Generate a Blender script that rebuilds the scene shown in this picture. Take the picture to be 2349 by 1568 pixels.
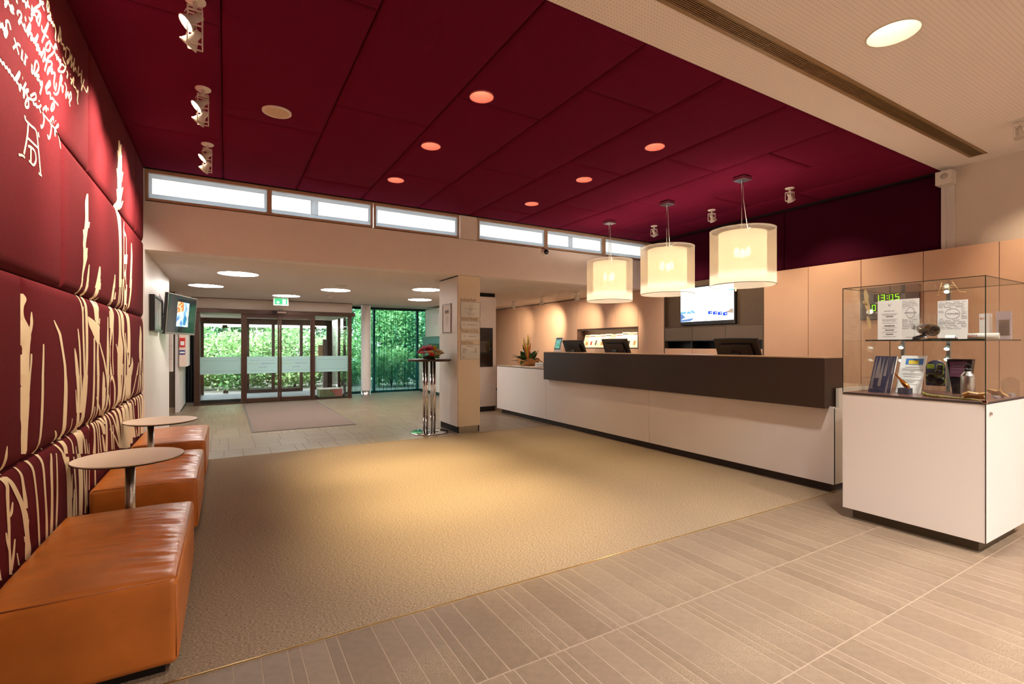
import bpy, bmesh, math, random
from mathutils import Matrix, Vector, Euler
R = math.radians
random.seed(7)
for _o in list(bpy.data.objects):
    bpy.data.objects.remove(_o, do_unlink=True)
SC = bpy.context.scene
COL = SC.collection

# ------------------------------------------------------------------ camera
cam_d = bpy.data.cameras.new('camera')
cam = bpy.data.objects.new('camera', cam_d); COL.objects.link(cam)
cam_d.sensor_fit = 'HORIZONTAL'; cam_d.sensor_width = 36.0
cam_d.lens = 1120.5 / 2349 * 36.0
cam_d.shift_y = 8.5 / 2349
cam_d.clip_start = 0.02; cam_d.clip_end = 200
cam.location = (0, 0, 1.36)
cam.rotation_euler = (R(90), 0, -math.atan(658.5 / 1120.5))
SC.camera = cam

# ------------------------------------------------------------------ sky, sun, exposure
W = bpy.data.worlds.new('sky'); SC.world = W; W.use_nodes = True
wn = W.node_tree.nodes; wl = W.node_tree.links; wn.clear()
wo = wn.new('ShaderNodeOutputWorld'); wb = wn.new('ShaderNodeBackground')
wb.inputs[0].default_value = (0.87, 0.95, 1.0, 1); wb.inputs[1].default_value = 4.4
wl.new(wb.outputs[0], wo.inputs[0])
sun_d = bpy.data.lights.new('sun', 'SUN'); sun_d.energy = 7.5; sun_d.angle = R(2); sun_d.color = (1, 0.96, 0.88)
sun = bpy.data.objects.new('sun', sun_d); COL.objects.link(sun)
sun.rotation_euler = Vector((0.62, 0.55, -0.95)).to_track_quat('-Z', 'Y').to_euler()
sun.location = (-8, -6, 14)
vs = SC.view_settings
vs.view_transform = 'Standard'; vs.look = 'None'; vs.exposure = 1.0; vs.gamma = 1.0; vs.use_curve_mapping = False
SC.cycles.max_bounces = 7; SC.cycles.diffuse_bounces = 4; SC.cycles.glossy_bounces = 3
SC.cycles.transmission_bounces = 4; SC.cycles.transparent_max_bounces = 14
SC.cycles.use_adaptive_sampling = True; SC.cycles.adaptive_threshold = 0.1; SC.cycles.adaptive_min_samples = 16; SC.cycles.use_denoising = True
SC.cycles.sample_clamp_indirect = 6.0; SC.cycles.caustics_reflective = False; SC.cycles.caustics_refractive = False

WARM = (1.0, 0.72, 0.42); AMBER = (1.0, 0.76, 0.50); SOFT = (1.0, 0.935, 0.88)

# ------------------------------------------------------------------ helpers
def lin(c):
    def f(v):
        v /= 255.0
        return v / 12.92 if v <= 0.04045 else ((v + 0.055) / 1.055) ** 2.4
    return (f(c[0]), f(c[1]), f(c[2]), 1.0)

def mat(name, col, rough=0.5, metal=0.0, var=None, bump=None, spec=0.5, emit=None, coat=0.0, sheen=0.0, stretch=None):
    m = bpy.data.materials.new(name); m.use_nodes = True
    nt = m.node_tree; b = nt.nodes['Principled BSDF']
    c = lin(col); b.inputs['Base Color'].default_value = c
    b.inputs['Roughness'].default_value = rough; b.inputs['Metallic'].default_value = metal
    b.inputs['Specular IOR Level'].default_value = spec
    b.inputs['Coat Weight'].default_value = coat
    if sheen:
        b.inputs['Sheen Weight'].default_value = sheen; b.inputs['Sheen Roughness'].default_value = 0.5
    if var or bump:
        tc = nt.nodes.new('ShaderNodeTexCoord'); src = tc.outputs['Object']
        if stretch:
            mp = nt.nodes.new('ShaderNodeMapping'); mp.inputs['Scale'].default_value = stretch
            nt.links.new(src, mp.inputs['Vector']); src = mp.outputs['Vector']
    if var:
        n = nt.nodes.new('ShaderNodeTexNoise'); n.inputs['Scale'].default_value = var[0]; n.inputs['Detail'].default_value = 5
        nt.links.new(src, n.inputs['Vector'])
        r = nt.nodes.new('ShaderNodeValToRGB'); a = var[1]
        r.color_ramp.elements[0].position = 0.3; r.color_ramp.elements[1].position = 0.7
        r.color_ramp.elements[0].color = tuple(max(0, v * (1 - a)) for v in c[:3]) + (1,)
        r.color_ramp.elements[1].color = tuple(min(1, v * (1 + a)) for v in c[:3]) + (1,)
        nt.links.new(n.outputs['Fac'], r.inputs['Fac']); nt.links.new(r.outputs['Color'], b.inputs['Base Color'])
    if bump:
        n2 = nt.nodes.new('ShaderNodeTexNoise'); n2.inputs['Scale'].default_value = bump[0]; n2.inputs['Detail'].default_value = 4
        nt.links.new(src, n2.inputs['Vector'])
        bp = nt.nodes.new('ShaderNodeBump'); bp.inputs['Strength'].default_value = bump[1]; bp.inputs['Distance'].default_value = bump[2] if len(bump) > 2 else 0.01
        nt.links.new(n2.outputs['Fac'], bp.inputs['Height']); nt.links.new(bp.outputs['Normal'], b.inputs['Normal'])
    if emit:
        b.inputs['Emission Color'].default_value = lin(emit[0]); b.inputs['Emission Strength'].default_value = emit[1]
    return m

def emis(name, col, s, light=False):
    m = bpy.data.materials.new(name); m.use_nodes = True; m.cycles.emission_sampling = 'FRONT_BACK' if light else 'NONE'; nt = m.node_tree; nt.nodes.clear()
    o = nt.nodes.new('ShaderNodeOutputMaterial'); e = nt.nodes.new('ShaderNodeEmission')
    e.inputs[0].default_value = lin(col); e.inputs[1].default_value = s
    nt.links.new(e.outputs[0], o.inputs[0]); return m

def glass(name, tint=(0.975, 0.992, 0.985), refl=0.06, rough=0.0):
    m = bpy.data.materials.new(name); m.use_nodes = True; nt = m.node_tree; nt.nodes.clear()
    o = nt.nodes.new('ShaderNodeOutputMaterial'); t = nt.nodes.new('ShaderNodeBsdfTransparent'); g = nt.nodes.new('ShaderNodeBsdfGlossy')
    t.inputs[0].default_value = (*tint, 1); g.inputs['Roughness'].default_value = rough
    lw = nt.nodes.new('ShaderNodeLayerWeight'); lw.inputs['Blend'].default_value = 0.5
    pw = nt.nodes.new('ShaderNodeMath'); pw.operation = 'POWER'; pw.inputs[1].default_value = 4.0; nt.links.new(lw.outputs['Facing'], pw.inputs[0])
    ad = nt.nodes.new('ShaderNodeMath'); ad.operation = 'MULTIPLY_ADD'; ad.inputs[1].default_value = 0.35; ad.inputs[2].default_value = refl*0.5
    nt.links.new(pw.outputs[0], ad.inputs[0])
    mx = nt.nodes.new('ShaderNodeMixShader'); nt.links.new(ad.outputs[0], mx.inputs[0]); nt.links.new(t.outputs[0], mx.inputs[1]); nt.links.new(g.outputs[0], mx.inputs[2])
    nt.links.new(mx.outputs[0], o.inputs[0]); return m

def sheer(name, dif, trans_col, fac_solid, translucent=0.5):
    """thin cloth: part see-through, part diffuse, part translucent"""
    m = bpy.data.materials.new(name); m.use_nodes = True; nt = m.node_tree; nt.nodes.clear()
    o = nt.nodes.new('ShaderNodeOutputMaterial'); t = nt.nodes.new('ShaderNodeBsdfTransparent'); t.inputs[0].default_value = (*trans_col, 1)
    d = nt.nodes.new('ShaderNodeBsdfDiffuse'); d.inputs[0].default_value = lin(dif)
    l = nt.nodes.new('ShaderNodeBsdfTranslucent'); l.inputs[0].default_value = lin(dif)
    m1 = nt.nodes.new('ShaderNodeMixShader'); m1.inputs[0].default_value = translucent
    nt.links.new(d.outputs[0], m1.inputs[1]); nt.links.new(l.outputs[0], m1.inputs[2])
    m2 = nt.nodes.new('ShaderNodeMixShader'); m2.inputs[0].default_value = fac_solid
    nt.links.new(t.outputs[0], m2.inputs[1]); nt.links.new(m1.outputs[0], m2.inputs[2])
    nt.links.new(m2.outputs[0], o.inputs[0]); return m

ORG = {}
class MB:
    def __init__(s): s.v = []; s.f = []; s.sm = []
    def _f(s, idx, sm=False): s.f.append(tuple(idx)); s.sm.append(sm)
    def box(s, x0, x1, y0, y1, z0, z1):
        n = len(s.v)
        s.v += [(x0,y0,z0),(x1,y0,z0),(x1,y1,z0),(x0,y1,z0),(x0,y0,z1),(x1,y0,z1),(x1,y1,z1),(x0,y1,z1)]
        for q in ((3,2,1,0),(4,5,6,7),(0,1,5,4),(1,2,6,5),(2,3,7,6),(3,0,4,7)): s._f([n+i for i in q])
        return s
    def quad(s, a, b, c, d):
        n = len(s.v); s.v += [tuple(a),tuple(b),tuple(c),tuple(d)]; s._f([n,n+1,n+2,n+3]); return s
    def lathe(s, prof, c=(0,0,0), n=32, cap0=True, cap1=True, sm=True):
        b = len(s.v)
        for r, z in prof:
            for i in range(n):
                a = 2*math.pi*i/n; s.v.append((c[0]+r*math.cos(a), c[1]+r*math.sin(a), c[2]+z))
        for k in range(len(prof)-1):
            for i in range(n):
                j = (i+1) % n; s._f([b+k*n+i, b+k*n+j, b+(k+1)*n+j, b+(k+1)*n+i], sm)
        if cap0: s._f([b+i for i in range(n)][::-1])
        if cap1: s._f([b+(len(prof)-1)*n+i for i in range(n)])
        return s
    def cyl(s, c, r, z0, z1, n=24): return s.lathe([(r,z0),(r,z1)], (c[0],c[1],0), n)
    def tube(s, pts, r, n=8, cap=True):
        pts = [Vector(p) for p in pts]; b = len(s.v); m = len(pts)
        rr = r if isinstance(r, (list,tuple)) else [r]*m
        t0 = (pts[1]-pts[0]).normalized(); up = Vector((0,0,1)) if abs(t0.z) < 0.9 else Vector((1,0,0))
        for k in range(m):
            t = (pts[min(k+1,m-1)]-pts[max(k-1,0)]).normalized()
            a = t.cross(up)
            if a.length < 1e-4: a = t.cross(Vector((0,1,0)))
            a.normalize(); c = a.cross(t).normalized(); up = c
            for i in range(n):
                g = 2*math.pi*i/n; p = pts[k]+(a*math.cos(g)+c*math.sin(g))*rr[k]; s.v.append(tuple(p))
        for k in range(m-1):
            for i in range(n):
                j = (i+1) % n; s._f([b+k*n+i, b+k*n+j, b+(k+1)*n+j, b+(k+1)*n+i], True)
        if cap: s._f([b+i for i in range(n)][::-1]); s._f([b+(m-1)*n+i for i in range(n)])
        return s
    def prism(s, poly, plane, a0, a1):
        """poly 2-d points; plane 'xy','xz','yz'; extruded along the third axis"""
        def P(p, a): return {'xy':(p[0],p[1],a),'xz':(p[0],a,p[1]),'yz':(a,p[0],p[1])}[plane]
        n = len(s.v); k = len(poly)
        s.v += [P(p,a0) for p in poly]+[P(p,a1) for p in poly]
        s._f(range(n, n+k)); s._f([n+k+i for i in range(k)][::-1])
        for i in range(k):
            j = (i+1) % k; s._f([n+j, n+i, n+k+i, n+k+j])
        return s
    def ell(s, c, rx, ry, rz, n=12, m=8):
        b = len(s.v)
        for k in range(m+1):
            t = math.pi*k/m
            for i in range(n):
                g = 2*math.pi*i/n
                s.v.append((c[0]+rx*math.sin(t)*math.cos(g), c[1]+ry*math.sin(t)*math.sin(g), c[2]-rz*math.cos(t)))
        for k in range(m):
            for i in range(n):
                j = (i+1) % n; s._f([b+k*n+i, b+k*n+j, b+(k+1)*n+j, b+(k+1)*n+i], True)
        return s
    def grid(s, rows, sm=True, flip=False):
        b = len(s.v); h = len(rows); w = len(rows[0])
        for r in rows: s.v += [tuple(p) for p in r]
        for i in range(h-1):
            for j in range(w-1):
                q = [b+i*w+j, b+i*w+j+1, b+(i+1)*w+j+1, b+(i+1)*w+j]
                s._f(q[::-1] if flip else q, sm)
        return s
    def xf(s, M, start=0):
        for i in range(start, len(s.v)): s.v[i] = tuple(M @ Vector(s.v[i]))
        return s
    def build(s, name, m, parent=None, origin=None, bevel=0, seg=2, fixn=False):
        if parent is not None: origin = ORG[parent.name]
        origin = origin or (0,0,0)
        me = bpy.data.meshes.new(name)
        me.from_pydata([(v[0]-origin[0], v[1]-origin[1], v[2]-origin[2]) for v in s.v], [], s.f)
        me.polygons.foreach_set('use_smooth', s.sm)
        if bevel or fixn:
            bm = bmesh.new(); bm.from_mesh(me)
            if fixn: bmesh.ops.recalc_face_normals(bm, faces=bm.faces)
            if bevel:
                es = [e for e in bm.edges if len(e.link_faces) == 2 and e.calc_face_angle(0) > 0.6]
                bmesh.ops.bevel(bm, geom=es, offset=bevel, segments=seg, affect='EDGES', profile=0.6)
            bm.to_mesh(me); bm.free()
        me.materials.append(m)
        o = bpy.data.objects.new(name, me); COL.objects.link(o)
        if parent is not None: o.parent = parent
        else: o.location = origin
        ORG[o.name] = tuple(origin)
        return o

def empty(name, loc):
    o = bpy.data.objects.new(name, None); COL.objects.link(o); o.location = loc; o.empty_display_size = 0.1
    ORG[o.name] = tuple(loc); return o
def tag(o, label, cat, group=None):
    o['label'] = label; o['category'] = cat
    if group: o['group'] = group
    return o
def thing(name, label, cat, loc, group=None): return tag(empty(name, loc), label, cat, group)
def struct(o, kind='structure'): o['kind'] = kind; return o
def copy_tree(o, parent=None, delta=None):
    c = o.copy(); COL.objects.link(c); c.parent = parent
    if delta is not None: c.location = Vector(o.location) + Vector(delta)
    ORG[c.name] = tuple(c.location) if parent is None else ORG.get(parent.name, (0,0,0))
    for ch in list(o.children): copy_tree(ch, c)
    return c
def text(body, size, m, name, parent, M, thick=0.0, align='LEFT'):
    """flat lettering: a mesh made from font outlines, placed by matrix M (letters in its xy plane)"""
    cu = bpy.data.curves.new('t', 'FONT'); cu.body = body; cu.size = size; cu.align_x = align; cu.extrude = thick; cu.resolution_u = 3
    t = bpy.data.objects.new('t', cu); me = bpy.data.meshes.new_from_object(t)
    bpy.data.objects.remove(t); bpy.data.curves.remove(cu)
    og = Matrix.Translation(-Vector(ORG[parent.name])) if parent is not None else Matrix.Identity(4)
    me.transform(og @ M); me.name = name; me.materials.clear(); me.materials.append(m)
    o = bpy.data.objects.new(name, me); COL.objects.link(o); o.parent = parent; ORG[o.name] = ORG[parent.name] if parent else (0,0,0)
    return o
def M_negY(x, y, z):   # lettering that faces -Y (towards the camera side)
    return Matrix(((1,0,0,x),(0,0,-1,y),(0,1,0,z),(0,0,0,1)))
def M_negX(x, y, z):   # lettering that faces -X: reading direction runs towards -Y
    return Matrix(((0,0,-1,x),(-1,0,0,y),(0,1,0,z),(0,0,0,1)))
def spot(name, loc, target, watt, deg, col, blend=0.6, rad=0.03, parent=None):
    d = bpy.data.lights.new(name, 'SPOT'); d.energy = watt; d.spot_size = R(deg); d.spot_blend = blend; d.color = col; d.shadow_soft_size = rad
    o = bpy.data.objects.new(name, d); COL.objects.link(o)
    l = Vector(loc); o.rotation_euler = (Vector(target)-l).to_track_quat('-Z', 'Y').to_euler()
    o.location = l - (Vector(ORG[parent.name]) if parent is not None else Vector((0,0,0))); o.parent = parent
    return o
def point(name, loc, watt, col, rad=0.04, parent=None):
    d = bpy.data.lights.new(name, 'POINT'); d.energy = watt; d.color = col; d.shadow_soft_size = rad
    o = bpy.data.objects.new(name, d); COL.objects.link(o)
    o.location = Vector(loc) - (Vector(ORG[parent.name]) if parent is not None else Vector((0,0,0))); o.parent = parent
    return o
def cut(o, cutters):
    """real holes: subtract closed meshes from a panel"""
    ms = []
    for mb in cutters:
        c = mb.build('cutter', o.data.materials[0], fixn=True)
        md = o.modifiers.new('hole', 'BOOLEAN'); md.object = c; md.operation = 'DIFFERENCE'; md.solver = 'EXACT'; ms.append(c)
    bpy.context.view_layer.update()
    dg = bpy.context.evaluated_depsgraph_get(); me = bpy.data.meshes.new_from_object(o.evaluated_get(dg))
    o.modifiers.clear(); o.data = me
    for c in ms: bpy.data.objects.remove(c, do_unlink=True)

# ------------------------------------------------------------------ key dimensions (metres)
XL, YF, ZC, ZW, ZL = -0.787, 6.90, 3.37, 3.40, 2.455
XT, XU = 7.10, 7.20
YB = -3.6

# ------------------------------------------------------------------ materials
m_red = mat('burgundy_velour', (94, 27, 32), 0.95, var=(60, 0.10), bump=(900, 0.25, 0.001), spec=0.08)
m_redceil = mat('burgundy_ceiling_felt', (102, 22, 48), 1.0, var=(90, 0.10), bump=(900, 0.3, 0.001), spec=0.03)
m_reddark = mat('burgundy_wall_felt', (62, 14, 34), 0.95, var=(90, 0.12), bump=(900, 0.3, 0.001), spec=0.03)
m_print = mat('cream_print', (236, 214, 176), 0.8, spec=0.2)
m_shadow = mat('dark_joint', (24, 18, 16), 0.9)
m_white = mat('white_laminate', (226, 218, 212), 0.42, var=(3, 0.015))
m_wall = mat('off_white_paint', (216, 203, 192), 0.75, var=(4, 0.02))
m_fascia = mat('beige_paint', (238, 228, 222), 0.7, var=(4, 0.02))
m_wood = mat('tan_frame', (182, 150, 122), 0.55, var=(12, 0.06))
m_tan = mat('tan_laminate', (214, 176, 150), 0.36, var=(2.5, 0.03), spec=0.5)
m_brown = mat('dark_brown_panel', (84, 68, 54), 0.5, var=(20, 0.08))
m_brownmetal = mat('bronze_metal', (78, 56, 46), 0.34, 0.55, var=(8, 0.08))
m_dark = mat('dark_plinth', (52, 44, 40), 0.6)
m_black = mat('black_plastic', (22, 21, 22), 0.35)
m_steel = mat('brushed_steel', (190, 188, 184), 0.28, 1.0, var=(40, 0.06))
m_chrome = mat('polished_steel', (214, 212, 208), 0.1, 1.0)
m_whitemetal = mat('white_metal', (224, 216, 206), 0.4)
m_glass = glass('clear_glass')
m_paper = mat('white_paper', (236, 232, 228), 0.8)
m_ink = mat('dark_ink', (62, 60, 72), 0.8)
m_greyink = mat('grey_ink', (140, 132, 134), 0.8)
m_frost = sheer('frosted_film', (214, 236, 236), (0.9, 1, 1), 0.86, 0.62)

# ================================================================== FLOOR
m_grout = mat('sand_grout', (154, 134, 112), 0.85)
def tile_mat(name, col, speck):
    m = mat(name, col, 0.42, var=(26, 0.10), bump=(120, 0.10, 0.002), spec=0.45); nt = m.node_tree
    b = nt.nodes['Principled BSDF']; ramp = [n for n in nt.nodes if n.type == 'VALTORGB'][0]
    tc = [n for n in nt.nodes if n.type == 'TEX_COORD'][0]
    big = nt.nodes.new('ShaderNodeTexNoise'); big.inputs['Scale'].default_value = 3.0; nt.links.new(tc.outputs['Object'], big.inputs['Vector'])
    fine = nt.nodes.new('ShaderNodeTexNoise'); fine.inputs['Scale'].default_value = 130; fine.inputs['Detail'].default_value = 2; nt.links.new(tc.outputs['Object'], fine.inputs['Vector'])
    mu = nt.nodes.new('ShaderNodeMath'); mu.operation = 'MULTIPLY'
    r1 = nt.nodes.new('ShaderNodeValToRGB'); r1.color_ramp.elements[0].position = 0.5; r1.color_ramp.elements[1].position = 0.66
    r2 = nt.nodes.new('ShaderNodeValToRGB'); r2.color_ramp.elements[0].position = 0.52; r2.color_ramp.elements[1].position = 0.6
    nt.links.new(big.outputs['Fac'], r1.inputs['Fac']); nt.links.new(fine.outputs['Fac'], r2.inputs['Fac'])
    nt.links.new(r1.outputs['Color'], mu.inputs[0]); nt.links.new(r2.outputs['Color'], mu.inputs[1])
    sc = nt.nodes.new('ShaderNodeMath'); sc.operation = 'MULTIPLY'; sc.inputs[1].default_value = speck; nt.links.new(mu.outputs[0], sc.inputs[0])
    mx = nt.nodes.new('ShaderNodeMix'); mx.data_type = 'RGBA'
    nt.links.new(sc.outputs[0], mx.inputs[0]); nt.links.new(ramp.outputs['Color'], mx.inputs[6]); mx.inputs[7].default_value = lin((196, 176, 140))
    nt.links.new(mx.outputs[2], b.inputs['Base Color']); return m
m_tiles = [tile_mat('stone_tile_a', (124, 105, 86), 0.22), tile_mat('stone_tile_b', (119, 100, 81), 0.12), tile_mat('stone_tile_c', (128, 109, 89), 0.2), tile_mat('stone_tile_d', (123, 104, 84), 0.28)]

floor = struct(MB().box(-3.0, 7.6, YB - 0.2, 14.3, -0.2, -0.0007).build('floor', m_grout, origin=(0, 0, 0)))
CX0, CX1, CY0, CY1 = XL, 4.90, 2.395, 6.85
tile_cache = {}; tile_n = [0]
def tile_obj(x0, x1, y0, y1, mi):
    g = 0.0026 if y0 > 6.8 else 0.0017
    k = (round(x1-x0, 3), round(y1-y0, 3), mi, g)
    if k not in tile_cache:
        a, b = (x1-x0)/2-g, (y1-y0)/2-g; e = 0.0015
        mb = MB(); n = 0
        mb.v = [(-a,-b,-0.03),(a,-b,-0.03),(a,b,-0.03),(-a,b,-0.03),(-a,-b,-e),(a,-b,-e),(a,b,-e),(-a,b,-e),(-a+e,-b+e,0),(a-e,-b+e,0),(a-e,b-e,0),(-a+e,b-e,0)]
        mb.f = [(0,1,5,4),(1,2,6,5),(2,3,7,6),(3,0,4,7),(4,5,9,8),(5,6,10,9),(6,7,11,10),(7,4,8,11),(8,9,10,11)]; mb.sm = [False]*9
        me = bpy.data.meshes.new('tile'); me.from_pydata(mb.v, [], mb.f); me.materials.append(m_tiles[mi]); tile_cache[k] = me
    o = bpy.data.objects.new('tile', tile_cache[k]); COL.objects.link(o); o.parent = floor
    o.location = ((x0+x1)/2, (y0+y1)/2, 0); tile_n[0] += 1
def strips(x0, x1, seedn):
    rnd = random.Random(seedn); x = x0; out = []
    while x < x1 - 0.04:
        w = rnd.choice((0.0525, 0.0525, 0.105, 0.105, 0.105, 0.1575, 0.1575)); w = min(w, x1-x)
        out.append((x, x+w)); x += w
    return out
near_rows = [(1.766, 2.392), (1.16, 1.766), (0.554, 1.16), (-0.052, 0.554)]
known = [-0.79, -0.62, -0.50, -0.34, -0.131, 0.031, 0.136, 0.24, 0.293, 0.398, 0.45, 0.611, 0.715, 0.819, 0.873, 0.928, 1.032, 1.182, 1.291, 1.34, 1.443, 1.606, 1.654, 1.709, 1.816, 1.975, 2.114, 2.186, 2.334, 2.474, 2.539]
stuff_mb = MB()
def stuff_tile(x0, x1, y0, y1):
    g = 0.0028 if y0 > 6.8 else 0.0017; stuff_mb.quad((x0+g,y0+g,0),(x1-g,y0+g,0),(x1-g,y1-g,0),(x0+g,y1-g,0))
rt = random.Random(3)
for ri, (y0, y1) in enumerate(near_rows):
    if ri == 0: ss = list(zip(known[:-1], known[1:])) + strips(2.539, 7.3, 11)
    else: ss = strips(-0.79, 7.3, 20+ri)
    for a, b in ss:
        # in view, and near enough to pick apart: a piece of its own
        dep = a*0.5066+y1*0.862; lat = a*0.862-y1*0.5066
        if ri < 3 and -1.12 < lat/max(dep, .1) < 1.1 and y1 > 0.95 and dep > 1.55 and not (a > 4.35 and y1 > 1.2): tile_obj(a, b, y0, y1, rt.randrange(4))
        else: stuff_tile(a, b, y0, y1)
y = -0.052
k = 60
while y > YB:
    for a, b in strips(-0.79, 7.3, k): stuff_tile(a, b, y-0.606, y)
    y -= 0.606; k += 1
# strip between carpet and right wall behind the counter, and the lobby floor beyond the carpet
for r in range(8):
    y0 = CY0 + r*0.557
    for a, b in strips(CX1, 7.3, 90+r): stuff_tile(a, b, y0, y0+0.557)
MB().box(-2.9, 7.4, CY1, 14.1, -0.0006, -0.0003).build('darkened_grout_sheet', mat('view_darkened_grout', (116, 103, 92), 0.9), floor)  # far grout coloured darker to stand for reflection at the glancing angle
y = CY1; r = 0
while y < 14.0:
    d = 0.305 if r % 2 == 0 else 0.61
    d = 0.5
    x = -2.6 if y > 9.6 else -0.79
    rnd = random.Random(200+r)
    while x < 7.3:
        w = rnd.choice((0.105, 0.105, 0.21, 0.31, 0.36)); w = min(w, 7.3-x)
        seen = -0.35 < x < 3.2 and tile_n[0] < 292 and r < 6
        if w > 0.25 and rnd.random() < 0.5: pcs = ((y, y+d/2), (y+d/2, y+d))
        else: pcs = ((y, y+d),)
        for p in pcs:
            if seen: tile_obj(x, x+w, p[0], p[1], rnd.randrange(4))
            else: stuff_tile(x, x+w, p[0], p[1])
        x += w
    y += d; r += 1
st = stuff_mb.build('tile_field', m_tiles[0], floor); st['kind'] = 'stuff'
for m_ in m_tiles[1:]: st.data.materials.append(m_)
st.data.polygons.foreach_set('material_index', [rt.randrange(4) for _ in st.data.polygons])

# ------------------------------------------------------------------ carpet, door mat
def carpet_mat(name, c1, c2, sx, sy):
    m = mat(name, c1, 0.95, spec=0.1); nt = m.node_tree; b = nt.nodes['Principled BSDF']
    tc = nt.nodes.new('ShaderNodeTexCoord'); mp = nt.nodes.new('ShaderNodeMapping'); mp.inputs['Scale'].default_value = (sx, sy, 1)
    nt.links.new(tc.outputs['Object'], mp.inputs['Vector'])
    n = nt.nodes.new('ShaderNodeTexNoise'); n.inputs['Scale'].default_value = 1; n.inputs['Detail'].default_value = 3; n.inputs['Roughness'].default_value = 0.7
    nt.links.new(mp.outputs[0], n.inputs['Vector'])
    r = nt.nodes.new('ShaderNodeValToRGB'); r.color_ramp.elements[0].position = 0.38; r.color_ramp.elements[1].position = 0.62
    r.color_ramp.elements[0].color = lin(c1); r.color_ramp.elements[1].color = lin(c2)
    nt.links.new(n.outputs['Fac'], r.inputs['Fac']); nt.links.new(r.outputs['Color'], b.inputs['Base Color'])
    bp = nt.nodes.new('ShaderNodeBump'); bp.inputs['Strength'].default_value = 0.5; bp.inputs['Distance'].default_value = 0.004
    nt.links.new(n.outputs['Fac'], bp.inputs['Height']); nt.links.new(bp.outputs['Normal'], b.inputs['Normal']); return m
m_carpet = carpet_mat('woven_carpet', (112, 95, 76), (168, 147, 121), 80, 170)
m_matpile = carpet_mat('mat_pile', (110, 96, 88), (136, 120, 110), 260, 260)
cp = thing('carpet', 'large beige woven carpet set into the tiled lobby floor', 'carpet', (2.0, 4.6, 0))
MB().box(CX0+0.03, CX1-0.002, CY0+0.006, CY1-0.006, -0.0006, 0.003).build('carpet_field', m_carpet, cp)
m_brass = mat('brass_trim', (214, 184, 128), 0.25, 0.9)
MB().box(CX0+0.03, CX1-0.002, CY0, CY0+0.006, -0.0006, 0.005).build('edge_trim', m_brass, cp)
MB().box(CX0+0.03, CX1-0.002, CY1-0.006, CY1, -0.0006, 0.005).build('edge_trim', m_brass, cp)
dm = thing('door_mat', 'grey-brown ribbed entrance mat in front of the sliding glass doors', 'mat', (1.17, 10.75, 0))
MB().box(0.39, 1.93, 8.66, 12.84, 0.0, 0.008).build('pile', m_matpile, dm)
mb = MB()
for bx in ((0.36,1.96,8.63,8.66),(0.36,1.96,12.84,12.87),(0.36,0.39,8.66,12.84),(1.93,1.96,8.66,12.84)): mb.box(*bx, 0, 0.006)
mb.build('rubber_border', mat('grey_rubber', (92, 84, 80), 0.7), dm)

# ================================================================== PADDED PANELS
def edge_list(L, r):
    base = [0, 0.002, 0.006, 0.014, 0.026, 0.042, 0.06]
    n = max(2, int((L-0.12)/0.16)); mid = [0.06+(L-0.12)*i/n for i in range(1, n)]
    return [t for t in base]+mid+[L-t for t in base[::-1]]
def drop(t, L, r=0.07, dep=0.032):
    d = min(t, L-t)
    if d >= r: return 0.0
    return dep*(1-math.sqrt(max(0, 1-(1-d/r)**2)))
def pad_depth(a, La, b, Lb):
    puff = 0.007*(1-math.sin(math.pi*a/La)*math.sin(math.pi*b/Lb))
    return max(drop(a, La), drop(b, Lb))+puff
def pad_panel(name, m, parent, P, La, Lb, thick=0.05, flip=False, depth=pad_depth):
    """P(a,b,d) -> world point at panel coords a,b sunk by d behind the face"""
    ea, eb = edge_list(La, 0), edge_list(Lb, 0)
    rows = []
    for a in ea: rows.append([P(a, b, depth(a, La, b, Lb)) for b in eb])
    mb = MB(); mb.grid(rows, True, flip)
    na, nb = len(ea), len(eb); n0 = len(mb.v)
    ring = [(0,j) for j in range(nb)]+[(i,nb-1) for i in range(1,na)]+[(na-1,j) for j in range(nb-2,-1,-1)]+[(i,0) for i in range(na-2,0,-1)]
    for i, j in ring: mb.v.append(tuple(P(ea[i], eb[j], thick)))
    k = len(ring)
    for q in range(k):
        w = (q+1) % k; ai = ring[q][0]*nb+ring[q][1]; bi = ring[w][0]*nb+ring[w][1]
        f = [bi, ai, n0+q, n0+w]; mb._f(f[::-1] if flip else f, False)
    mb._f([n0+q for q in range(k)] if not flip else [n0+q for q in range(k)][::-1], False)
    return mb.build(name, m, parent)

# ------------------------------------------------------------------ left wall (burgundy padded panels with printed grasses)
wall_left = struct(MB().box(XL-0.35, XL-0.045, YB, YF, -0.1, 3.6).build('wall_left', m_shadow, origin=(0,0,0)))
ROWS = [(0.0, 0.83), (0.83, 1.685), (1.685, 2.54), (2.54, 3.42)]
SEAMS = [[0.37, 2.37, 4.37, 6.37], [-0.93, 1.07, 3.07, 5.07], [-0.3, 1.695, 3.695, 5.695], [0.33, 2.33, 4.33, 6.34]]
WPAN = []
def wall_depth(a, La, b, Lb, y0, z0):
    # the joint at 2.54 m is butted flush over the lettering (left of y = 3.65) and opens to a groove beyond it
    k = min(1, max(0, (y0+a-3.55)/0.15)); puff = 0.007*(1-math.sin(math.pi*a/La)*math.sin(math.pi*b/Lb))
    db = drop(b, Lb)
    if abs(z0-2.54) < 0.01 and b < Lb/2: db *= k
    if abs(z0+Lb-2.54) < 0.02 and b > Lb/2: db *= k
    return max(drop(a, La), db)+puff
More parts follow.
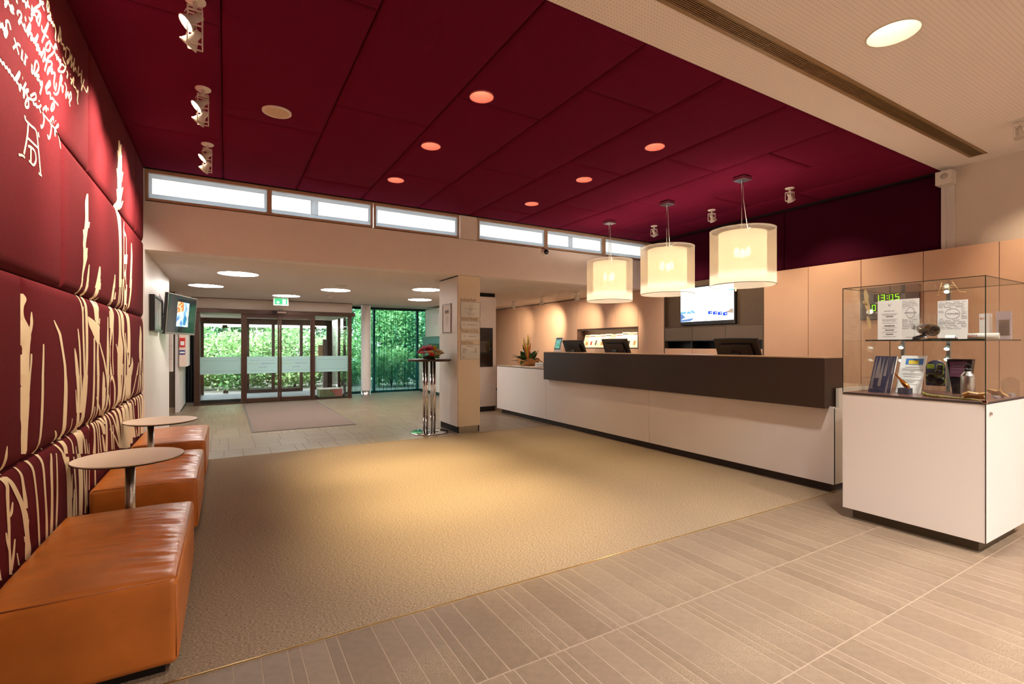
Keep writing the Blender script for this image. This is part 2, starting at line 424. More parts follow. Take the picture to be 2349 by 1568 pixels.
for (z0, z1), sm_ in zip(ROWS, SEAMS):
    ys = [YB]+sm_+[YF]
    for y0, y1 in zip(ys[:-1], ys[1:]):
        if y1-y0 < 0.2: continue
        WPAN.append((y0, y1, z0, z1))
        g = 0.0015
        pad_panel('padded_panel', m_red, wall_left, lambda a, b, d, y0=y0, z0=z0: (XL-d, y0+g+a, z0+g+b), y1-y0-2*g, z1-z0-2*g, depth=lambda a, La, b, Lb, y0=y0, z0=z0: wall_depth(a, La, b, Lb, y0, z0))
def wall_x(y, z):
    for y0, y1, z0, z1 in WPAN:
        if y0 <= y <= y1 and z0 <= z <= z1: return XL-wall_depth(min(max(y-y0,0),y1-y0), y1-y0, min(max(z-z0,0),z1-z0), z1-z0, y0, z0)
    return XL-0.03
SCRIPT=[[[2.812,2.793],[2.826,2.79],[2.819,2.77],[2.836,2.791],[2.843,2.809]],[[2.85,2.813],[2.871,2.802],[2.9,2.819],[2.908,2.812],[2.878,2.792],[2.893,2.79],[2.919,2.801]],[[2.949,2.876],[2.947,2.862]],[[3.008,2.912],[3.057,2.93],[3.053,2.907],[3.082,2.948],[3.073,2.952]],[[3.057,2.924],[3.108,2.94]],[[2.768,2.68],[2.775,2.66],[2.802,2.686],[2.802,2.665],[2.836,2.689],[2.836,2.715],[2.864,2.73],[2.886,2.709]],[[2.836,2.689],[2.85,2.681],[2.832,2.65],[2.819,2.658],[2.836,2.684]],[[2.957,2.815],[2.961,2.832],[2.992,2.848],[3.004,2.835],[2.976,2.796],[2.976,2.789],[3.0,2.813],[3.024,2.806],[3.048,2.823],[3.04,2.801],[3.065,2.803],[3.082,2.824],[3.116,2.867],[3.116,2.84],[3.082,2.792],[3.108,2.818],[3.143,2.831],[3.125,2.797],[3.17,2.827],[3.161,2.804],[3.216,2.865],[3.225,2.876],[3.206,2.841],[3.188,2.807],[3.235,2.831],[3.206,2.792],[3.254,2.823],[3.244,2.792],[3.283,2.819],[3.273,2.791],[3.313,2.847],[3.323,2.859],[3.333,2.832],[3.303,2.784],[3.343,2.821],[3.353,2.803]],[[3.057,2.863],[3.053,2.852],[3.061,2.846]],[[3.143,2.967],[3.134,2.929],[3.179,2.976],[3.244,3.031],[3.273,3.067],[3.244,3.056]],[[3.134,2.929],[3.179,2.964],[3.244,3.0]],[[3.099,2.89],[3.116,2.882],[3.143,2.916],[3.125,2.914],[3.179,2.946],[3.206,2.937],[3.235,2.928],[3.263,2.998],[3.235,2.978],[3.197,2.926]],[[3.283,2.952],[3.283,2.93],[3.323,2.949],[3.374,3.011],[3.385,3.02],[3.333,2.942],[3.283,2.871]],[[3.283,2.93],[3.333,2.935],[3.385,2.949]],[[3.417,2.948],[3.353,2.894],[3.353,2.868],[3.406,2.896],[3.428,2.94],[3.472,2.94],[3.517,2.985],[3.54,2.966]],[[3.517,2.981],[3.472,2.916],[3.385,2.845],[3.359,2.799],[3.333,2.752]],[[3.494,2.938],[3.517,2.923],[3.54,2.938],[3.529,2.911],[3.576,2.942],[3.564,2.919],[3.612,2.947],[3.588,2.913],[3.65,2.94],[3.701,2.947]],[[3.65,2.983],[3.675,2.971],[3.714,2.965],[3.662,2.907],[3.576,2.868],[3.564,2.87],[3.612,2.918]],[[3.244,3.047],[3.313,3.085],[3.283,3.057],[3.323,3.052]],[[3.374,3.135],[3.364,3.09],[3.379,3.079],[3.401,3.118],[3.385,3.139]],[[3.406,3.095],[3.428,3.091],[3.374,3.047],[3.395,3.046],[3.439,3.077],[3.428,3.051],[3.472,3.076],[3.461,3.053],[3.494,3.075],[3.506,3.065],[3.517,3.05],[3.506,3.01],[3.523,3.007]],[[3.594,3.123],[3.588,3.089],[3.564,3.048],[3.558,3.021],[3.6,3.061],[3.612,3.103],[3.594,3.123]],[[3.6,3.061],[3.625,3.074],[3.612,3.043],[3.675,3.061],[3.662,3.033],[3.714,3.064],[3.701,3.006]],[[3.72,3.078],[3.801,3.094],[3.794,3.053],[3.74,3.003],[3.753,2.999],[3.822,3.067],[3.85,3.093],[3.822,3.01],[3.878,3.065]],[[3.908,3.107],[3.893,3.061],[3.878,3.015],[3.937,3.063],[3.945,3.037]],[[4.013,3.108],[3.99,3.041],[4.061,3.083],[4.077,3.03],[4.093,3.123]],[[4.159,3.097],[4.077,2.985],[4.109,3.036],[4.176,3.042],[4.228,3.044],[4.264,3.094],[4.282,3.068],[4.3,3.029]],[[3.374,2.82],[3.428,2.847],[3.45,2.841],[3.374,2.754],[3.406,2.803],[3.461,2.823],[3.439,2.792],[3.494,2.819],[3.506,2.817],[3.489,2.761],[3.517,2.737],[3.535,2.783]],[[3.489,2.71],[3.529,2.719],[3.576,2.76],[3.612,2.861],[3.637,2.855],[3.594,2.799],[3.625,2.821],[3.65,2.785],[3.662,2.827]],[[3.688,2.857],[3.727,2.846],[3.714,2.781],[3.767,2.838],[3.78,2.806],[3.822,2.862],[3.836,2.834],[3.794,2.79],[3.815,2.776]],[[3.727,2.942],[3.753,2.94],[3.733,2.904]],[[3.805,2.961],[3.813,2.961]],[[3.808,2.939],[3.85,2.94],[3.822,2.912],[3.893,2.983],[3.878,2.93],[3.937,2.938],[3.967,2.927],[3.998,2.949],[3.975,2.88],[3.998,2.865]],[[2.923,2.696],[2.945,2.683],[2.984,2.653]],[[3.0,2.698],[2.968,2.693],[2.915,2.645]],[[3.024,2.696],[3.016,2.649]],[[3.012,2.651],[3.036,2.655]],[[3.069,2.699],[3.057,2.645]],[[3.057,2.69],[3.09,2.695]],[[3.044,2.649],[3.069,2.651]],[[3.152,2.693],[3.152,2.654],[3.179,2.676],[3.197,2.728],[3.225,2.742],[3.244,2.723],[3.206,2.677],[3.188,2.659],[3.254,2.69],[3.225,2.658],[3.273,2.671],[3.273,2.652],[3.303,2.682],[3.293,2.645],[3.273,2.607]],[[2.762,2.534],[2.768,2.519],[2.788,2.531],[2.802,2.522],[2.822,2.535],[2.836,2.523],[2.857,2.534],[2.871,2.522],[2.886,2.537],[2.9,2.522],[2.923,2.53],[2.938,2.52],[2.968,2.549],[3.0,2.584],[2.992,2.563],[2.961,2.522],[2.992,2.523],[3.0,2.5],[3.016,2.534],[3.04,2.524],[3.082,2.573],[3.057,2.538],[3.048,2.49],[3.073,2.531],[3.116,2.556],[3.09,2.529],[3.108,2.516]],[[3.034,2.573],[3.04,2.575]],[[3.353,2.669],[3.374,2.695],[3.417,2.738],[3.428,2.726],[3.374,2.679],[3.374,2.656],[3.428,2.683],[3.439,2.661],[3.483,2.677]],[[3.108,2.517],[3.073,2.478],[3.073,2.458],[3.112,2.477],[3.116,2.515],[3.17,2.532],[3.216,2.558],[3.216,2.577],[3.197,2.575],[3.143,2.538]],[[3.179,2.536],[3.188,2.518],[3.225,2.537],[3.225,2.522],[3.263,2.538],[3.293,2.521]],[[3.273,2.542],[3.298,2.562]],[[3.263,2.571],[3.267,2.565]],[[3.323,2.547],[3.374,2.588],[3.374,2.561]],[[3.323,2.537],[3.343,2.509],[3.323,2.469],[3.293,2.448],[3.298,2.463]],[[3.333,2.531],[3.374,2.532],[3.428,2.533]],[[3.404,2.593],[3.406,2.581]],[[3.439,2.534],[3.494,2.583],[3.494,2.563]],[[3.439,2.531],[3.466,2.518],[3.439,2.457],[3.411,2.437],[3.401,2.453]],[[3.466,2.528],[3.517,2.531],[3.529,2.494],[3.54,2.536],[3.588,2.579],[3.588,2.565],[3.529,2.535]],[[3.552,2.53],[3.612,2.532],[3.637,2.467],[3.701,2.504]],[[3.474,2.545],[3.481,2.547]],[[3.508,2.559],[3.515,2.559]],[[3.536,2.579],[3.54,2.577]],[[3.428,2.654],[3.483,2.674],[3.517,2.675],[3.576,2.68]],[[3.494,2.672],[3.506,2.643],[3.472,2.608],[3.45,2.606],[3.483,2.651]],[[3.061,2.414],[3.069,2.397],[3.143,2.399],[3.216,2.4],[3.244,2.326],[3.273,2.215]],[[3.244,2.206],[3.293,2.208]],[[3.103,2.396],[3.082,2.322],[3.036,2.23]],[[2.968,2.204],[3.016,2.217],[3.048,2.217]],[[3.09,2.323],[3.161,2.325],[3.235,2.328]],[[3.244,2.407],[3.258,2.387]],[[3.134,2.295],[3.129,2.226]],[[3.095,2.286],[3.134,2.296],[3.188,2.294],[3.206,2.263],[3.188,2.235],[3.161,2.22],[3.125,2.221],[3.103,2.222]]]
GRASS=[[[5.306,3.114,5.375,3.139],[5.299,3.022,5.439,3.07],[5.286,2.932,5.473,2.993],[5.266,2.824,5.475,2.888],[5.277,2.725,5.463,2.778],[5.295,2.636,5.483,2.686],[5.252,2.549,5.461,2.601],[5.239,2.495,5.446,2.544],[5.306,2.425,5.471,2.462],[5.359,2.307,5.492,2.333],[5.373,2.093,5.497,2.112],[5.368,1.867,5.483,1.879]],[[5.259,3.012,5.286,3.022],[5.299,2.937,5.364,2.958]],[[5.449,3.034,5.478,3.043],[5.392,2.941,5.458,2.962]],[[5.224,2.849,5.259,2.86],[5.272,2.775,5.345,2.796]],[[5.497,2.903,5.547,2.918],[5.415,2.791,5.483,2.81]],[[5.241,2.681,5.286,2.694],[5.277,2.615,5.368,2.638]],[[5.507,2.768,5.557,2.782],[5.378,2.632,5.473,2.657]],[[5.522,2.652,5.572,2.664],[5.382,2.538,5.468,2.558]],[[5.42,3.12,5.458,3.134],[5.373,3.03,5.43,3.049]],[[4.216,2.365,4.257,2.376],[4.169,2.293,4.256,2.315],[4.171,2.209,4.253,2.227],[4.157,2.153,4.252,2.173],[4.131,2.089,4.224,2.108],[4.114,2.021,4.187,2.035],[4.123,1.984,4.189,1.995],[4.124,1.939,4.231,1.956],[4.125,1.888,4.191,1.897],[4.101,1.82,4.137,1.824],[4.083,1.734,4.114,1.738]],[[4.25,2.186,4.295,2.196],[4.202,2.136,4.271,2.151]],[[4.109,2.107,4.15,2.116],[4.124,2.062,4.177,2.072]],[[4.198,2.004,4.236,2.01],[4.171,1.953,4.225,1.962]],[[4.27,1.905,4.292,1.908],[4.242,1.844,4.287,1.85],[4.206,1.747,4.267,1.753]],[[4.582,1.935,4.615,1.94],[4.545,1.883,4.627,1.894],[4.503,1.821,4.617,1.834],[4.457,1.767,4.6,1.782]],[[5.159,1.949,5.193,1.954],[5.131,1.892,5.195,1.9],[5.081,1.831,5.187,1.842]],[[5.603,2.482,5.644,2.491],[5.585,2.396,5.715,2.423],[5.597,2.326,5.755,2.356],[5.597,2.217,5.755,2.244],[5.597,2.127,5.755,2.15],[5.592,2.017,5.739,2.036],[5.603,1.891,5.75,1.907]],[[5.723,2.206,5.799,2.218],[5.665,2.109,5.771,2.125]],[[5.996,2.362,6.026,2.368],[5.969,2.231,6.053,2.244],[5.935,2.08,6.029,2.093],[5.9,1.915,6.005,1.925]],[[3.075,1.599,3.087,1.6],[3.073,1.573,3.106,1.576],[3.055,1.538,3.091,1.541],[3.055,1.496,3.091,1.498],[3.057,1.468,3.106,1.47],[3.063,1.427,3.141,1.429],[3.065,1.398,3.148,1.4],[3.069,1.37,3.139,1.371],[3.07,1.328,3.131,1.327],[3.067,1.286,3.129,1.284],[3.063,1.225,3.125,1.222]],[[3.15,1.52,3.162,1.521],[3.139,1.489,3.174,1.491],[3.137,1.466,3.176,1.467],[3.122,1.437,3.165,1.438],[3.102,1.408,3.144,1.408]],[[3.052,1.583,3.062,1.584],[3.054,1.547,3.072,1.548]],[[3.055,1.412,3.068,1.413],[3.053,1.379,3.077,1.379]],[[3.143,1.322,3.165,1.321],[3.14,1.29,3.164,1.289],[3.133,1.255,3.155,1.255],[3.124,1.222,3.146,1.221]],[[3.317,1.368,3.337,1.368],[3.313,1.325,3.338,1.325],[3.305,1.264,3.336,1.263],[3.299,1.213,3.332,1.211]],[[3.492,1.496,3.508,1.497],[3.526,1.465,3.562,1.466],[3.578,1.423,3.625,1.424],[3.615,1.362,3.658,1.362],[3.646,1.304,3.688,1.303],[3.668,1.252,3.715,1.25],[3.679,1.193,3.729,1.19]],[[3.892,1.344,3.911,1.344],[3.897,1.3,3.948,1.299],[3.91,1.244,3.978,1.241],[3.925,1.18,4.006,1.176]],[[3.973,1.465,3.993,1.466],[3.984,1.412,4.02,1.413],[4.005,1.317,4.044,1.316],[4.02,1.175,4.059,1.173]],[[4.101,1.787,4.133,1.791],[4.061,1.724,4.095,1.727],[4.036,1.681,4.067,1.684]],[[4.039,1.677,4.064,1.68],[4.068,1.627,4.103,1.63],[4.096,1.571,4.137,1.573],[4.092,1.472,4.136,1.474],[4.101,1.316,4.149,1.315],[4.118,1.17,4.163,1.168]],[[4.128,1.614,4.144,1.615],[4.112,1.575,4.137,1.577]],[[4.227,1.802,4.285,1.809],[4.191,1.737,4.254,1.744],[4.15,1.679,4.212,1.685]],[[4.145,1.675,4.201,1.68],[4.173,1.595,4.239,1.599],[4.176,1.475,4.246,1.477],[4.173,1.315,4.239,1.314],[4.157,1.168,4.222,1.165]],[[4.54,1.838,4.64,1.85],[4.491,1.781,4.61,1.793],[4.458,1.721,4.564,1.731],[4.424,1.679,4.509,1.686]],[[4.622,1.821,4.647,1.824],[4.584,1.768,4.635,1.773]],[[4.597,1.714,4.622,1.716],[4.555,1.686,4.595,1.689]],[[4.384,1.672,4.43,1.676],[4.429,1.611,4.478,1.614],[4.457,1.535,4.506,1.538]],[[4.425,1.675,4.501,1.681],[4.481,1.606,4.579,1.612],[4.486,1.519,4.574,1.523]],[[4.549,1.679,4.589,1.682],[4.549,1.619,4.589,1.621],[4.52,1.556,4.559,1.558]],[[4.599,1.56,4.628,1.561],[4.569,1.514,4.61,1.515]],[[4.248,1.555,4.265,1.556],[4.252,1.526,4.439,1.535],[4.282,1.495,4.599,1.506],[4.352,1.46,4.599,1.466],[4.425,1.419,4.599,1.421],[4.51,1.376,4.589,1.376]],[[4.403,1.414,4.447,1.415],[4.395,1.291,4.447,1.29],[4.39,1.156,4.442,1.153]],[[4.514,1.376,4.565,1.376],[4.497,1.289,4.563,1.288],[4.501,1.224,4.579,1.221],[4.505,1.15,4.594,1.145]],[[4.573,1.385,4.606,1.385],[4.657,1.309,4.707,1.308],[4.74,1.239,4.797,1.237],[4.826,1.133,4.89,1.13]],[[5.145,1.909,5.197,1.916],[5.098,1.844,5.176,1.852],[5.054,1.775,5.143,1.783],[5.011,1.683,5.111,1.69]],[[5.197,1.806,5.234,1.809],[5.143,1.742,5.209,1.748]],[[4.999,1.672,5.124,1.681],[5.017,1.599,5.156,1.607],[5.011,1.501,5.137,1.505],[4.987,1.402,5.137,1.404],[4.975,1.305,5.124,1.303],[4.993,1.207,5.13,1.202],[4.999,1.124,5.15,1.117]],[[4.97,1.636,5.004,1.638],[4.975,1.5,5.023,1.501]],[[4.894,1.583,4.922,1.585],[4.887,1.497,4.929,1.498],[4.869,1.401,4.939,1.402],[4.857,1.283,4.951,1.281],[4.862,1.132,4.946,1.127]],[[5.422,1.942,5.457,1.946],[5.362,1.803,5.402,1.806],[5.314,1.683,5.353,1.686]],[[5.484,1.949,5.514,1.953],[5.439,1.81,5.469,1.812],[5.367,1.687,5.396,1.689]],[[5.553,1.957,5.597,1.962],[5.523,1.79,5.566,1.794],[5.496,1.684,5.532,1.687]],[[5.623,1.932,5.703,1.941],[5.645,1.856,5.726,1.864],[5.65,1.773,5.721,1.778],[5.66,1.681,5.711,1.684]],[[5.751,1.929,5.784,1.933],[5.708,1.806,5.761,1.81],[5.692,1.737,5.744,1.74]],[[5.757,1.753,5.791,1.755],[5.731,1.685,5.771,1.688]],[[5.953,2.004,6.033,2.014],[5.918,1.853,5.996,1.86],[5.801,1.687,5.869,1.691]],[[5.289,1.676,5.345,1.68],[5.353,1.591,5.439,1.595],[5.353,1.459,5.469,1.461],[5.311,1.353,5.544,1.353],[5.297,1.249,5.529,1.244],[5.297,1.109,5.499,1.099]],[[5.439,1.681,5.559,1.688],[5.476,1.569,5.614,1.575],[5.514,1.462,5.606,1.464],[5.6,1.325,5.676,1.325],[5.6,1.093,5.676,1.089]],[[5.672,1.676,5.731,1.68],[5.764,1.581,5.838,1.585],[5.776,1.467,5.86,1.469],[5.754,1.295,5.848,1.294]],[[5.791,1.68,5.879,1.686],[5.845,1.527,5.928,1.529],[5.845,1.352,5.928,1.352],[5.801,1.18,5.904,1.176]],[[5.653,1.476,5.685,1.477],[5.676,1.353,5.728,1.353],[5.734,1.239,5.801,1.237],[5.734,1.086,5.869,1.079]],[[5.229,1.374,5.256,1.374],[5.27,1.327,5.325,1.327],[5.331,1.248,5.405,1.246]],[[6.0,1.245,6.036,1.244],[5.975,1.186,6.085,1.182],[5.852,1.143,6.066,1.134],[5.734,1.086,6.011,1.072]],[[6.585,1.573,6.63,1.574],[6.548,1.483,6.705,1.486],[6.496,1.384,6.696,1.385],[6.496,1.254,6.696,1.25],[6.539,1.187,6.65,1.184],[6.533,1.045,6.612,1.041]],[[6.447,1.184,6.481,1.183],[6.351,1.054,6.409,1.051]],[[6.698,1.223,6.735,1.223],[6.721,1.035,6.787,1.032]],[[6.787,1.672,6.815,1.673],[6.839,1.489,6.907,1.49],[6.859,1.282,6.937,1.281],[6.854,1.028,6.942,1.024]],[[3.067,1.225,3.129,1.222],[3.072,1.164,3.129,1.16],[3.077,1.107,3.13,1.102],[3.076,1.051,3.124,1.045],[3.08,0.994,3.117,0.989],[3.079,0.937,3.113,0.932],[3.08,0.862,3.108,0.856]],[[3.124,1.222,3.146,1.221],[3.119,1.16,3.134,1.159],[3.117,1.118,3.128,1.117]],[[3.298,1.213,3.333,1.211],[3.295,1.117,3.332,1.113],[3.287,1.026,3.325,1.021],[3.276,0.936,3.308,0.931],[3.245,0.833,3.273,0.827]],[[3.678,1.193,3.73,1.19],[3.681,1.118,3.751,1.113],[3.675,1.015,3.75,1.007],[3.667,0.912,3.741,0.901],[3.65,0.835,3.721,0.823]],[[3.929,1.18,4.017,1.175],[3.951,1.117,4.024,1.112],[3.973,1.02,4.032,1.015],[3.969,0.907,4.036,0.899],[3.965,0.851,4.085,0.834],[3.955,0.832,4.113,0.808]],[[4.027,1.175,4.067,1.173],[4.044,1.052,4.081,1.049],[4.029,0.938,4.065,0.934]],[[4.118,1.17,4.163,1.168],[4.085,1.088,4.149,1.083],[4.055,0.935,4.117,0.928]],[[4.162,1.168,4.234,1.164],[4.117,1.046,4.214,1.038],[4.093,0.93,4.173,0.921],[4.032,0.849,4.141,0.834]],[[3.921,1.091,3.938,1.089],[3.937,1.024,3.965,1.021],[3.958,0.946,4.002,0.941]],[[4.39,1.156,4.442,1.153],[4.386,1.065,4.445,1.061],[4.37,0.94,4.425,0.934],[4.31,0.828,4.359,0.821]],[[4.51,1.15,4.589,1.146],[4.51,1.056,4.589,1.05],[4.52,0.968,4.579,0.962],[4.512,0.859,4.547,0.855],[4.487,0.827,4.514,0.824]],[[4.491,0.996,4.51,0.995],[4.555,0.929,4.603,0.924],[4.655,0.846,4.71,0.839]],[[4.451,0.931,4.474,0.929],[4.423,0.827,4.464,0.822]],[[4.714,1.164,4.735,1.164],[4.703,1.11,4.79,1.105],[4.693,1.042,4.801,1.034],[4.693,0.974,4.823,0.962],[4.693,0.905,4.779,0.896],[4.676,0.848,4.71,0.844]],[[4.799,1.039,4.826,1.037],[4.762,0.991,4.818,0.986]],[[4.788,0.886,4.814,0.883],[4.725,0.837,4.768,0.832]],[[4.828,1.133,4.887,1.13],[4.873,1.029,4.934,1.024],[4.851,0.936,4.911,0.93],[4.779,0.831,4.846,0.822]],[[4.857,1.134,4.951,1.129],[4.904,1.122,4.975,1.118],[4.873,1.029,4.934,1.024]],[[5.011,1.124,5.111,1.119],[4.994,0.971,5.053,0.966],[4.977,0.84,5.021,0.835]],[[5.073,1.118,5.124,1.115],[5.158,1.007,5.221,1.002],[5.15,0.841,5.202,0.835]],[[4.911,0.978,4.944,0.975],[4.994,0.834,5.053,0.827]],[[5.301,1.109,5.464,1.1],[5.318,0.943,5.447,0.932],[5.202,0.835,5.311,0.823]],[[5.523,1.198,5.566,1.197],[5.49,1.037,5.538,1.033],[5.402,0.84,5.448,0.835]],[[5.6,1.093,5.689,1.089],[5.606,1.029,5.701,1.023],[5.499,0.835,5.59,0.825]],[[5.71,1.088,5.895,1.078],[5.701,1.023,5.904,1.01],[5.669,0.856,5.869,0.837]],[[5.784,1.084,5.993,1.073],[5.801,0.93,5.975,0.916],[5.869,0.849,6.011,0.835]],[[6.447,1.182,6.481,1.181],[6.211,0.99,6.266,0.987],[6.004,0.842,6.055,0.837]],[[6.502,1.046,6.554,1.044],[6.413,0.913,6.472,0.908],[6.31,0.839,6.367,0.834]],[[6.576,1.043,6.657,1.038],[6.572,0.967,6.662,0.961],[6.537,0.838,6.608,0.832]],[[6.744,1.058,6.811,1.054],[6.721,0.836,6.787,0.83]],[[6.859,1.028,6.937,1.024],[6.859,0.838,6.937,0.832]],[[3.516,0.903,3.539,0.9],[3.539,0.873,3.584,0.866],[3.563,0.829,3.605,0.822]],[[3.86,0.925,3.874,0.923],[3.844,0.869,3.863,0.866],[3.822,0.827,3.844,0.823]],[[3.41,0.832,3.42,0.83],[3.39,0.826,3.399,0.824]],[[3.561,0.823,3.596,0.817],[3.604,0.788,3.646,0.781],[3.651,0.753,3.695,0.744]],[[3.655,0.827,3.729,0.815],[3.685,0.787,3.76,0.774],[3.697,0.744,3.773,0.73]],[[3.829,0.824,3.85,0.82],[3.861,0.774,3.886,0.77],[3.878,0.71,3.911,0.703]],[[3.958,0.829,4.125,0.804],[3.987,0.772,4.125,0.749],[4.024,0.682,4.117,0.664]],[[4.101,0.82,4.133,0.815],[4.155,0.724,4.191,0.718],[4.181,0.652,4.214,0.646]],[[4.206,0.743,4.222,0.741],[4.249,0.639,4.28,0.633]],[[4.289,0.701,4.303,0.698],[4.29,0.631,4.315,0.626]],[[4.31,0.826,4.359,0.819],[4.329,0.736,4.375,0.728],[4.324,0.625,4.363,0.617]],[[4.419,0.824,4.468,0.817],[4.436,0.718,4.489,0.71],[4.416,0.607,4.491,0.593]],[[4.495,0.818,4.526,0.813],[4.544,0.701,4.575,0.696],[4.563,0.583,4.595,0.577]],[[4.561,0.818,4.597,0.813],[4.601,0.692,4.638,0.686],[4.644,0.576,4.678,0.57]],[[3.944,0.743,3.958,0.741],[3.954,0.695,3.977,0.691]],[[4.589,0.818,4.651,0.81],[4.661,0.764,4.79,0.745],[4.725,0.695,4.812,0.681]],[[4.661,0.827,4.746,0.816],[4.757,0.768,4.823,0.759]],[[4.801,0.833,4.869,0.824],[4.823,0.703,4.892,0.693],[4.794,0.553,4.876,0.538]],[[4.908,0.829,4.946,0.825],[4.999,0.701,5.048,0.694],[5.023,0.525,5.073,0.516]],[[4.994,0.829,5.053,0.822],[5.168,0.702,5.237,0.692],[5.336,0.52,5.399,0.51]],[[4.953,0.703,4.996,0.696],[5.119,0.618,5.181,0.608],[5.305,0.494,5.373,0.482]],[[4.686,0.696,4.72,0.691],[4.714,0.628,4.779,0.616],[4.746,0.562,4.79,0.554]],[[5.081,0.714,5.116,0.709],[5.103,0.51,5.145,0.503]],[[5.163,0.824,5.242,0.815],[5.256,0.689,5.367,0.674],[5.339,0.478,5.454,0.457]],[[5.311,0.828,5.425,0.816],[5.425,0.666,5.544,0.649],[5.439,0.46,5.59,0.432]],[[5.514,0.828,5.637,0.815],[5.559,0.647,5.718,0.625],[5.575,0.435,5.767,0.4]],[[5.669,0.834,5.801,0.821],[5.701,0.684,5.904,0.658],[5.734,0.412,5.939,0.375]],[[5.852,0.839,6.029,0.822],[5.921,0.655,6.103,0.632],[5.869,0.429,6.085,0.391]],[[6.096,0.827,6.149,0.822],[6.168,0.605,6.23,0.597]],[[6.278,0.829,6.359,0.822],[6.254,0.75,6.302,0.745]],[[6.413,0.823,6.472,0.818],[6.451,0.561,6.52,0.552],[6.442,0.407,6.528,0.394]],[[6.533,0.825,6.612,0.818],[6.576,0.551,6.657,0.54],[6.576,0.406,6.657,0.393]],[[6.698,0.824,6.811,0.815],[6.662,0.546,6.849,0.522],[6.594,0.41,6.825,0.374]],[[6.849,0.825,6.947,0.817],[6.825,0.525,6.972,0.506],[6.825,0.401,6.972,0.379]],[[6.055,0.638,6.115,0.63],[6.085,0.452,6.318,0.414]],[[6.334,0.539,6.384,0.532],[6.298,0.424,6.421,0.404]],[[2.851,0.938,2.859,0.936],[2.828,0.897,2.86,0.891],[2.813,0.851,2.851,0.843],[2.807,0.828,2.85,0.819]],[[2.797,0.819,2.86,0.804],[2.836,0.773,2.874,0.764],[2.836,0.732,2.874,0.722],[2.841,0.67,2.873,0.66],[2.847,0.606,2.88,0.596],[2.854,0.522,2.878,0.514],[2.86,0.429,2.889,0.418],[2.862,0.391,2.895,0.378]],[[2.902,0.687,2.918,0.683],[2.877,0.651,2.91,0.641],[2.858,0.636,2.884,0.628]],[[2.825,0.581,2.842,0.575],[2.83,0.547,2.854,0.539],[2.853,0.498,2.868,0.492]],[[2.919,0.522,2.935,0.517],[2.897,0.465,2.924,0.455],[2.871,0.404,2.9,0.393]],[[2.944,0.452,2.956,0.448],[2.963,0.391,2.984,0.383]],[[2.834,0.814,2.877,0.804],[2.882,0.77,2.938,0.756],[2.938,0.709,2.998,0.694],[2.986,0.654,3.047,0.636],[3.017,0.597,3.09,0.575],[3.034,0.538,3.098,0.518],[3.05,0.484,3.108,0.465],[3.046,0.433,3.126,0.404],[3.047,0.383,3.111,0.359]],[[2.986,0.823,3.002,0.819],[3.007,0.783,3.037,0.776],[3.022,0.727,3.059,0.718],[3.034,0.658,3.085,0.644],[3.038,0.621,3.089,0.607]],[[3.092,0.554,3.105,0.55],[3.072,0.535,3.098,0.527]],[[3.032,0.495,3.049,0.489],[3.042,0.465,3.059,0.459]],[[3.121,0.824,3.156,0.817],[3.164,0.761,3.194,0.755],[3.194,0.661,3.22,0.654],[3.214,0.538,3.243,0.529],[3.233,0.375,3.259,0.366]],[[3.269,0.825,3.305,0.818],[3.308,0.744,3.342,0.737],[3.325,0.627,3.356,0.619],[3.339,0.5,3.374,0.49],[3.339,0.372,3.384,0.357]],[[3.456,0.792,3.476,0.788],[3.432,0.727,3.476,0.718],[3.434,0.599,3.475,0.589],[3.423,0.475,3.469,0.461],[3.409,0.368,3.459,0.351]],[[3.541,0.777,3.559,0.774],[3.541,0.678,3.566,0.672],[3.53,0.549,3.562,0.54],[3.516,0.447,3.548,0.438],[3.507,0.364,3.536,0.354]],[[3.646,0.753,3.716,0.74],[3.706,0.68,3.775,0.666]],[[3.69,0.728,3.792,0.708],[3.725,0.637,3.818,0.617],[3.736,0.55,3.836,0.526],[3.738,0.465,3.847,0.436],[3.746,0.362,3.851,0.33]],[[3.847,0.593,3.864,0.589],[3.827,0.528,3.862,0.519],[3.808,0.463,3.86,0.45]],[[3.897,0.493,3.915,0.488],[3.877,0.433,3.922,0.421],[3.862,0.338,3.924,0.32]],[[3.882,0.691,3.917,0.684],[3.904,0.568,3.94,0.56],[3.926,0.444,3.963,0.434],[3.937,0.321,3.974,0.31]],[[3.967,0.692,4.062,0.674],[4.001,0.594,4.11,0.571],[4.015,0.481,4.125,0.454],[4.007,0.301,4.104,0.272]],[[4.137,0.565,4.162,0.559],[4.17,0.379,4.207,0.37],[4.17,0.265,4.207,0.254]],[[4.199,0.551,4.231,0.545],[4.225,0.248,4.258,0.239]],[[4.296,0.53,4.381,0.512],[4.282,0.389,4.338,0.375]],[[4.451,0.497,4.488,0.489],[4.454,0.373,4.503,0.361]],[[2.752,0.471,2.762,0.467],[2.755,0.412,2.785,0.399]]]

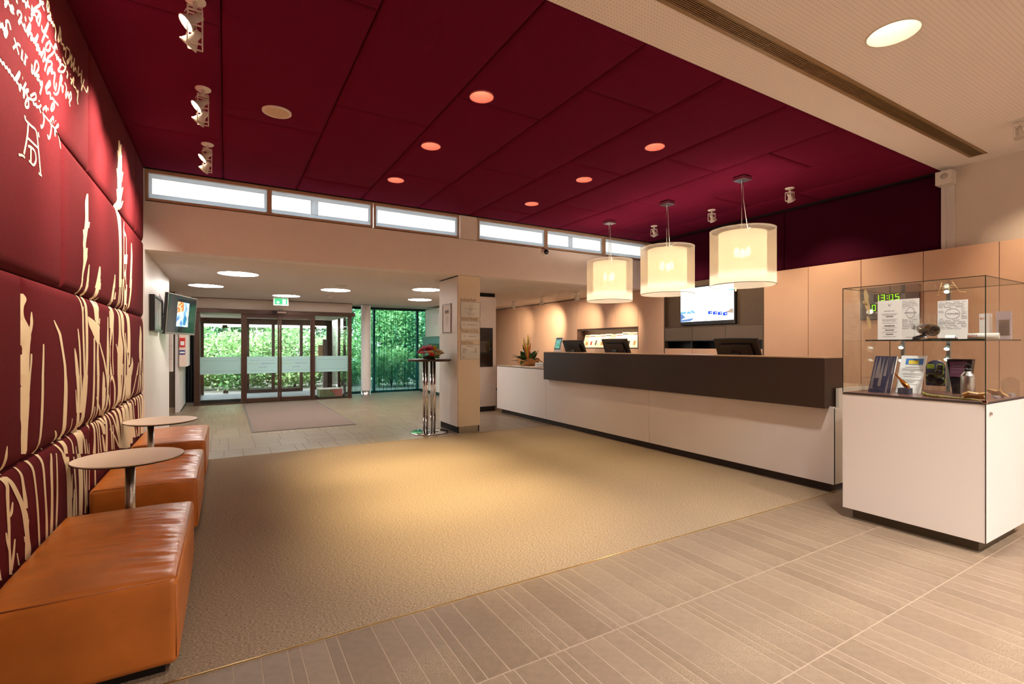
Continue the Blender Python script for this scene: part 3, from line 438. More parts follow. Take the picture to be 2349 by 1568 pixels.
def drape(mb, L, R_):
    """a printed strip following the padded surface; L,R_ lists of (y,z) edge points"""
    rows = []
    for k in range(len(L)-1):
        ln = math.hypot(L[k+1][0]-L[k][0], L[k+1][1]-L[k][1]); n = max(1, int(ln/0.022))
        for i in range(n + (1 if k == len(L)-2 else 0)):
            t = i/n
            ly, lz = L[k][0]+(L[k+1][0]-L[k][0])*t, L[k][1]+(L[k+1][1]-L[k][1])*t
            ry, rz = R_[k][0]+(R_[k+1][0]-R_[k][0])*t, R_[k][1]+(R_[k+1][1]-R_[k][1])*t
            nw = max(1, int(abs(ry-ly)/0.03))
            pts = [(ly+(ry-ly)*j/3, lz+(rz-lz)*j/3) for j in range(4)]
            rows.append([(wall_x(y, z)+0.0016, y, z) for y, z in pts])
    mb.grid(rows, True)
gm = MB()
def smooth_strip(S):
    out = []
    n = len(S)
    for k in range(n-1):
        p0, p1, p2, p3 = S[max(k-1,0)], S[k], S[k+1], S[min(k+2,n-1)]
        for i in range(4):
            t = i/4; t2 = t*t; t3 = t2*t
            out.append(tuple(0.5*((2*p1[c])+(-p0[c]+p2[c])*t+(2*p0[c]-5*p1[c]+4*p2[c]-p3[c])*t2+(-p0[c]+3*p1[c]-3*p2[c]+p3[c])*t3) for c in range(len(p1))))
    out.append(tuple(S[-1])); return out
for S in GRASS:
    Q = smooth_strip(S)
    drape(gm, [(q[0],q[1]) for q in Q], [(q[2],q[3]) for q in Q])
go = gm.build('grass_print', m_print, wall_left); go['label'] = 'cream silhouettes of tall grasses printed on the burgundy panels'
sm2 = MB()
for S in SCRIPT:
    Q = smooth_strip(S) if len(S) > 2 else [tuple(p) for p in S]
    L, Rr = [], []
    for k in range(len(Q)):
        a, b = Q[max(k-1,0)], Q[min(k+1,len(Q)-1)]
        dy, dz = b[0]-a[0], b[1]-a[1]; ln = math.hypot(dy, dz) or 1e-6
        ny, nz = -dz/ln*0.0092, dy/ln*0.0054
        L.append((Q[k][0]-ny, Q[k][1]-nz)); Rr.append((Q[k][0]+ny, Q[k][1]+nz))
    drape(sm2, Rr, L)
so = sm2.build('script_print', m_print, wall_left); so['label'] = 'cream handwriting and monogram printed high on the burgundy wall'

# ------------------------------------------------------------------ burgundy ceiling
ceil = struct(MB().box(XL-0.3, 7.5, YF-4.53, YF+0.3, 3.52, 3.62).build('ceiling', m_shadow, origin=(0,0,0)))
CXS = [XL-0.04, -0.02, 0.805, 1.632, 2.452, 3.278, 4.105, 4.945, 5.765, 6.58, XU]
CSE = [[3.63, 5.62], [2.97, 4.97], [4.31, 6.33], [3.67, 5.63], [3.05, 4.975], [4.34, 6.33], [3.72, 5.70], [3.07, 5.07], [4.37, 6.37], [3.70, 5.70]]
DL = [(x, y) for x in (1.79, 3.75) for y in (3.53, 4.66, 5.83)]
for (x0, x1), se in zip(zip(CXS[:-1], CXS[1:]), CSE):
    ys = [2.385]+se+[YF]
    for y0, y1 in zip(ys[:-1], ys[1:]):
        g = 0.0015
        o = pad_panel('padded_panel', m_redceil, ceil, lambda a, b, d, x0=x0, y0=y0: (x0+g+a, y0+g+b, ZC+d), x1-x0-2*g, y1-y0-2*g, thick=0.06, flip=True)
        cs = [MB().cyl(p, 0.102, ZC-0.2, ZC+0.3, 40) for p in DL if x0 < p[0] < x1 and y0-0.11 < p[1] < y1+0.11]
        if cs: cut(o, cs)

# ------------------------------------------------------------------ white perforated ceilings
def perf_mat(name, col, pitch, dot):
    m = mat(name, col, 0.8, spec=0.2); nt = m.node_tree; b = nt.nodes['Principled BSDF']
    tc = nt.nodes.new('ShaderNodeTexCoord'); mp = nt.nodes.new('ShaderNodeVectorMath'); mp.operation = 'SCALE'; mp.inputs['Scale'].default_value = 1/pitch
    nt.links.new(tc.outputs['Object'], mp.inputs[0])
    fr = nt.nodes.new('ShaderNodeVectorMath'); fr.operation = 'FRACTION'; nt.links.new(mp.outputs[0], fr.inputs[0])
    sb = nt.nodes.new('ShaderNodeVectorMath'); sb.operation = 'SUBTRACT'; sb.inputs[1].default_value = (0.5, 0.5, 0); nt.links.new(fr.outputs[0], sb.inputs[0])
    mz = nt.nodes.new('ShaderNodeVectorMath'); mz.operation = 'MULTIPLY'; mz.inputs[1].default_value = (1, 1, 0); nt.links.new(sb.outputs[0], mz.inputs[0])
    ln = nt.nodes.new('ShaderNodeVectorMath'); ln.operation = 'LENGTH'; nt.links.new(mz.outputs[0], ln.inputs[0])
    lt = nt.nodes.new('ShaderNodeMath'); lt.operation = 'LESS_THAN'; lt.inputs[1].default_value = dot; nt.links.new(ln.outputs['Value'], lt.inputs[0])
    mx = nt.nodes.new('ShaderNodeMix'); mx.data_type = 'RGBA'; nt.links.new(lt.outputs[0], mx.inputs[0]); mx.inputs[6].default_value = lin(col); mx.inputs[7].default_value = lin(tuple(c*0.86 for c in col))
    nt.links.new(mx.outputs[2], b.inputs['Base Color']); return m
m_perf = perf_mat('perforated_board', (240, 230, 224), 0.026, 0.17)
m_perf2 = perf_mat('perforated_board_low', (232, 222, 214), 0.03, 0.16)
WDL = [(3.768, 1.49), (1.80, 1.49), (1.80, -0.6), (3.768, -0.6), (5.75, -0.6), (1.80, -2.4), (3.768, -2.4), (5.75, -2.4)]
VX0, VX1, VY0, VY1 = 1.4, 6.96, 1.905, 2.055
cw = struct(MB().box(XL-0.3, 7.5, YB, 2.383, ZW, ZW+0.05).build('ceiling.001', m_perf, origin=(0,0,0)))
cut(cw, [MB().cyl(p, 0.15, ZW-0.1, ZW+0.2, 48) for p in WDL]+[MB().box(VX0+0.006, VX1-0.006, VY0+0.006, VY1-0.006, ZW-0.1, ZW+0.2)])
struct(MB().box(XL-0.3, 7.5, YB, 2.36, 3.62, 3.70).build('ceiling.002', m_shadow, origin=(0,0,0)))
cl = struct(MB().box(-3.0, 7.5, YF+0.25, 13.10, ZL, ZL+0.2).build('ceiling.003', m_perf2, origin=(0,0,0)))
struct(MB().box(2.86, 7.5, 13.10, 14.3, ZL+0.012, ZL+0.2).build('ceiling.004', m_wall, origin=(0,0,0)))

# ================================================================== FASCIA AND CLERESTORY
fas = struct(MB().box(XL-0.35, XT+0.1, YF, YF+0.25, ZL, 3.008).build('wall_entrance', m_fascia, origin=(0,0,0)))
mb = MB(); mb.box(3.13, 3.415, YF+0.005, YF+0.25, 3.016, 3.40); mb.box(XL-0.35, XL+0.004, YF, YF+0.25, 3.0, 3.40); mb.build('pier', m_fascia, fas)
MB().box(XL, XT+0.1, YF+0.02, YF+0.24, 3.006, 3.018).build('shadow_joint', m_shadow, fas)
def frost_pane(name, col, amt, sc):
    m = bpy.data.materials.new(name); m.use_nodes = True; nt = m.node_tree; nt.nodes.clear()
    o = nt.nodes.new('ShaderNodeOutputMaterial'); t = nt.nodes.new('ShaderNodeBsdfTranslucent'); d = nt.nodes.new('ShaderNodeBsdfDiffuse')
    tc = nt.nodes.new('ShaderNodeTexCoord'); n = nt.nodes.new('ShaderNodeTexNoise'); n.inputs['Scale'].default_value = sc; n.inputs['Detail'].default_value = 4
    nt.links.new(tc.outputs['Object'], n.inputs['Vector'])
    r = nt.nodes.new('ShaderNodeValToRGB'); c = lin(col); r.color_ramp.elements[0].position = 0.35; r.color_ramp.elements[1].position = 0.65
    r.color_ramp.elements[0].color = tuple(v*(1-amt) for v in c[:3])+(1,); r.color_ramp.elements[1].color = c
    nt.links.new(n.outputs['Fac'], r.inputs['Fac']); nt.links.new(r.outputs['Color'], t.inputs[0]); d.inputs[0].default_value = c
    mx = nt.nodes.new('ShaderNodeMixShader'); mx.inputs[0].default_value = 0.25
    nt.links.new(t.outputs[0], mx.inputs[1]); nt.links.new(d.outputs[0], mx.inputs[2]); nt.links.new(mx.outputs[0], o.inputs[0]); return m
m_pane = frost_pane('frosted_glass', (232, 234, 234), 0.3, 60)
m_paneedge = frost_pane('grey_daylit_reveal', (176, 179, 182), 0.03, 3)  # white reveal's dimmer daylight is put in as a grey translucent colour
WIN = [(-0.754, 0.461, 0), (0.511, 1.764, 1), (1.831, 3.087, 0), (3.453, 4.706, 0), (4.760, 5.990, 1), (6.057, 7.15, 2)]
for i, (a, b, kind) in enumerate(WIN):
    fr = MB(); z0, z1 = 3.018, 3.372; pa, pb, pz0, pz1 = a, b, 3.045, 3.335
    oa, ob = a-0.026, b+0.026
    fr.box(oa, ob, YF-0.006, YF+0.05, z0, pz0); fr.box(oa, ob, YF-0.006, YF+0.05, pz1, z1)
    fr.box(oa, pa, YF-0.006, YF+0.05, pz0, pz1); fr.box(pb, ob, YF-0.006, YF+0.05, pz0, pz1)
    w = struct(fr.build('window_%d' % (i+1), m_wood, origin=((a+b)/2, YF, 3.2)))
    iz0, iz1 = pz0+0.055, pz1-0.05; ia, ib = pa+0.03, pb-0.03
    holes = [(ia, ib)] if kind != 1 else [(ia-0.03, pa+0.47), (pa+0.56, ib)]
    rv = MB(); yy = YF+0.03
    def rect(x0, x1, za, zb, mbb): mbb.box(x0, x1, yy, yy+0.006, za, zb)
    rect(pa, pb, pz0, iz0, rv); rect(pa, pb, iz1, pz1, rv)
    xs = pa
    for h0, h1 in holes:
        if h0 > xs: rect(xs, h0, iz0, iz1, rv)
        xs = h1
    if xs < pb: rect(xs, pb, iz0, iz1, rv)
    rv.build('reveal', m_paneedge, w)
    for h0, h1 in holes: MB().box(h0, h1, yy+0.004, yy+0.010, iz0, iz1).build('pane', m_pane, w)
struct(MB().box(XL-0.3, 7.5, YF+0.0, YF+0.25, 3.374, 3.62).build('trim_1', m_shadow, origin=(0,0,0)))

# ================================================================== OTHER WALLS
wl2 = struct(MB().box(XL-0.3, XL, YF, 9.73, 0, ZL).build('wall_left.001', m_white, origin=(0,0,0)))
struct(MB().box(-3.0, -0.815, 12.10, 12.2, 0.10, ZL).build('wall_left.002', m_brown, origin=(0,0,0)))
struct(MB().box(-3.0, -0.815, 12.085, 12.2, 0, 0.10).build('baseboard_left', mat('beige_skirting', (150, 128, 106), 0.5), origin=(0,0,0)))
struct(MB().box(-0.875, -0.805, 12.05, 13.9, 0, ZL).build('wall_left.003', m_white, origin=(0,0,0)))
struct(MB().box(-3.1, -3.0, 9.4, 14.3, -0.1, 2.7).build('wall_left.004', m_brown, origin=(0,0,0)))
struct(MB().box(-3.0, -0.9, 9.63, 9.73, 0, ZL).build('wall_left.005', m_brown, origin=(0,0,0)))
struct(MB().box(-3.0, -0.6, 14.2, 14.3, -0.1, 2.7).build('wall_left.006', m_shadow, origin=(0,0,0)))
struct(MB().box(-0.805, -0.62, 14.1, 14.2, 0, ZL).build('wall_left.007', m_shadow, origin=(0,0,0)))
struct(MB().box(-1.2, 7.6, YB-0.2, YB, -0.1, 3.7).build('wall_front', m_wall, origin=(0,0,0)))
# right wall: tan laminate cupboard fronts
XW = 7.46
wr = struct(MB().box(XW, XW+0.2, YB, 14.3, -0.1, 3.7).build('wall_right', m_shadow, origin=(0,0,0)))
def tanp(y0, y1, z0, z1, m=m_tan, name='panel'):
    g = 0.003; return MB().box(XT, XT+0.022, y0+g, y1-g, z0+g, z1-g).build(name, m, wr, bevel=0.0015, seg=1)
ZT = 2.472
yj = [YB, -3.0, -2.35, -1.7, -1.07, -0.43, 0.22, 0.87, 1.20, 1.854, 2.509, 3.163, 3.827, 4.487]
for a, b in zip(yj[:-1], yj[1:]): tanp(a, b, 0.08, ZT)
tanp(6.456, 7.118, 0.08, ZT if False else 2.45)
for a, b in ((7.118, 7.773), (7.773, 8.42), (8.42, 9.074)):
    tanp(a, b, 1.74, 2.45); tanp(a, b, 0.08, 1.30)
for a, b in ((9.074, 11.70), (11.70, 13.3)): tanp(a, b, 0.08, 2.44)
MB().box(XT+0.03, XW, 2.36, 4.487, ZT-0.01, ZT+0.004).build('top_ledge', m_tan, wr)
MB().box(XT+0.02, XT+0.04, YB, 13.3, 0, 0.08).build('plinth', m_dark, wr)
# magazine recess
mg = MB(); mg.box(XT+0.20, XT+0.22, 7.118, 9.074, 1.30, 1.74); mg.box(XT, XT+0.2, 7.118, 9.074, 1.30, 1.318); mg.box(XT, XT+0.2, 7.118, 9.074, 1.722, 1.74)
mg.box(XT, XT+0.2, 7.118, 7.136, 1.318, 1.722); mg.box(XT, XT+0.2, 9.056, 9.074, 1.318, 1.722)
mg.build('magazine_recess', mat('dark_red_brown', (74, 50, 46), 0.5), wr)
# dark bay behind the desk
MB().box(7.175, 7.195, 4.487, 6.456, 1.70, 2.50).build('bay_back', m_brown, wr)
mb = MB(); mb.box(XT, 7.2, 4.487, 4.505, 1.217, 2.47); mb.box(XT, 7.2, 6.438, 6.456, 1.217, 2.47); mb.box(XT-0.004, 7.2, 4.487, 6.456, 1.688, 1.702); mb.build('bay_frame', m_brown, wr)
MB().box(XT+0.02, XT+0.06, 4.505, 6.438, 2.40, 2.475).build('bay_header', m_brown, wr)
for a, b in ((4.505, 5.151), (5.151, 5.812), (5.812, 6.438)):
    MB().box(XT, XT+0.02, a+0.003, b-0.003, 1.452, 1.686).build('bay_door', mat('grey_brown_front', (98, 84, 72), 0.45) if a == 4.505 else bpy.data.materials['grey_brown_front'], wr, bevel=0.0015, seg=1)
    tanp(a, b, 0.08, 1.312, m_tan, 'drawer_front')
    pg = MB(); pg.box(XT+0.28, XT+0.3, a, b, 1.312, 1.452); pg.box(XT, XT+0.28, a, a+0.03, 1.312, 1.452); pg.box(XT, XT+0.28, a, b, 1.440, 1.452); pg.build('pigeonhole', m_black, wr)
# upper walls above the cupboards
wu = struct(MB().box(7.26, XW, YB, YF+0.2, 2.49, 3.62).build('wall_right.001', m_shadow, origin=(0,0,0)))
for a, b in ((2.372, 4.242), (4.242, YF)):
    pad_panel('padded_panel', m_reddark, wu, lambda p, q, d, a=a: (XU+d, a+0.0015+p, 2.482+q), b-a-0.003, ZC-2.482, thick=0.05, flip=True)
MB().box(XU, 7.26, YB, 2.25, 2.476, ZW).build('plaster', m_wall, wu)
pil = MB(); pil.box(XU-0.012, 7.26, 2.25, 2.285, 2.476, ZW); pil.box(XU-0.004, 7.26, 2.285, 2.33, 2.476, ZW); pil.box(XU-0.012, 7.26, 2.33, 2.372, 2.476, ZW)
pil.build('duct', mat('white_duct', (216, 210, 206), 0.5), wu)
struct(MB().box(7.1, XW, YF, 14.3, ZL+0.001, 3.62).build('wall_right.002', m_wall, origin=(0,0,0)))
struct(MB().box(5.75, 7.46, 13.3, 13.4, 0, ZL+0.05).build('wall_back.001', mat('olive_panel', (160, 150, 110), 0.5), origin=(0,0,0)))

# ================================================================== LAMPS
m_lamp = emis('lamp_glow', (255, 232, 195), 12)
m_lampsoft = emis('lamp_glow_soft', (255, 244, 230), 3.5)
m_pink = mat('rose_reflector', (238, 132, 140), 0.35, spec=0.5)
m_gold = mat('white_reflector', (236, 226, 206), 0.3)
POSW = ['nearest the grille', 'in the middle of its row', 'nearest the clerestory']
# round recessed downlights in the burgundy ceiling
def downlight(x, y, label, watt):
    t = thing('downlight', label, 'downlight', (x, y, ZC), 'downlights in the burgundy ceiling')
    MB().lathe([(0.099, 0.002), (0.099, -0.004), (0.093, -0.004), (0.093, 0.002)], (x, y, ZC), 40, False, False).build('trim_ring', m_pink, t)
    MB().lathe([(0.096, 0.0), (0.088, 0.05), (0.066, 0.10)], (x, y, ZC), 40, False, False).build('reflector', m_pink, t)
    MB().lathe([(0.001, 0.0), (0.05, 0.0), (0.066, 0.004), (0.066, 0.03), (0.001, 0.03)], (x, y, ZC+0.096), 32, False, False).build('lamp', emis('halogen_glow', (255, 214, 150), 6) if 'halogen_glow' not in bpy.data.materials else bpy.data.materials['halogen_glow'], t)
    spot('downlight_beam', (x, y, ZC+0.085), (x, y, 0), watt, 52, (1.0, 0.80, 0.46), 1.0, 0.045, t)
for i, x in enumerate((1.79, 3.75)):
    for j, y in enumerate((3.53, 4.66, 5.83)):
        downlight(x, y, 'pink-lit recessed downlight of the row %s, %s' % (('over the carpet', 'towards the counter')[i], POSW[j]), (410, 110)[i])
# wide downlights in the white ceiling (one in view; the others unseen, added to lift the room light)
for x, y in WDL:
    t = thing('ceiling_light', 'large round recessed white light in the perforated ceiling' if y > 1 and x == 3.768 else 'round recessed light added outside the view to raise the room light', 'ceiling light', (x, y, ZW), 'lights of the white ceiling')
    MB().lathe([(0.149, 0.002), (0.149, -0.004), (0.142, -0.004), (0.142, 0.002)], (x, y, ZW), 48, False, False).build('trim_ring', m_gold, t)
    MB().lathe([(0.146, 0.0), (0.138, 0.06), (0.11, 0.13)], (x, y, ZW), 48, False, False).build('reflector', m_gold, t)
    MB().lathe([(0.001, 0.0), (0.09, 0.0), (0.112, 0.01), (0.112, 0.03), (0.001, 0.03)], (x, y, ZW+0.12), 32, False, False).build('lamp', m_lampsoft, t)
    spot('ceiling_beam', (x, y, ZW+0.10), (x, y, 0), 170 if y > 1 else 270, 96 if y > 1 else 130, SOFT if y > 1 else (1.0, 0.95, 0.92), 0.8, 0.09, t)
# flush LED discs of the low ceiling
LOW = [(0.177, 8.53, 'nearest the burgundy wall'), (-0.295, 10.52, 'nearest the wall television'), (1.163, 11.75, 'just in front of the exit sign'), (1.881, 10.05, 'beside the smoke detector'), (3.402, 9.08, 'nearest the square column'), (4.0, 11.14, 'nearest the sheer curtain')]
m_led = emis('led_disc', (255, 246, 238), 24, True)
for x, y, w in LOW:
    t = thing('ceiling_disc_light', 'flat glowing disc light in the low lobby ceiling, ' + w, 'ceiling light', (x, y, ZL), 'disc lights of the low ceiling')
    MB().lathe([(0.285, 0.0), (0.285, -0.006), (0.272, -0.006), (0.272, 0.0)], (x, y, ZL), 48, False, False).build('rim', m_whitemetal, t)
    MB().lathe([(0.001, -0.004), (0.273, -0.004)], (x, y, ZL), 48, False, False, False).build('diffuser', m_led, t)

# gimbal spots hanging from the ceiling
def gimbal(x, y, zc, label, heads, watt, deg, col, group, glow, parent_only=False):
    t = thing('spotlight', label, 'spotlight', (x, y, zc), group)
    MB().lathe([(0.001, -0.012), (0.045, -0.012), (0.055, -0.004), (0.055, 0.004)], (x, y, zc), 24, False, False).build('mount', m_whitemetal, t)
    MB().cyl((x, y), 0.011, zc-0.055, zc-0.01, 12).build('stem', m_whitemetal, t)
    n = len(heads); s = 0.036; zb = zc-0.055
    br = MB(); w = 0.006; Hh = 0.105*n
    for sx in (-s, s):
        for sy in (-s, s): br.box(x+sx-w/2, x+sx+w/2, y+sy-w/2, y+sy+w/2, zb-Hh, zb)
    for q in range(n+1):
        z = zb-q*0.105
        br.box(x-s, x+s, y-s-w/2, y-s+w/2, z-0.005, z+0.003); br.box(x-s, x+s, y+s-w/2, y+s+w/2, z-0.005, z+0.003)
        br.box(x-s-w/2, x-s+w/2, y-s, y+s, z-0.005, z+0.003); br.box(x+s-w/2, x+s+w/2, y-s, y+s, z-0.005, z+0.003)
    br.box(x-s, x+s, y-0.008, y+0.008, zb-0.003, zb+0.003)
    br.build('bracket', m_whitemetal, t)
    for q, tg in enumerate(heads):
        c = Vector((x, y, zb-0.052-q*0.105)); d = (Vector(tg)-c).normalized()
        M = Matrix.Translation(c+d*0.035) @ d.to_track_quat('Z', 'Y').to_matrix().to_4x4()
        h = MB().lathe([(0.02, -0.075), (0.022, -0.075), (0.022, -0.03), (0.03, -0.02), (0.047, 0.022), (0.05, 0.022), (0.05, 0.03), (0.046, 0.03), (0.044, 0.02), (0.02, -0.01)], (0,0,0), 24, True, True).xf(M).build('lamp_head', m_whitemetal, t)
        MB().lathe([(0.001, 0.026), (0.0455, 0.026)], (0,0,0), 24, False, False, False).xf(M).build('lens', glow, h)
        cab = [M @ Vector(p) for p in ((0.0, 0.02, -0.07), (0.0, 0.05, -0.09), (0, 0.07, -0.06), (0, 0.05, -0.01))]
        MB().tube(cab, 0.003, 6).build('lead', m_whitemetal, h)
        spot('spot_beam', c+d*0.115, tg, watt, deg, col, 1.0, 0.03, t)
    return t
g1 = 'double wall-washer spots along the burgundy wall'
WWW = 92
LS = [(-0.15, 3.39, 'topmost in view'), (-0.148, 4.53, 'second from the clerestory'), (-0.15, 5.75, 'nearest the clerestory')]
for x, y, w in LS:
    gimbal(x, y, ZC, 'lit double-head white spotlight above the burgundy wall, ' + w, [(XL, y-0.12, 2.65), (XL, y+0.40, 2.38)], WWW, 84, (1.0, 0.86, 0.70), g1, m_lamp)
gimbal(-0.15, 2.20, ZW, 'double-head white spotlight of the burgundy wall row, outside the view', [(XL, 2.35, 2.65), (XL, 2.75, 2.38)], 55, 84, (1.0, 0.86, 0.70), g1, m_lamp)
g2 = 'single spots over the reception aisle'
m_lensdim = emis('lens_glow', (255, 236, 205), 3.0)
for (x, y), w in zip(((6.217, 3.58), (6.225, 4.745), (6.22, 5.87)), ('right of the largest pendant', 'between the two nearer pendants', 'between the two farther pendants')):
    gimbal(x, y, ZC, 'small white spotlight over the reception aisle, ' + w, [(XT, y-0.1, 1.9)], 40, 80, AMBER, g2, m_lensdim)
gimbal(6.2, 1.48, ZW, 'steel spotlight in the white ceiling at the right edge', [(XT, 1.4, 1.9)], 40, 80, AMBER, g2, m_lensdim)
g3 = 'spots in the low ceiling by the tan wall'
for (x, y), w, e in zip(((6.218, 10.51), (6.21, 9.23), (6.219, 7.96), (6.22, 7.20)), ('farthest along', 'second from the far end', 'third from the far end', 'behind the farthest pendant'), (34, 105, 55, 45)):
    gimbal(x, y, ZL, 'small spotlight in the low ceiling before the tan wall, ' + w, [(XT, y+(1.2, 0.95, 0.8, 0.3)[(10.51, 9.23, 7.96, 7.20).index(y)], 1.75)], e, 70, AMBER, g3, m_lensdim)

# ------------------------------------------------------------------ pendants
def shade_mat(name, col, a, fine):
    m = bpy.data.materials.new(name); m.use_nodes = True; nt = m.node_tree; nt.nodes.clear()
    o = nt.nodes.new('ShaderNodeOutputMaterial'); t = nt.nodes.new('ShaderNodeBsdfTransparent'); t.inputs[0].default_value = (1, 0.97, 0.92, 1)
    d = nt.nodes.new('ShaderNodeBsdfDiffuse'); l = nt.nodes.new('ShaderNodeBsdfTranslucent')
    d.inputs[0].default_value = lin(col); l.inputs[0].default_value = lin(col)
    m1 = nt.nodes.new('ShaderNodeMixShader'); m1.inputs[0].default_value = 0.55
    nt.links.new(d.outputs[0], m1.inputs[1]); nt.links.new(l.outputs[0], m1.inputs[2])
    tc = nt.nodes.new('ShaderNodeTexCoord'); wv = nt.nodes.new('ShaderNodeTexWave'); wv.bands_direction = 'DIAGONAL' if fine else 'Z'
    wv.inputs['Scale'].default_value = 55; nt.links.new(tc.outputs['Object'], wv.inputs['Vector'])
    mr = nt.nodes.new('ShaderNodeMapRange'); mr.inputs['To Min'].default_value = a-0.06; mr.inputs['To Max'].default_value = a+0.06
    nt.links.new(wv.outputs['Fac'], mr.inputs['Value'])
    m2 = nt.nodes.new('ShaderNodeMixShader'); nt.links.new(mr.outputs[0], m2.inputs[0]); nt.links.new(t.outputs[0], m2.inputs[1]); nt.links.new(m1.outputs[0], m2.inputs[2])
    nt.links.new(m2.outputs[0], o.inputs[0]); return m
m_shade = shade_mat('pendant_fabric', (238, 230, 216), 0.52, False)
m_shade2 = shade_mat('pendant_inner_fabric', (196, 182, 160), 0.88, True)
m_bulb = emis('bulb_glow', (255, 226, 180), 9)
m_wire = mat('shade_ring', (170, 160, 148), 0.4)
def pendant(x, y, label, cordx):
    t = thing('pendant_lamp', label, 'pendant lamp', (x, y, 2.07), 'drum pendants over the counter')
    z0, z1, r = 2.075, 2.735, 0.362
    MB().box(x-0.075, x+0.075, y-0.075, y+0.075, ZC-0.045, ZC-0.006).build('canopy', m_steel, t, bevel=0.003)
    MB().tube([(x-0.01, y, ZC-0.045), (x-0.01, y, z1-0.02)], 0.004, 6).build('suspension_wire', m_steel, t)
    MB().tube([(x+0.015, y, ZC-0.045), (x+0.016, y-0.005, 3.1), (x+0.02+cordx*0.5, y-0.01, 2.9), (x+0.02+cordx, y-0.02, z1-0.02)], 0.004, 6).build('cord', m_whitemetal, t)
    sh = MB().lathe([(r, z0), (r, z1)], (x, y, 0), 72, False, False).build('outer_shade', m_shade, t)
    MB().lathe([(r-0.004, z0), (r+0.002, z0), (r+0.002, z0+0.006), (r-0.004, z0+0.006)], (x, y, 0), 72, False, False).build('rim', m_wire, sh)
    MB().lathe([(r-0.004, z1-0.006), (r+0.002, z1-0.006), (r+0.002, z1), (r-0.004, z1)], (x, y, 0), 72, False, False).build('rim', m_wire, sh)
    i = MB().lathe([(0.262, 2.19), (0.262, 2.70)], (x, y, 0), 64, False, False).build('inner_shade', m_shade2, t)
    fr = MB()
    for k in range(3):
        a = k*2.094; fr.tube([(x, y, z1-0.02), (x+math.cos(a)*r, y+math.sin(a)*r, z1-0.004)], 0.003, 6)
    fr.cyl((x, y), 0.02, z1-0.09, z1-0.01, 12); fr.build('spider', m_steel, t)
    for k in range(3):
        a = k*2.094+0.6; bx, by = x+math.cos(a)*0.07, y+math.sin(a)*0.07
        MB().ell((bx, by, 2.47), 0.032, 0.032, 0.06, 16, 10).build('bulb', m_bulb, t)
    point('pendant_glow', (x, y, 2.15), 7.5, (1.0, 0.86, 0.68), 0.09, t); point('pendant_uplight', (x, y, 2.66), 7.0, (1.0, 0.86, 0.68), 0.06, t)
pendant(5.353, 6.0, 'white drum pendant lamp over the counter, the smallest and farthest', 0.0)
pendant(5.333, 4.79, 'white drum pendant lamp over the counter, the middle one of three', 0.01)
pendant(5.318, 3.63, 'white drum pendant lamp over the counter, the largest and nearest', 0.07)

# ================================================================== OTHER CEILING THINGS
t = thing('ceiling_speaker', 'flat round cream loudspeaker grille in the burgundy ceiling', 'loudspeaker', (0.385, 4.65, ZC))
MB().lathe([(0.116, 0.004), (0.116, -0.006), (0.098, -0.010), (0.096, -0.006)], (0.385, 4.65, ZC), 48, False, False).build('rim', m_whitemetal, t)
MB().lathe([(0.001, -0.007), (0.097, -0.006)], (0.385, 4.65, ZC), 48, False, False).build('grille', mat('cream_mesh', (206, 184, 158), 0.7, bump=(900, 0.4, 0.001)), t)
# linear slot grille
vt = thing('air_grille', 'long bronze slotted air grille along the white ceiling', 'air vent', (4.2, 1.98, ZW))
m_bronze = mat('bronze_grille', (150, 122, 84), 0.4, 0.3)
mb = MB(); e = 0.03
mb.box(VX0, VX1, VY0, VY0+e, ZW-0.004, ZW+0.012); mb.box(VX0, VX1, VY1-e, VY1, ZW-0.004, ZW+0.012); mb.box(VX0, VX0+e, VY0+e, VY1-e, ZW-0.004, ZW+0.012); mb.box(VX1-e, VX1, VY0+e, VY1-e, ZW-0.004, ZW+0.012)
mb.build('frame', m_bronze, vt)
for k in range(7):
    yy = VY0+e+(k+0.5)*(VY1-VY0-2*e)/7
    MB().box(VX0+e, VX1-e, yy-0.0022, yy+0.0022, ZW-0.003, ZW+0.008).build('slat', m_bronze, vt)
x = VX0+0.12; k = 0
while x < VX1-0.1:
    MB().box(x-0.002, x+0.002, VY0+e, VY1-e, ZW-0.001, ZW+0.008).build('cross_bar', m_bronze, vt); x += (0.26, 0.44)[k % 2]; k += 1
MB().box(VX0, VX1, VY0, VY1, ZW+0.06, ZW+0.07).build('duct_liner', m_shadow, vt)
# low ceiling: detectors, speaker
for (x, y), w in zip(((1.979, 11.27),), ('behind the disc light',)):
    t = thing('smoke_detector', 'small white dome smoke detector in the low lobby ceiling', 'smoke detector', (x, y, ZL))
    MB().lathe([(0.06, 0), (0.06, -0.018), (0.045, -0.028)], (x, y, ZL), 24, False, False).build('base', m_whitemetal, t)
    MB().lathe([(0.04, -0.028), (0.045, -0.04), (0.03, -0.055), (0.001, -0.06)], (x, y, ZL), 24, False, False).build('sensor_dome', m_whitemetal, t)
t = thing('ceiling_speaker', 'thin round white loudspeaker ring in the low lobby ceiling', 'loudspeaker', (1.833, 9.27, ZL))
MB().lathe([(0.115, 0), (0.115, -0.006), (0.1, -0.008), (0.098, -0.004)], (1.833, 9.27, ZL), 32, False, False).build('rim', m_whitemetal, t)
MB().lathe([(0.001, -0.004), (0.098, -0.004)], (1.833, 9.27, ZL), 32, False, False).build('grille', m_wall, t)
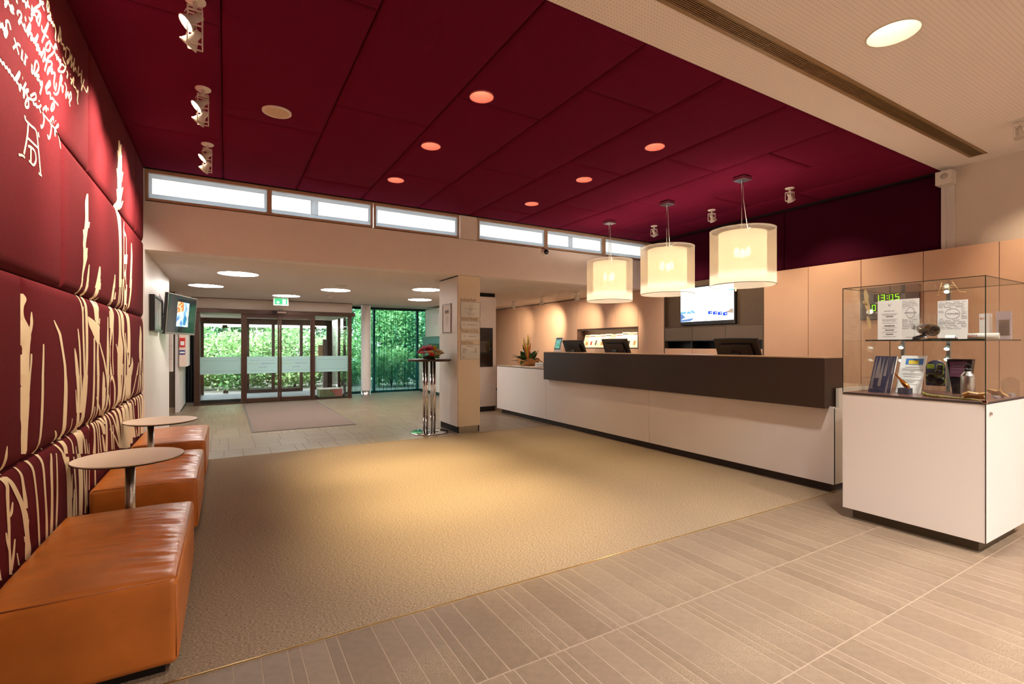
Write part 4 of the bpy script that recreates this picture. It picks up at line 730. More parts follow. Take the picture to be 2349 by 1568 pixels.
# exit sign
t = thing('exit_sign', 'small lit green emergency exit sign hanging above the entrance', 'exit sign', (1.1, 12.2, 2.42))
EX, EY, EZ0, EZ1 = 1.10, 12.25, 2.275, 2.435
MB().box(EX-0.155, EX+0.155, EY, EY+0.035, EZ0, EZ1+0.02).build('housing', m_whitemetal, t, bevel=0.003)
MB().box(EX-0.13, EX+0.13, EY-0.003, EY+0.001, EZ0+0.022, EZ1).build('lit_panel', emis('exit_green', (90, 225, 150), 0.55), t)
mb = MB(); mb.box(EX+0.03, EX+0.10, EY-0.005, EY-0.002, EZ0+0.03, EZ1-0.02); mb.box(EX-0.09, EX-0.03, EY-0.005, EY-0.002, EZ0+0.055, EZ0+0.085)
mb.prism([(EX-0.10, EZ0+0.07), (EX-0.05, EZ0+0.11), (EX-0.05, EZ0+0.03)], 'xz', EY-0.005, EY-0.002)
mb.build('pictogram', emis('exit_white', (240, 255, 250), 0.8), t)
# dome camera on the fascia
t = thing('dome_camera', 'small black-domed security camera on the beige fascia', 'camera', (4.706, YF, 2.955))
M = Matrix.Translation((4.706, YF, 2.955)) @ Matrix.Rotation(R(90), 4, 'X')
MB().lathe([(0.066, 0.0), (0.066, 0.02), (0.058, 0.032), (0.044, 0.034)], (0,0,0), 32, False, False).xf(M).build('base_ring', m_whitemetal, t)
MB().lathe([(0.047, 0.028), (0.045, 0.05), (0.034, 0.066), (0.016, 0.075), (0.001, 0.077)], (0,0,0), 32, False, False).xf(M).build('dome', mat('smoked_dome', (26, 20, 18), 0.08, coat=0.5), t)
# sensor box at the pilaster
t = thing('sensor_box', 'small white box with round grey disc at top of the right-hand pilaster', 'sensor', (7.15, 2.31, 3.3))
MB().box(7.06, 7.195, 2.235, 2.385, 3.20, 3.352).build('housing', m_whitemetal, t, bevel=0.004)
M = Matrix.Translation((7.058, 2.30, 3.29)) @ Matrix.Rotation(R(-90), 4, 'Y')
MB().lathe([(0.034, 0), (0.032, 0.004), (0.001, 0.004)], (0,0,0), 24, False, False).xf(M).build('disc', mat('grey_disc', (176, 168, 162), 0.6), t)

# ================================================================== ENTRANCE
YD = 13.14
# wall over the doors
struct(MB().box(-0.62, 2.86, 13.10, 13.25, 2.215, 2.66).build('wall_back', m_wall, origin=(0,0,0)))
struct(MB().box(-0.62, 2.86, 13.06, 13.10, 2.447, 2.475).build('trim_2', m_shadow, origin=(0,0,0)))
struct(MB().box(-3.0, 7.5, 13.10, 16.05, 2.66, 2.85).build('ceiling.005', m_wall, origin=(0,0,0)))
door = struct(empty('door_1', (1.15, YD, 0)))
MB().box(-0.615, 2.925, YD-0.09, YD+0.06, 2.11, 2.212).build('header_beam', m_brownmetal, door, bevel=0.004)
MB().box(0.33, 1.95, YD-0.05, YD+0.04, 2.075, 2.11).build('track_rail', m_brownmetal, door)
for a, b, nm in ((-0.60, -0.49, 'post'), (2.76, 2.85, 'post'), (0.327, 0.405, 'post'), (1.885, 1.955, 'post')):
    p = MB().box(a, b, YD-0.04, YD+0.05, 0, 2.11).build(nm, m_brownmetal, door, bevel=0.003)
    MB().box(a-0.006, b+0.006, YD-0.05, YD+0.06, 0, 0.085 if b-a > 0.085 else 0.05).build('foot_sleeve', m_brownmetal, p)
for a, b in ((0.405, 1.147), (1.153, 1.885)):
    lf = empty('door_leaf', (0,0,0)); lf.parent = door; ORG[lf.name] = ORG[door.name]
    fr = MB(); s = 0.042
    fr.box(a, a+s, YD-0.02, YD+0.015, 0.012, 2.075); fr.box(b-s, b, YD-0.02, YD+0.015, 0.012, 2.075); fr.box(a+s, b-s, YD-0.02, YD+0.015, 2.02, 2.075); fr.box(a+s, b-s, YD-0.02, YD+0.015, 0.012, 0.11)
    fr.build('leaf_frame', m_brownmetal, lf, bevel=0.003)
    MB().box(a+s, b-s, YD-0.006, YD+0.002, 0.11, 2.02).build('pane', m_glass, lf)
for a, b in ((-0.49, 0.327), (1.955, 2.76)):
    MB().box(a, b, YD-0.006, YD+0.004, 0.03, 2.11).build('pane', m_glass, door)
    MB().box(a, b, YD-0.012, YD+0.012, 0.0, 0.03).build('sill_rail', m_brownmetal, door)
# frosted manifestation bands with lines and (seen from behind) lettering
m_bandline = mat('band_line', (150, 168, 180), 0.7)
for a, b, tx in ((-0.488, 0.325, 0), (0.449, 1.104, 1), (1.196, 1.842, 1), (1.957, 2.758, 0)):
    bd = MB().box(a, b, YD-0.0085, YD-0.0065, 0.70, 1.10).build('frosted_band', m_frost, door)
    ln = MB()
    for z in (0.765, 1.005): ln.box(a+0.06, b-0.06, YD-0.0095, YD-0.0086, z, z+0.006)
    ln.build('band_line', m_bandline, bd)
    if tx:
        c = (a+b)/2
        mir = Matrix(((-1,0,0,0),(0,0,1,0),(0,1,0,0),(0,0,0,1)))   # reads correctly from outside, mirrored from in here
        text('WILLKOMMEN', 0.044, mat('grey_violet_letters', (130, 120, 160), 0.7) if 'grey_violet_letters' not in bpy.data.materials else bpy.data.materials['grey_violet_letters'], 'lettering', bd, Matrix.Translation((c+0.26, YD-0.0092, 0.918)) @ mir)
        text('WELCOME', 0.044, mat('pale_green_letters', (176, 190, 140), 0.7) if 'pale_green_letters' not in bpy.data.materials else bpy.data.materials['pale_green_letters'], 'lettering', bd, Matrix.Translation((c-0.055-0.03, YD-0.0092, 0.918)) @ mir)
        text('Mercure', 0.046, bpy.data.materials['grey_violet_letters'], 'lettering', bd, Matrix.Translation((c+0.08, YD-0.0092, 0.83)) @ mir)
sn = MB().box(1.00, 1.30, YD-0.125, YD-0.09, 2.135, 2.195).build('door_sensor', m_black, door, bevel=0.005)
MB().box(1.09, 1.285, YD-0.128, YD-0.124, 2.143, 2.187).build('sensor_window', mat('rose_sensor', (196, 164, 150), 0.3), sn)
MB().tube([(1.12, YD-0.10, 2.195), (1.14, YD-0.10, 2.235), (1.20, YD-0.10, 2.235), (1.22, YD-0.10, 2.195)], 0.004, 6).build('sensor_cable', m_black, sn)
# vestibule: side glazing, ceiling, floor mat, outer doors
YO = 15.9
ves = struct(empty('door_2', (1.15, YO, 0)))
for x in (-0.56, 2.80):
    for a, b in ((YD+0.06, 14.45), (14.52, YO-0.04)): MB().box(x-0.004, x+0.004, a, b, 0.03, 2.13).build('side_pane', m_glass, ves)
    MB().box(x-0.03, x+0.03, 14.45, 14.52, 0, 2.13).build('post', m_brownmetal, ves)
    MB().box(x-0.015, x+0.015, YD+0.06, YO, 0, 0.03).build('sill_rail', m_brownmetal, ves)
for a, b in ((-0.60, -0.50), (0.52, 0.60), (1.18, 1.26), (1.94, 2.02), (2.70, 2.86)):
    MB().box(a, b, YO-0.05, YO+0.05, 0, 2.0).build('post', m_brownmetal, ves)
MB().box(-0.60, 2.86, YO-0.05, YO+0.05, 1.97, 2.06).build('header_beam', m_brownmetal, ves)
MB().box(-0.60, 2.86, YO-0.04, YO+0.05, 2.06, 2.16).build('header_fill', m_brownmetal, ves)
MB().box(0.60, 1.94, YO-0.03, YO+0.03, 0.0, 0.10).build('bottom_rail', m_brownmetal, ves)
for a, b in ((-0.50, 0.52), (0.60, 1.18), (1.26, 1.94), (2.02, 2.70)): MB().box(a, b, YO-0.004, YO+0.004, 0.03, 1.97).build('pane', m_glass, ves)
for x, z in ((0.0, 1.90), (0.02, 0.06), (2.35, 1.90), (2.35, 0.06)): MB().box(x-0.06, x+0.06, YO-0.02, YO+0.02, z-0.04, z+0.04).build('glass_clamp', m_brownmetal, ves)
struct(MB().box(-0.62, 2.87, YD+0.06, 16.0, 2.135, 2.2).build('ceiling.006', m_wall, origin=(0,0,0)))
struct(MB().box(-0.62, 2.87, YD-0.0, 16.1, -0.15, 0.0).build('floor.001', mat('vestibule_mat', (120, 122, 128), 0.9, var=(200, 0.15)), origin=(0,0,0)))
t = thing('smoke_detector', 'small white detector on the vestibule ceiling behind the doors', 'smoke detector', (0.75, 13.9, 2.135))
MB().lathe([(0.06, 0), (0.06, -0.018), (0.04, -0.045), (0.001, -0.05)], (0.75, 13.9, 2.135), 24, False, False).build('body', m_whitemetal, t)
# things standing in the vestibule
t = thing('gift_crate', 'green display crate with red-checked cloth behind the right glass pane', 'crate', (2.45, 13.9, 0))
MB().box(2.15, 2.72, 13.65, 14.1, 0, 0.20).build('box', mat('mossy_print', (112, 122, 84), 0.8, var=(18, 0.3)), t, bevel=0.004)
MB().box(2.15, 2.72, 13.65, 14.1, 0.20, 0.212).build('lid', m_paper, t)
MB().prism([(2.42, 0.205), (2.725, 0.205), (2.725, 0.02), (2.56, 0.02)], 'xz', 13.642, 13.65).build('checked_cloth', mat('red_check', (186, 110, 104), 0.9, var=(70, 0.3)), t)
t = thing('intercom', 'slim dark intercom post with tan box by the outer glass', 'intercom', (2.5, 15.3, 0))
MB().box(2.50, 2.62, 15.25, 15.40, 0, 1.55).build('post', mat('grey_post', (120, 104, 100), 0.5), t, bevel=0.02)
MB().box(2.36, 2.50, 15.24, 15.36, 1.02, 1.38).build('box', mat('tan_box', (176, 140, 100), 0.5), t, bevel=0.02)
# round white column with steel foot, glazing and curtains right of the doors
t = struct(MB().lathe([(0.128, 0.15), (0.128, ZL)], (3.30, 13.45, 0), 40, False, False).build('trim_3', m_white, origin=(3.30, 13.45, 0)))
MB().lathe([(0.132, 0.0), (0.132, 0.15), (0.126, 0.15)], (3.30, 13.45, 0), 40, False, False).build('steel_foot', m_steel, t)
YG = 14.22
gl = struct(empty('window_7', (4.1, YG, 0)))
m_teal = mat('dark_teal_frame', (28, 54, 58), 0.5)
for x in (2.90, 3.72, 5.02, 5.72): MB().box(x-0.03, x+0.03, YG-0.04, YG+0.04, 0, 2.46).build('mullion', m_teal, gl)
MB().box(2.87, 5.75, YG-0.04, YG+0.04, 2.40, 2.56).build('head_rail', m_teal, gl); MB().box(2.87, 5.75, YG-0.04, YG+0.04, 0, 0.06).build('sill_rail', m_teal, gl)
for a, b in ((2.93, 3.69), (3.75, 4.99), (5.05, 5.69)): MB().box(a, b, YG-0.004, YG+0.004, 0.06, 2.40).build('pane', m_glass, gl)
m_curt = sheer('teal_sheer', (22, 96, 100), (0.70, 0.96, 0.92), 0.32, 0.5)
def curtain(x0, x1, y, label, seed, folds):
    rnd = random.Random(seed); L = x1-x0; pts = []
    ws = [rnd.uniform(0.5, 1.8) for _ in range(folds)]; tot = sum(ws); x = x0
    for w_ in ws:
        wd = L*w_/tot; am = rnd.uniform(0.02, 0.06); ov = rnd.uniform(0.3, 1.0)
        for i in range(14):
            t = i/14; pts.append((x+wd*t+0.4*wd*ov*math.sin(4*math.pi*t+0.6)*0.55, y+am*math.sin(2*math.pi*t)))
        x += wd
    pts.append((x1, y))
    mb = MB(); rows = []
    for k in range(7):
        z = 0.015+k/6*2.385; f = 1-0.25*(k/6)
        rows.append([(p[0]+0.012*math.sin(k+p[0]*9), y+(p[1]-y)*f, z) for p in pts])
    mb.grid(rows, True)
    t = thing('curtain', label, 'curtain', ((x0+x1)/2, y, 0), 'sheer teal curtains at the lobby glazing')
    mb.build('cloth', m_curt, t)
    hb = MB(); hb.box(x0, x1, y-0.015, y+0.015, 2.40, 2.425); hb.build('header_tape', m_teal, t)
curtain(2.92, 3.40, 13.98, 'narrow sheer teal curtain between the entrance and the round column', 5, 7)
curtain(3.46, 5.02, 14.02, 'wide sheer teal curtain right of the round column', 6, 15)
curtain(5.06, 5.70, 14.02, 'sheer teal curtain panel behind the square column', 9, 6)
curtain(-0.80, -0.63, 13.96, 'dark curtain hanging in the corner left of the entrance', 12, 3)
for ch in bpy.data.objects['curtain.003'].children:
    if ch.name.startswith('cloth'): ch.data.materials[0] = mat('charcoal_cloth', (46, 44, 46), 0.9)
t = thing('floor_grille', 'slotted floor grille beside the left entrance corner', 'air vent', (-0.72, 13.3, 0))
for k in range(7): MB().box(-0.79+k*0.03, -0.775+k*0.03, 13.78, 13.93, 0.001, 0.006).build('slat', m_whitemetal, t)
MB().box(-0.80, -0.775, 12.2, 13.9, 0.0, 0.004).build('channel', m_dark, t)

# ================================================================== OUTSIDE
struct(MB().box(-14, 22, 14.3, 40, -0.25, -0.05).build('floor.002', mat('outdoor_paving', (120, 116, 108), 0.9, var=(6, 0.15)), origin=(0,0,0)))
t = MB().box(-5, 3.5, 17.0, 17.3, 1.93, 2.75).build('canopy_beam', mat('canopy_white', (238, 240, 240), 0.6), origin=(-1, 17.15, 2.1)); tag(t, 'white canopy edge spanning outside above the entrance', 'canopy')
t = thing('outdoor_column', 'white round column standing outside beyond the vestibule', 'column', (3.05, 16.7, 0))
MB().lathe([(0.17, -0.05), (0.17, 2.75)], (3.05, 16.7, 0), 32).build('shaft', m_white, t)
MB().lathe([(0.176, -0.05), (0.176, 0.10)], (3.05, 16.7, 0), 32).build('steel_foot', m_steel, t)
def leaf_mat(name, c1, c2):
    m = bpy.data.materials.new(name); m.use_nodes = True; nt = m.node_tree; nt.nodes.clear()
    o = nt.nodes.new('ShaderNodeOutputMaterial'); d = nt.nodes.new('ShaderNodeBsdfDiffuse'); l = nt.nodes.new('ShaderNodeBsdfTranslucent')
    tc = nt.nodes.new('ShaderNodeTexCoord'); n = nt.nodes.new('ShaderNodeTexNoise'); n.inputs['Scale'].default_value = 5; nt.links.new(tc.outputs['Object'], n.inputs['Vector'])
    r = nt.nodes.new('ShaderNodeValToRGB'); r.color_ramp.elements[0].color = lin(c1); r.color_ramp.elements[1].color = lin(c2); r.color_ramp.elements[0].position = 0.35; r.color_ramp.elements[1].position = 0.65
    nt.links.new(n.outputs['Fac'], r.inputs['Fac']); nt.links.new(r.outputs['Color'], d.inputs[0]); nt.links.new(r.outputs['Color'], l.inputs[0])
    mx = nt.nodes.new('ShaderNodeMixShader'); mx.inputs[0].default_value = 0.4; nt.links.new(d.outputs[0], mx.inputs[1]); nt.links.new(l.outputs[0], mx.inputs[2]); nt.links.new(mx.outputs[0], o.inputs[0]); return m
m_leafs = [leaf_mat('leaf_mid_green', (84, 138, 84), (170, 204, 150)), leaf_mat('leaf_fresh_green', (112, 160, 96), (190, 216, 166)), leaf_mat('leaf_deep_green', (64, 118, 84), (136, 182, 140))]
m_bark = mat('bark', (96, 80, 62), 0.9)
def shrub(name, x, y, rx, ry, h, n, size, label, mi, seed, trunk=0.0):
    rnd = random.Random(seed); mb = MB()
    for _ in range(n):
        a = rnd.random()*6.283; u = rnd.uniform(-1, 1); rr = rnd.random()**0.4
        s = math.sqrt(1-u*u) if h > 1.5 else math.sqrt(1-0.6*u*u)
        px, py, pz = x+rx*rr*s*math.cos(a), y+ry*rr*s*math.sin(a), trunk+(h-trunk)*(0.5+0.5*u*rr)
        pz = max(pz, 0.02+trunk)
        L = size*rnd.uniform(0.6, 1.25); w = L*0.32
        d = Vector((rnd.gauss(0, 1), rnd.gauss(0, 1)-0.5, rnd.gauss(-0.3, 0.7))).normalized()
        sd = d.cross(Vector((rnd.gauss(0, 1), rnd.gauss(0, 1), rnd.gauss(1.2, 0.6)))).normalized()
        nn = d.cross(sd).normalized(); p = Vector((px, py, pz))
        k = len(mb.v); mid = p+d*L*0.5
        mb.v += [tuple(p), tuple(mid+sd*w-nn*w*0.25), tuple(p+d*L), tuple(mid-sd*w-nn*w*0.25)]
        mb.f += [(k, k+1, k+2), (k, k+2, k+3)]; mb.sm += [False, False]
    t = thing(name, label, 'shrub' if trunk < 0.5 else 'tree', (x, y, 0), 'greenery outside the glass front')
    f = mb.build('foliage', m_leafs[mi], t); f['kind'] = 'stuff'
    st = MB(); 
    for k in range(4 if trunk < 0.5 else 1):
        a = k*1.6+seed; b = (0.15, 0.35)[trunk < 0.5]
        st.tube([(x, y, -0.05), (x+0.1*math.cos(a), y+0.1*math.sin(a), h*0.3), (x+b*math.cos(a), y+b*math.sin(a), h*0.75)], [0.02+0.06*(trunk > 0.5), 0.035+0.05*(trunk > 0.5), 0.012], 7)
    st.build('stem', m_bark, t)
SH = [(-1.6, 20.0, 1.5, 1.0, 2.6, 2600, 'left of the entrance view', 0), (0.3, 19.6, 1.3, 0.9, 1.9, 2800, 'straight beyond the left pane', 1), (2.0, 19.8, 1.3, 0.9, 2.1, 2800, 'straight beyond the sliding doors', 0),
      (3.7, 19.4, 1.2, 0.9, 1.8, 2600, 'beyond the right pane', 1), (5.3, 18.6, 1.25, 1.0, 3.6, 4500, 'behind the wide curtain', 0), (7.0, 18.4, 1.25, 1.0, 3.7, 4500, 'behind the curtain by the square column', 2), (8.8, 19.0, 1.4, 1.0, 3.4, 2600, 'rightmost beyond the glazing', 0)]
SH += [(-1.0, 18.2, 0.9, 0.6, 1.05, 1500, 'low and leftmost', 1), (0.5, 18.0, 0.95, 0.6, 1.15, 1700, 'low, beyond the left pane', 0), (2.05, 18.1, 0.9, 0.6, 1.05, 1700, 'low, beyond the sliding doors', 1), (3.6, 18.0, 0.85, 0.6, 0.95, 1400, 'low, beside the outdoor column', 0), (5.0, 16.8, 0.8, 0.6, 1.3, 1800, 'low, close behind the wide curtain', 1), (6.3, 16.6, 0.8, 0.6, 1.2, 1500, 'low, close behind the side cabinets', 0)]
for i, (x, y, rx, ry, h, n, w, mi) in enumerate(SH): shrub('shrub', x, y, rx, ry, h, int(n*1.5), 0.135, 'leafy green shrub outside, ' + w, mi, 40+i)
TR = [(-0.8, 22.5, 2.0, 1.5, 5.2, 4200, 'leftmost', 2, 0.9), (1.5, 23.0, 2.1, 1.5, 5.6, 4500, 'behind the sliding doors', 0, 0.9), (4.4, 22.6, 2.0, 1.5, 5.4, 4500, 'behind the right pane', 2, 0.9), (7.3, 21.6, 2.0, 1.4, 5.4, 5500, 'behind the wide curtain', 1, 0.8), (10.0, 21.5, 2.0, 1.4, 5.2, 4500, 'rightmost', 0, 0.8)]
for i, (x, y, rx, ry, h, n, w, mi, tr) in enumerate(TR): shrub('tree', x, y, rx, ry, h, int(n*1.3), 0.20, 'green tree behind the shrubs outside, ' + w, mi, 70+i, tr)

# ================================================================== OTTOMANS
def leather():
    m = mat('cognac_leather', (200, 116, 48), 0.30, var=(5, 0.16), spec=0.5); nt = m.node_tree; b = nt.nodes['Principled BSDF']
    tc = [n for n in nt.nodes if n.type == 'TEX_COORD'][0]
    g = nt.nodes.new('ShaderNodeTexNoise'); g.inputs['Scale'].default_value = 420; g.inputs['Detail'].default_value = 3; nt.links.new(tc.outputs['Object'], g.inputs['Vector'])
    b2 = nt.nodes.new('ShaderNodeBump'); b2.inputs['Strength'].default_value = 0.12; b2.inputs['Distance'].default_value = 0.002
    nt.links.new(g.outputs['Fac'], b2.inputs['Height']); nt.links.new(b2.outputs['Normal'], b.inputs['Normal']); return m
m_leather = leather()
m_stitch = mat('leather_piping', (186, 110, 58), 0.5)
from mathutils import noise as mnoise
def ottoman(y0, y1, label, seed):
    x0, x1, z0, z1 = XL+0.012, -0.165, 0.045, 0.405
    t = thing('ottoman', label, 'ottoman', ((x0+x1)/2, (y0+y1)/2, 0), 'leather ottomans along the burgundy wall')
    MB().box(x0+0.04, x1-0.05, y0+0.05, y1-0.05, 0, 0.05).build('base', m_black, t)
    mb = MB(); NX, NY, NZ = 30, 90, 10; r = 0.03
    def rnd(p):
        # rounded box: pull corners in, then leather sag and creases
        c = [min(max(p[0], x0+r), x1-r), min(max(p[1], y0+r), y1-r), min(max(p[2], z0+r), z1-r)]
        d = Vector((p[0]-c[0], p[1]-c[1], p[2]-c[2]))
        if d.length > 1e-6: d = d.normalized()*r
        q = Vector(c)+d
        u, v, w = (q.x-x0)/(x1-x0), (q.y-y0)/(y1-y0), (q.z-z0)/(z1-z0)
        top = max(0, min(1, (w-0.9)/0.1))
        bul = math.sin(math.pi*min(max(u,0),1))**0.6*math.sin(math.pi*min(max(v,0),1))**0.6
        q.z += top*0.022*bul
        # creases run across the seat, gathered towards the aisle edge
        n = mnoise.noise(Vector((q.x*2.0+seed, q.y*15+q.x*3, seed*3.1)))+0.4*mnoise.noise(Vector((q.x*4+seed, q.y*34, seed)))
        amp = 0.011*top*(0.18+0.9*max(0, (u-0.35)/0.65))*min(1, 6*(1-u))*(0.4+0.6*math.sin(math.pi*min(max(v,0),1)))
        q.z += amp*(1-abs(n)*2.4)
        side = 1-top
        q.y += side*0.010*(-1 if v < 0.5 else 1)*math.sin(math.pi*min(max(u,0),1))*math.sin(math.pi*w)*(1 if (v < 0.02 or v > 0.98) else 0)
        q.x += side*(0.010*math.sin(math.pi*min(max(v,0),1))*math.sin(math.pi*min(max(w,0),1)) if u > 0.98 else 0)
        q += Vector((0, 0, 0.0015*mnoise.noise(q*9)))
        return tuple(q)
    def ts(n, L):
        e = [0, 0.008, 0.02, 0.032]; m = n-6
        return [a for a in e]+[0.032+(L-0.064)*i/m for i in range(1, m)]+[L-a for a in e[::-1]]
    tx, ty, tz = ts(NX, x1-x0), ts(NY, y1-y0), ts(NZ, z1-z0)
    mb.grid([[rnd((x0+a, y0+b, z1)) for a in tx] for b in ty])
    mb.grid([[rnd((x0+a, y0, z0+c)) for a in tx] for c in tz])
    mb.grid([[rnd((x0+a, y1, z0+c)) for a in tx] for c in tz], True, True)
    mb.grid([[rnd((x1, y0+b, z0+c)) for b in ty] for c in tz])
    mb.grid([[rnd((x0, y0+b, z0+c)) for b in ty] for c in tz], True, True)
    mb.grid([[rnd((x0+a, y0+b, z0)) for a in tx] for b in ty], True, True)
    o = mb.build('cushion', m_leather, t)
    bm = bmesh.new(); bm.from_mesh(o.data); bmesh.ops.remove_doubles(bm, verts=bm.verts, dist=0.0004); bmesh.ops.recalc_face_normals(bm, faces=bm.faces); bm.to_mesh(o.data); bm.free()
    i = 0.009
    MB().tube([(x0+0.02, y0+i, z1-i+0.002), (x1-0.03, y0+i, z1-i+0.002)], 0.0035, 6).build('piping', m_stitch, o)
    MB().tube([(x1-i, y0+0.03, z1-i+0.002), (x1-i, y1-0.03, z1-i+0.002)], 0.0035, 6).build('piping', m_stitch, o)
    MB().tube([(x1-i, y0+i, z0+0.03), (x1-i, y0+i, z1-0.03)], 0.0035, 6).build('piping', m_stitch, o)
ottoman(2.44, 3.62, 'large cognac leather ottoman in the left foreground corner', 1)
ottoman(4.18, 5.37, 'cognac leather ottoman in the middle of the wall row', 2)
ottoman(5.81, 6.98, 'cognac leather ottoman farthest along the burgundy wall', 3)
m_tabletop = mat('sand_laminate', (230, 206, 184), 0.45)
def side_table(x, y, px, py, label):
    t = thing('side_table', label, 'side table', (x, y, 0), 'round side tables between the ottomans'); z = 0.674
    MB().lathe([(0.25, z-0.014), (0.28, z-0.004), (0.28, z)], (x, y, 0), 64, True, False).build('edge', mat('dark_edge', (58, 46, 40), 0.5) if 'dark_edge' not in bpy.data.materials else bpy.data.materials['dark_edge'], t)
    MB().lathe([(0.278, z), (0.278, z+0.006), (0.001, z+0.006)], (x, y, 0), 64, False, False, False).build('table_top', m_tabletop, t)
    MB().cyl((px, py), 0.026, 0.012, z-0.012, 24).build('pole', m_steel, t)
    MB().lathe([(0.17, 0), (0.17, 0.008), (0.03, 0.012)], (px, py, 0), 48).build('base', m_steel, t)
side_table(-0.505, 3.78, -0.505, 3.80, 'round side table on a steel pole behind the foreground ottoman')
side_table(-0.503, 5.48, -0.588, 5.55, 'round side table on a steel pole before the farthest ottoman')

# ================================================================== TALL TABLE WITH FLOWERS
BX, BY = 2.765, 7.27
t = thing('bistro_table', 'tall round standing table on four steel tubes beside the square column', 'table', (BX, BY, 0))
MB().lathe([(0.325, 1.118), (0.34, 1.132), (0.34, 1.146), (0.33, 1.15), (0.001, 1.15)], (BX, BY, 0), 56, True, False).build('table_top', mat('walnut_edge', (60, 42, 34), 0.4), t)
for dx, dy in ((-0.062, -0.062), (0.062, -0.062), (-0.062, 0.062), (0.062, 0.062)): MB().cyl((BX+dx, BY+dy), 0.02, 0.02, 1.12, 20).build('leg', m_chrome, t)
MB().lathe([(0.295, 0), (0.295, 0.012), (0.27, 0.018), (0.001, 0.02)], (BX, BY, 0), 56).build('base', m_chrome, t)
fl = thing('flower_arrangement', 'low domed bouquet of pink, red and yellow flowers on the tall table', 'flowers', (BX, BY, 1.15))
rf = random.Random(5)
FC = {'pink': (244, 180, 190), 'rose': (226, 120, 146), 'wine': (166, 40, 74), 'peach': (248, 196, 158), 'red': (240, 78, 50), 'yellow': (248, 200, 50), 'cream': (232, 218, 172), 'magenta': (222, 80, 136)}
FM = {k: mat('petal_'+k, v, 0.7) for k, v in FC.items()}
m_fleaf = leaf_mat('bouquet_leaf', (70, 92, 34), (136, 146, 64))
def bloom(c, r, m, nm='flower'):
    mb = MB()
    for ring, (n, rr, tilt) in enumerate(((9, 1.0, 0.25), (8, 0.75, 0.6), (6, 0.45, 1.0), (4, 0.2, 1.3))):
        for k in range(n):
            a = k*6.283/n+ring*0.4; w = r*0.42
            base = Vector(c); d = Vector((math.cos(a)*math.cos(tilt), math.sin(a)*math.cos(tilt), math.sin(tilt)))
            s = Vector((-math.sin(a), math.cos(a), 0)); p1 = base+d*r*0.55; p2 = base+d*r*(0.75+0.25*rr)
            i = len(mb.v); mb.v += [tuple(base), tuple(p1-s*w), tuple(p2-s*w*0.5+Vector((0,0,r*0.08))), tuple(p2+s*w*0.5+Vector((0,0,r*0.08))), tuple(p1+s*w)]
            mb.f.append((i, i+1, i+2, i+3, i+4)); mb.sm.append(True)
    mb.build(nm, m, fl)
for dx, dy, z, r, k in ((-0.15, -0.12, 0.065, 0.05, 'pink'), (-0.11, 0.05, 0.10, 0.05, 'rose'), (-0.06, -0.10, 0.115, 0.055, 'wine'), (-0.06, -0.17, 0.075, 0.05, 'peach'), (-0.03, -0.20, 0.035, 0.048, 'red'), (0.0, 0.0, 0.155, 0.06, 'pink'), (-0.05, 0.08, 0.14, 0.055, 'pink'), (0.07, -0.02, 0.145, 0.05, 'yellow'), (0.10, 0.06, 0.12, 0.045, 'yellow'), (0.12, -0.12, 0.07, 0.06, 'cream'), (0.17, -0.05, 0.06, 0.055, 'cream'), (0.06, -0.15, 0.11, 0.035, 'peach'), (-0.01, -0.12, 0.14, 0.04, 'magenta'), (0.09, -0.16, 0.04, 0.04, 'cream'), (-0.1, 0.14, 0.07, 0.05, 'rose'), (0.1, 0.15, 0.06, 0.05, 'cream')):
    bloom((BX+dx, BY+dy, 1.165+z*0.95), r*1.25, FM[k])
for dx, dy, z in ((0.03, -0.19, 0.07), (0.025, -0.2, 0.04), (0.05, -0.18, 0.09), (0.03, -0.15, 0.1)):
    MB().ell((BX+dx, BY+dy, 1.15+z), 0.013, 0.013, 0.013, 10, 8).build('berry', mat('green_berry', (150, 160, 80), 0.4) if 'green_berry' not in bpy.data.materials else bpy.data.materials['green_berry'], fl)
mb = MB()
for k in range(60):
    a = rf.random()*6.283; rr = rf.uniform(0.05, 0.17); L = rf.uniform(0.07, 0.12)
    p = Vector((BX+rr*math.cos(a), BY+rr*math.sin(a), 1.156+rf.random()*0.05)); d = Vector((math.cos(a), math.sin(a), rf.uniform(-0.05, 0.25))).normalized(); s = d.cross(Vector((0,0,1))).normalized()*L*0.28
    i = len(mb.v); q = p+d*L; q.z = max(q.z, 1.153)
    mb.v += [tuple(p), tuple(p+d*L*0.5+s), tuple(q), tuple(p+d*L*0.5-s)]; mb.f += [(i,i+1,i+2),(i,i+2,i+3)]; mb.sm += [False]*2
mb.build('leaves', m_fleaf, fl)
MB().lathe([(0.09, 0.0), (0.10, 0.025), (0.08, 0.05)], (BX, BY, 1.15), 24).build('bowl', mat('moss_bowl', (60, 56, 30), 0.9), fl)

# ================================================================== SQUARE COLUMN WITH NOTICES
CX, CXB, CYA, CYB = 3.109, 3.496, 6.955, 7.70
col_ = struct(MB().box(CX+0.02, CXB-0.006, CYA+0.02, CYB-0.01, 0.0, 2.47).build('trim_5', m_shadow, origin=((CX+CXB)/2, 7.3, 0)))
MB().box(CX+0.012, CXB, CYA, CYA+0.02, 0.10, ZL-0.004).build('front_panel', mat('cream_laminate', (226, 212, 190), 0.5), col_, bevel=0.001, seg=1)
MB().box(CX, CX+0.02, CYA+0.014, CYB, 0.10, ZL-0.02).build('side_panel', m_white, col_, bevel=0.001, seg=1)
MB().box(CXB-0.006, CXB+0.004, CYA+0.02, CYB, 0.10, ZL-0.02).build('side_panel', m_white, col_, bevel=0.001, seg=1)
MB().box(CX+0.028, CXB-0.03, CYA+0.01, CYB-0.02, 0.0, 0.10).build('steel_plinth', m_steel, col_)
m_head = mat('brown_letters', (136, 120, 98), 0.7)
YS = CYA-0.0015
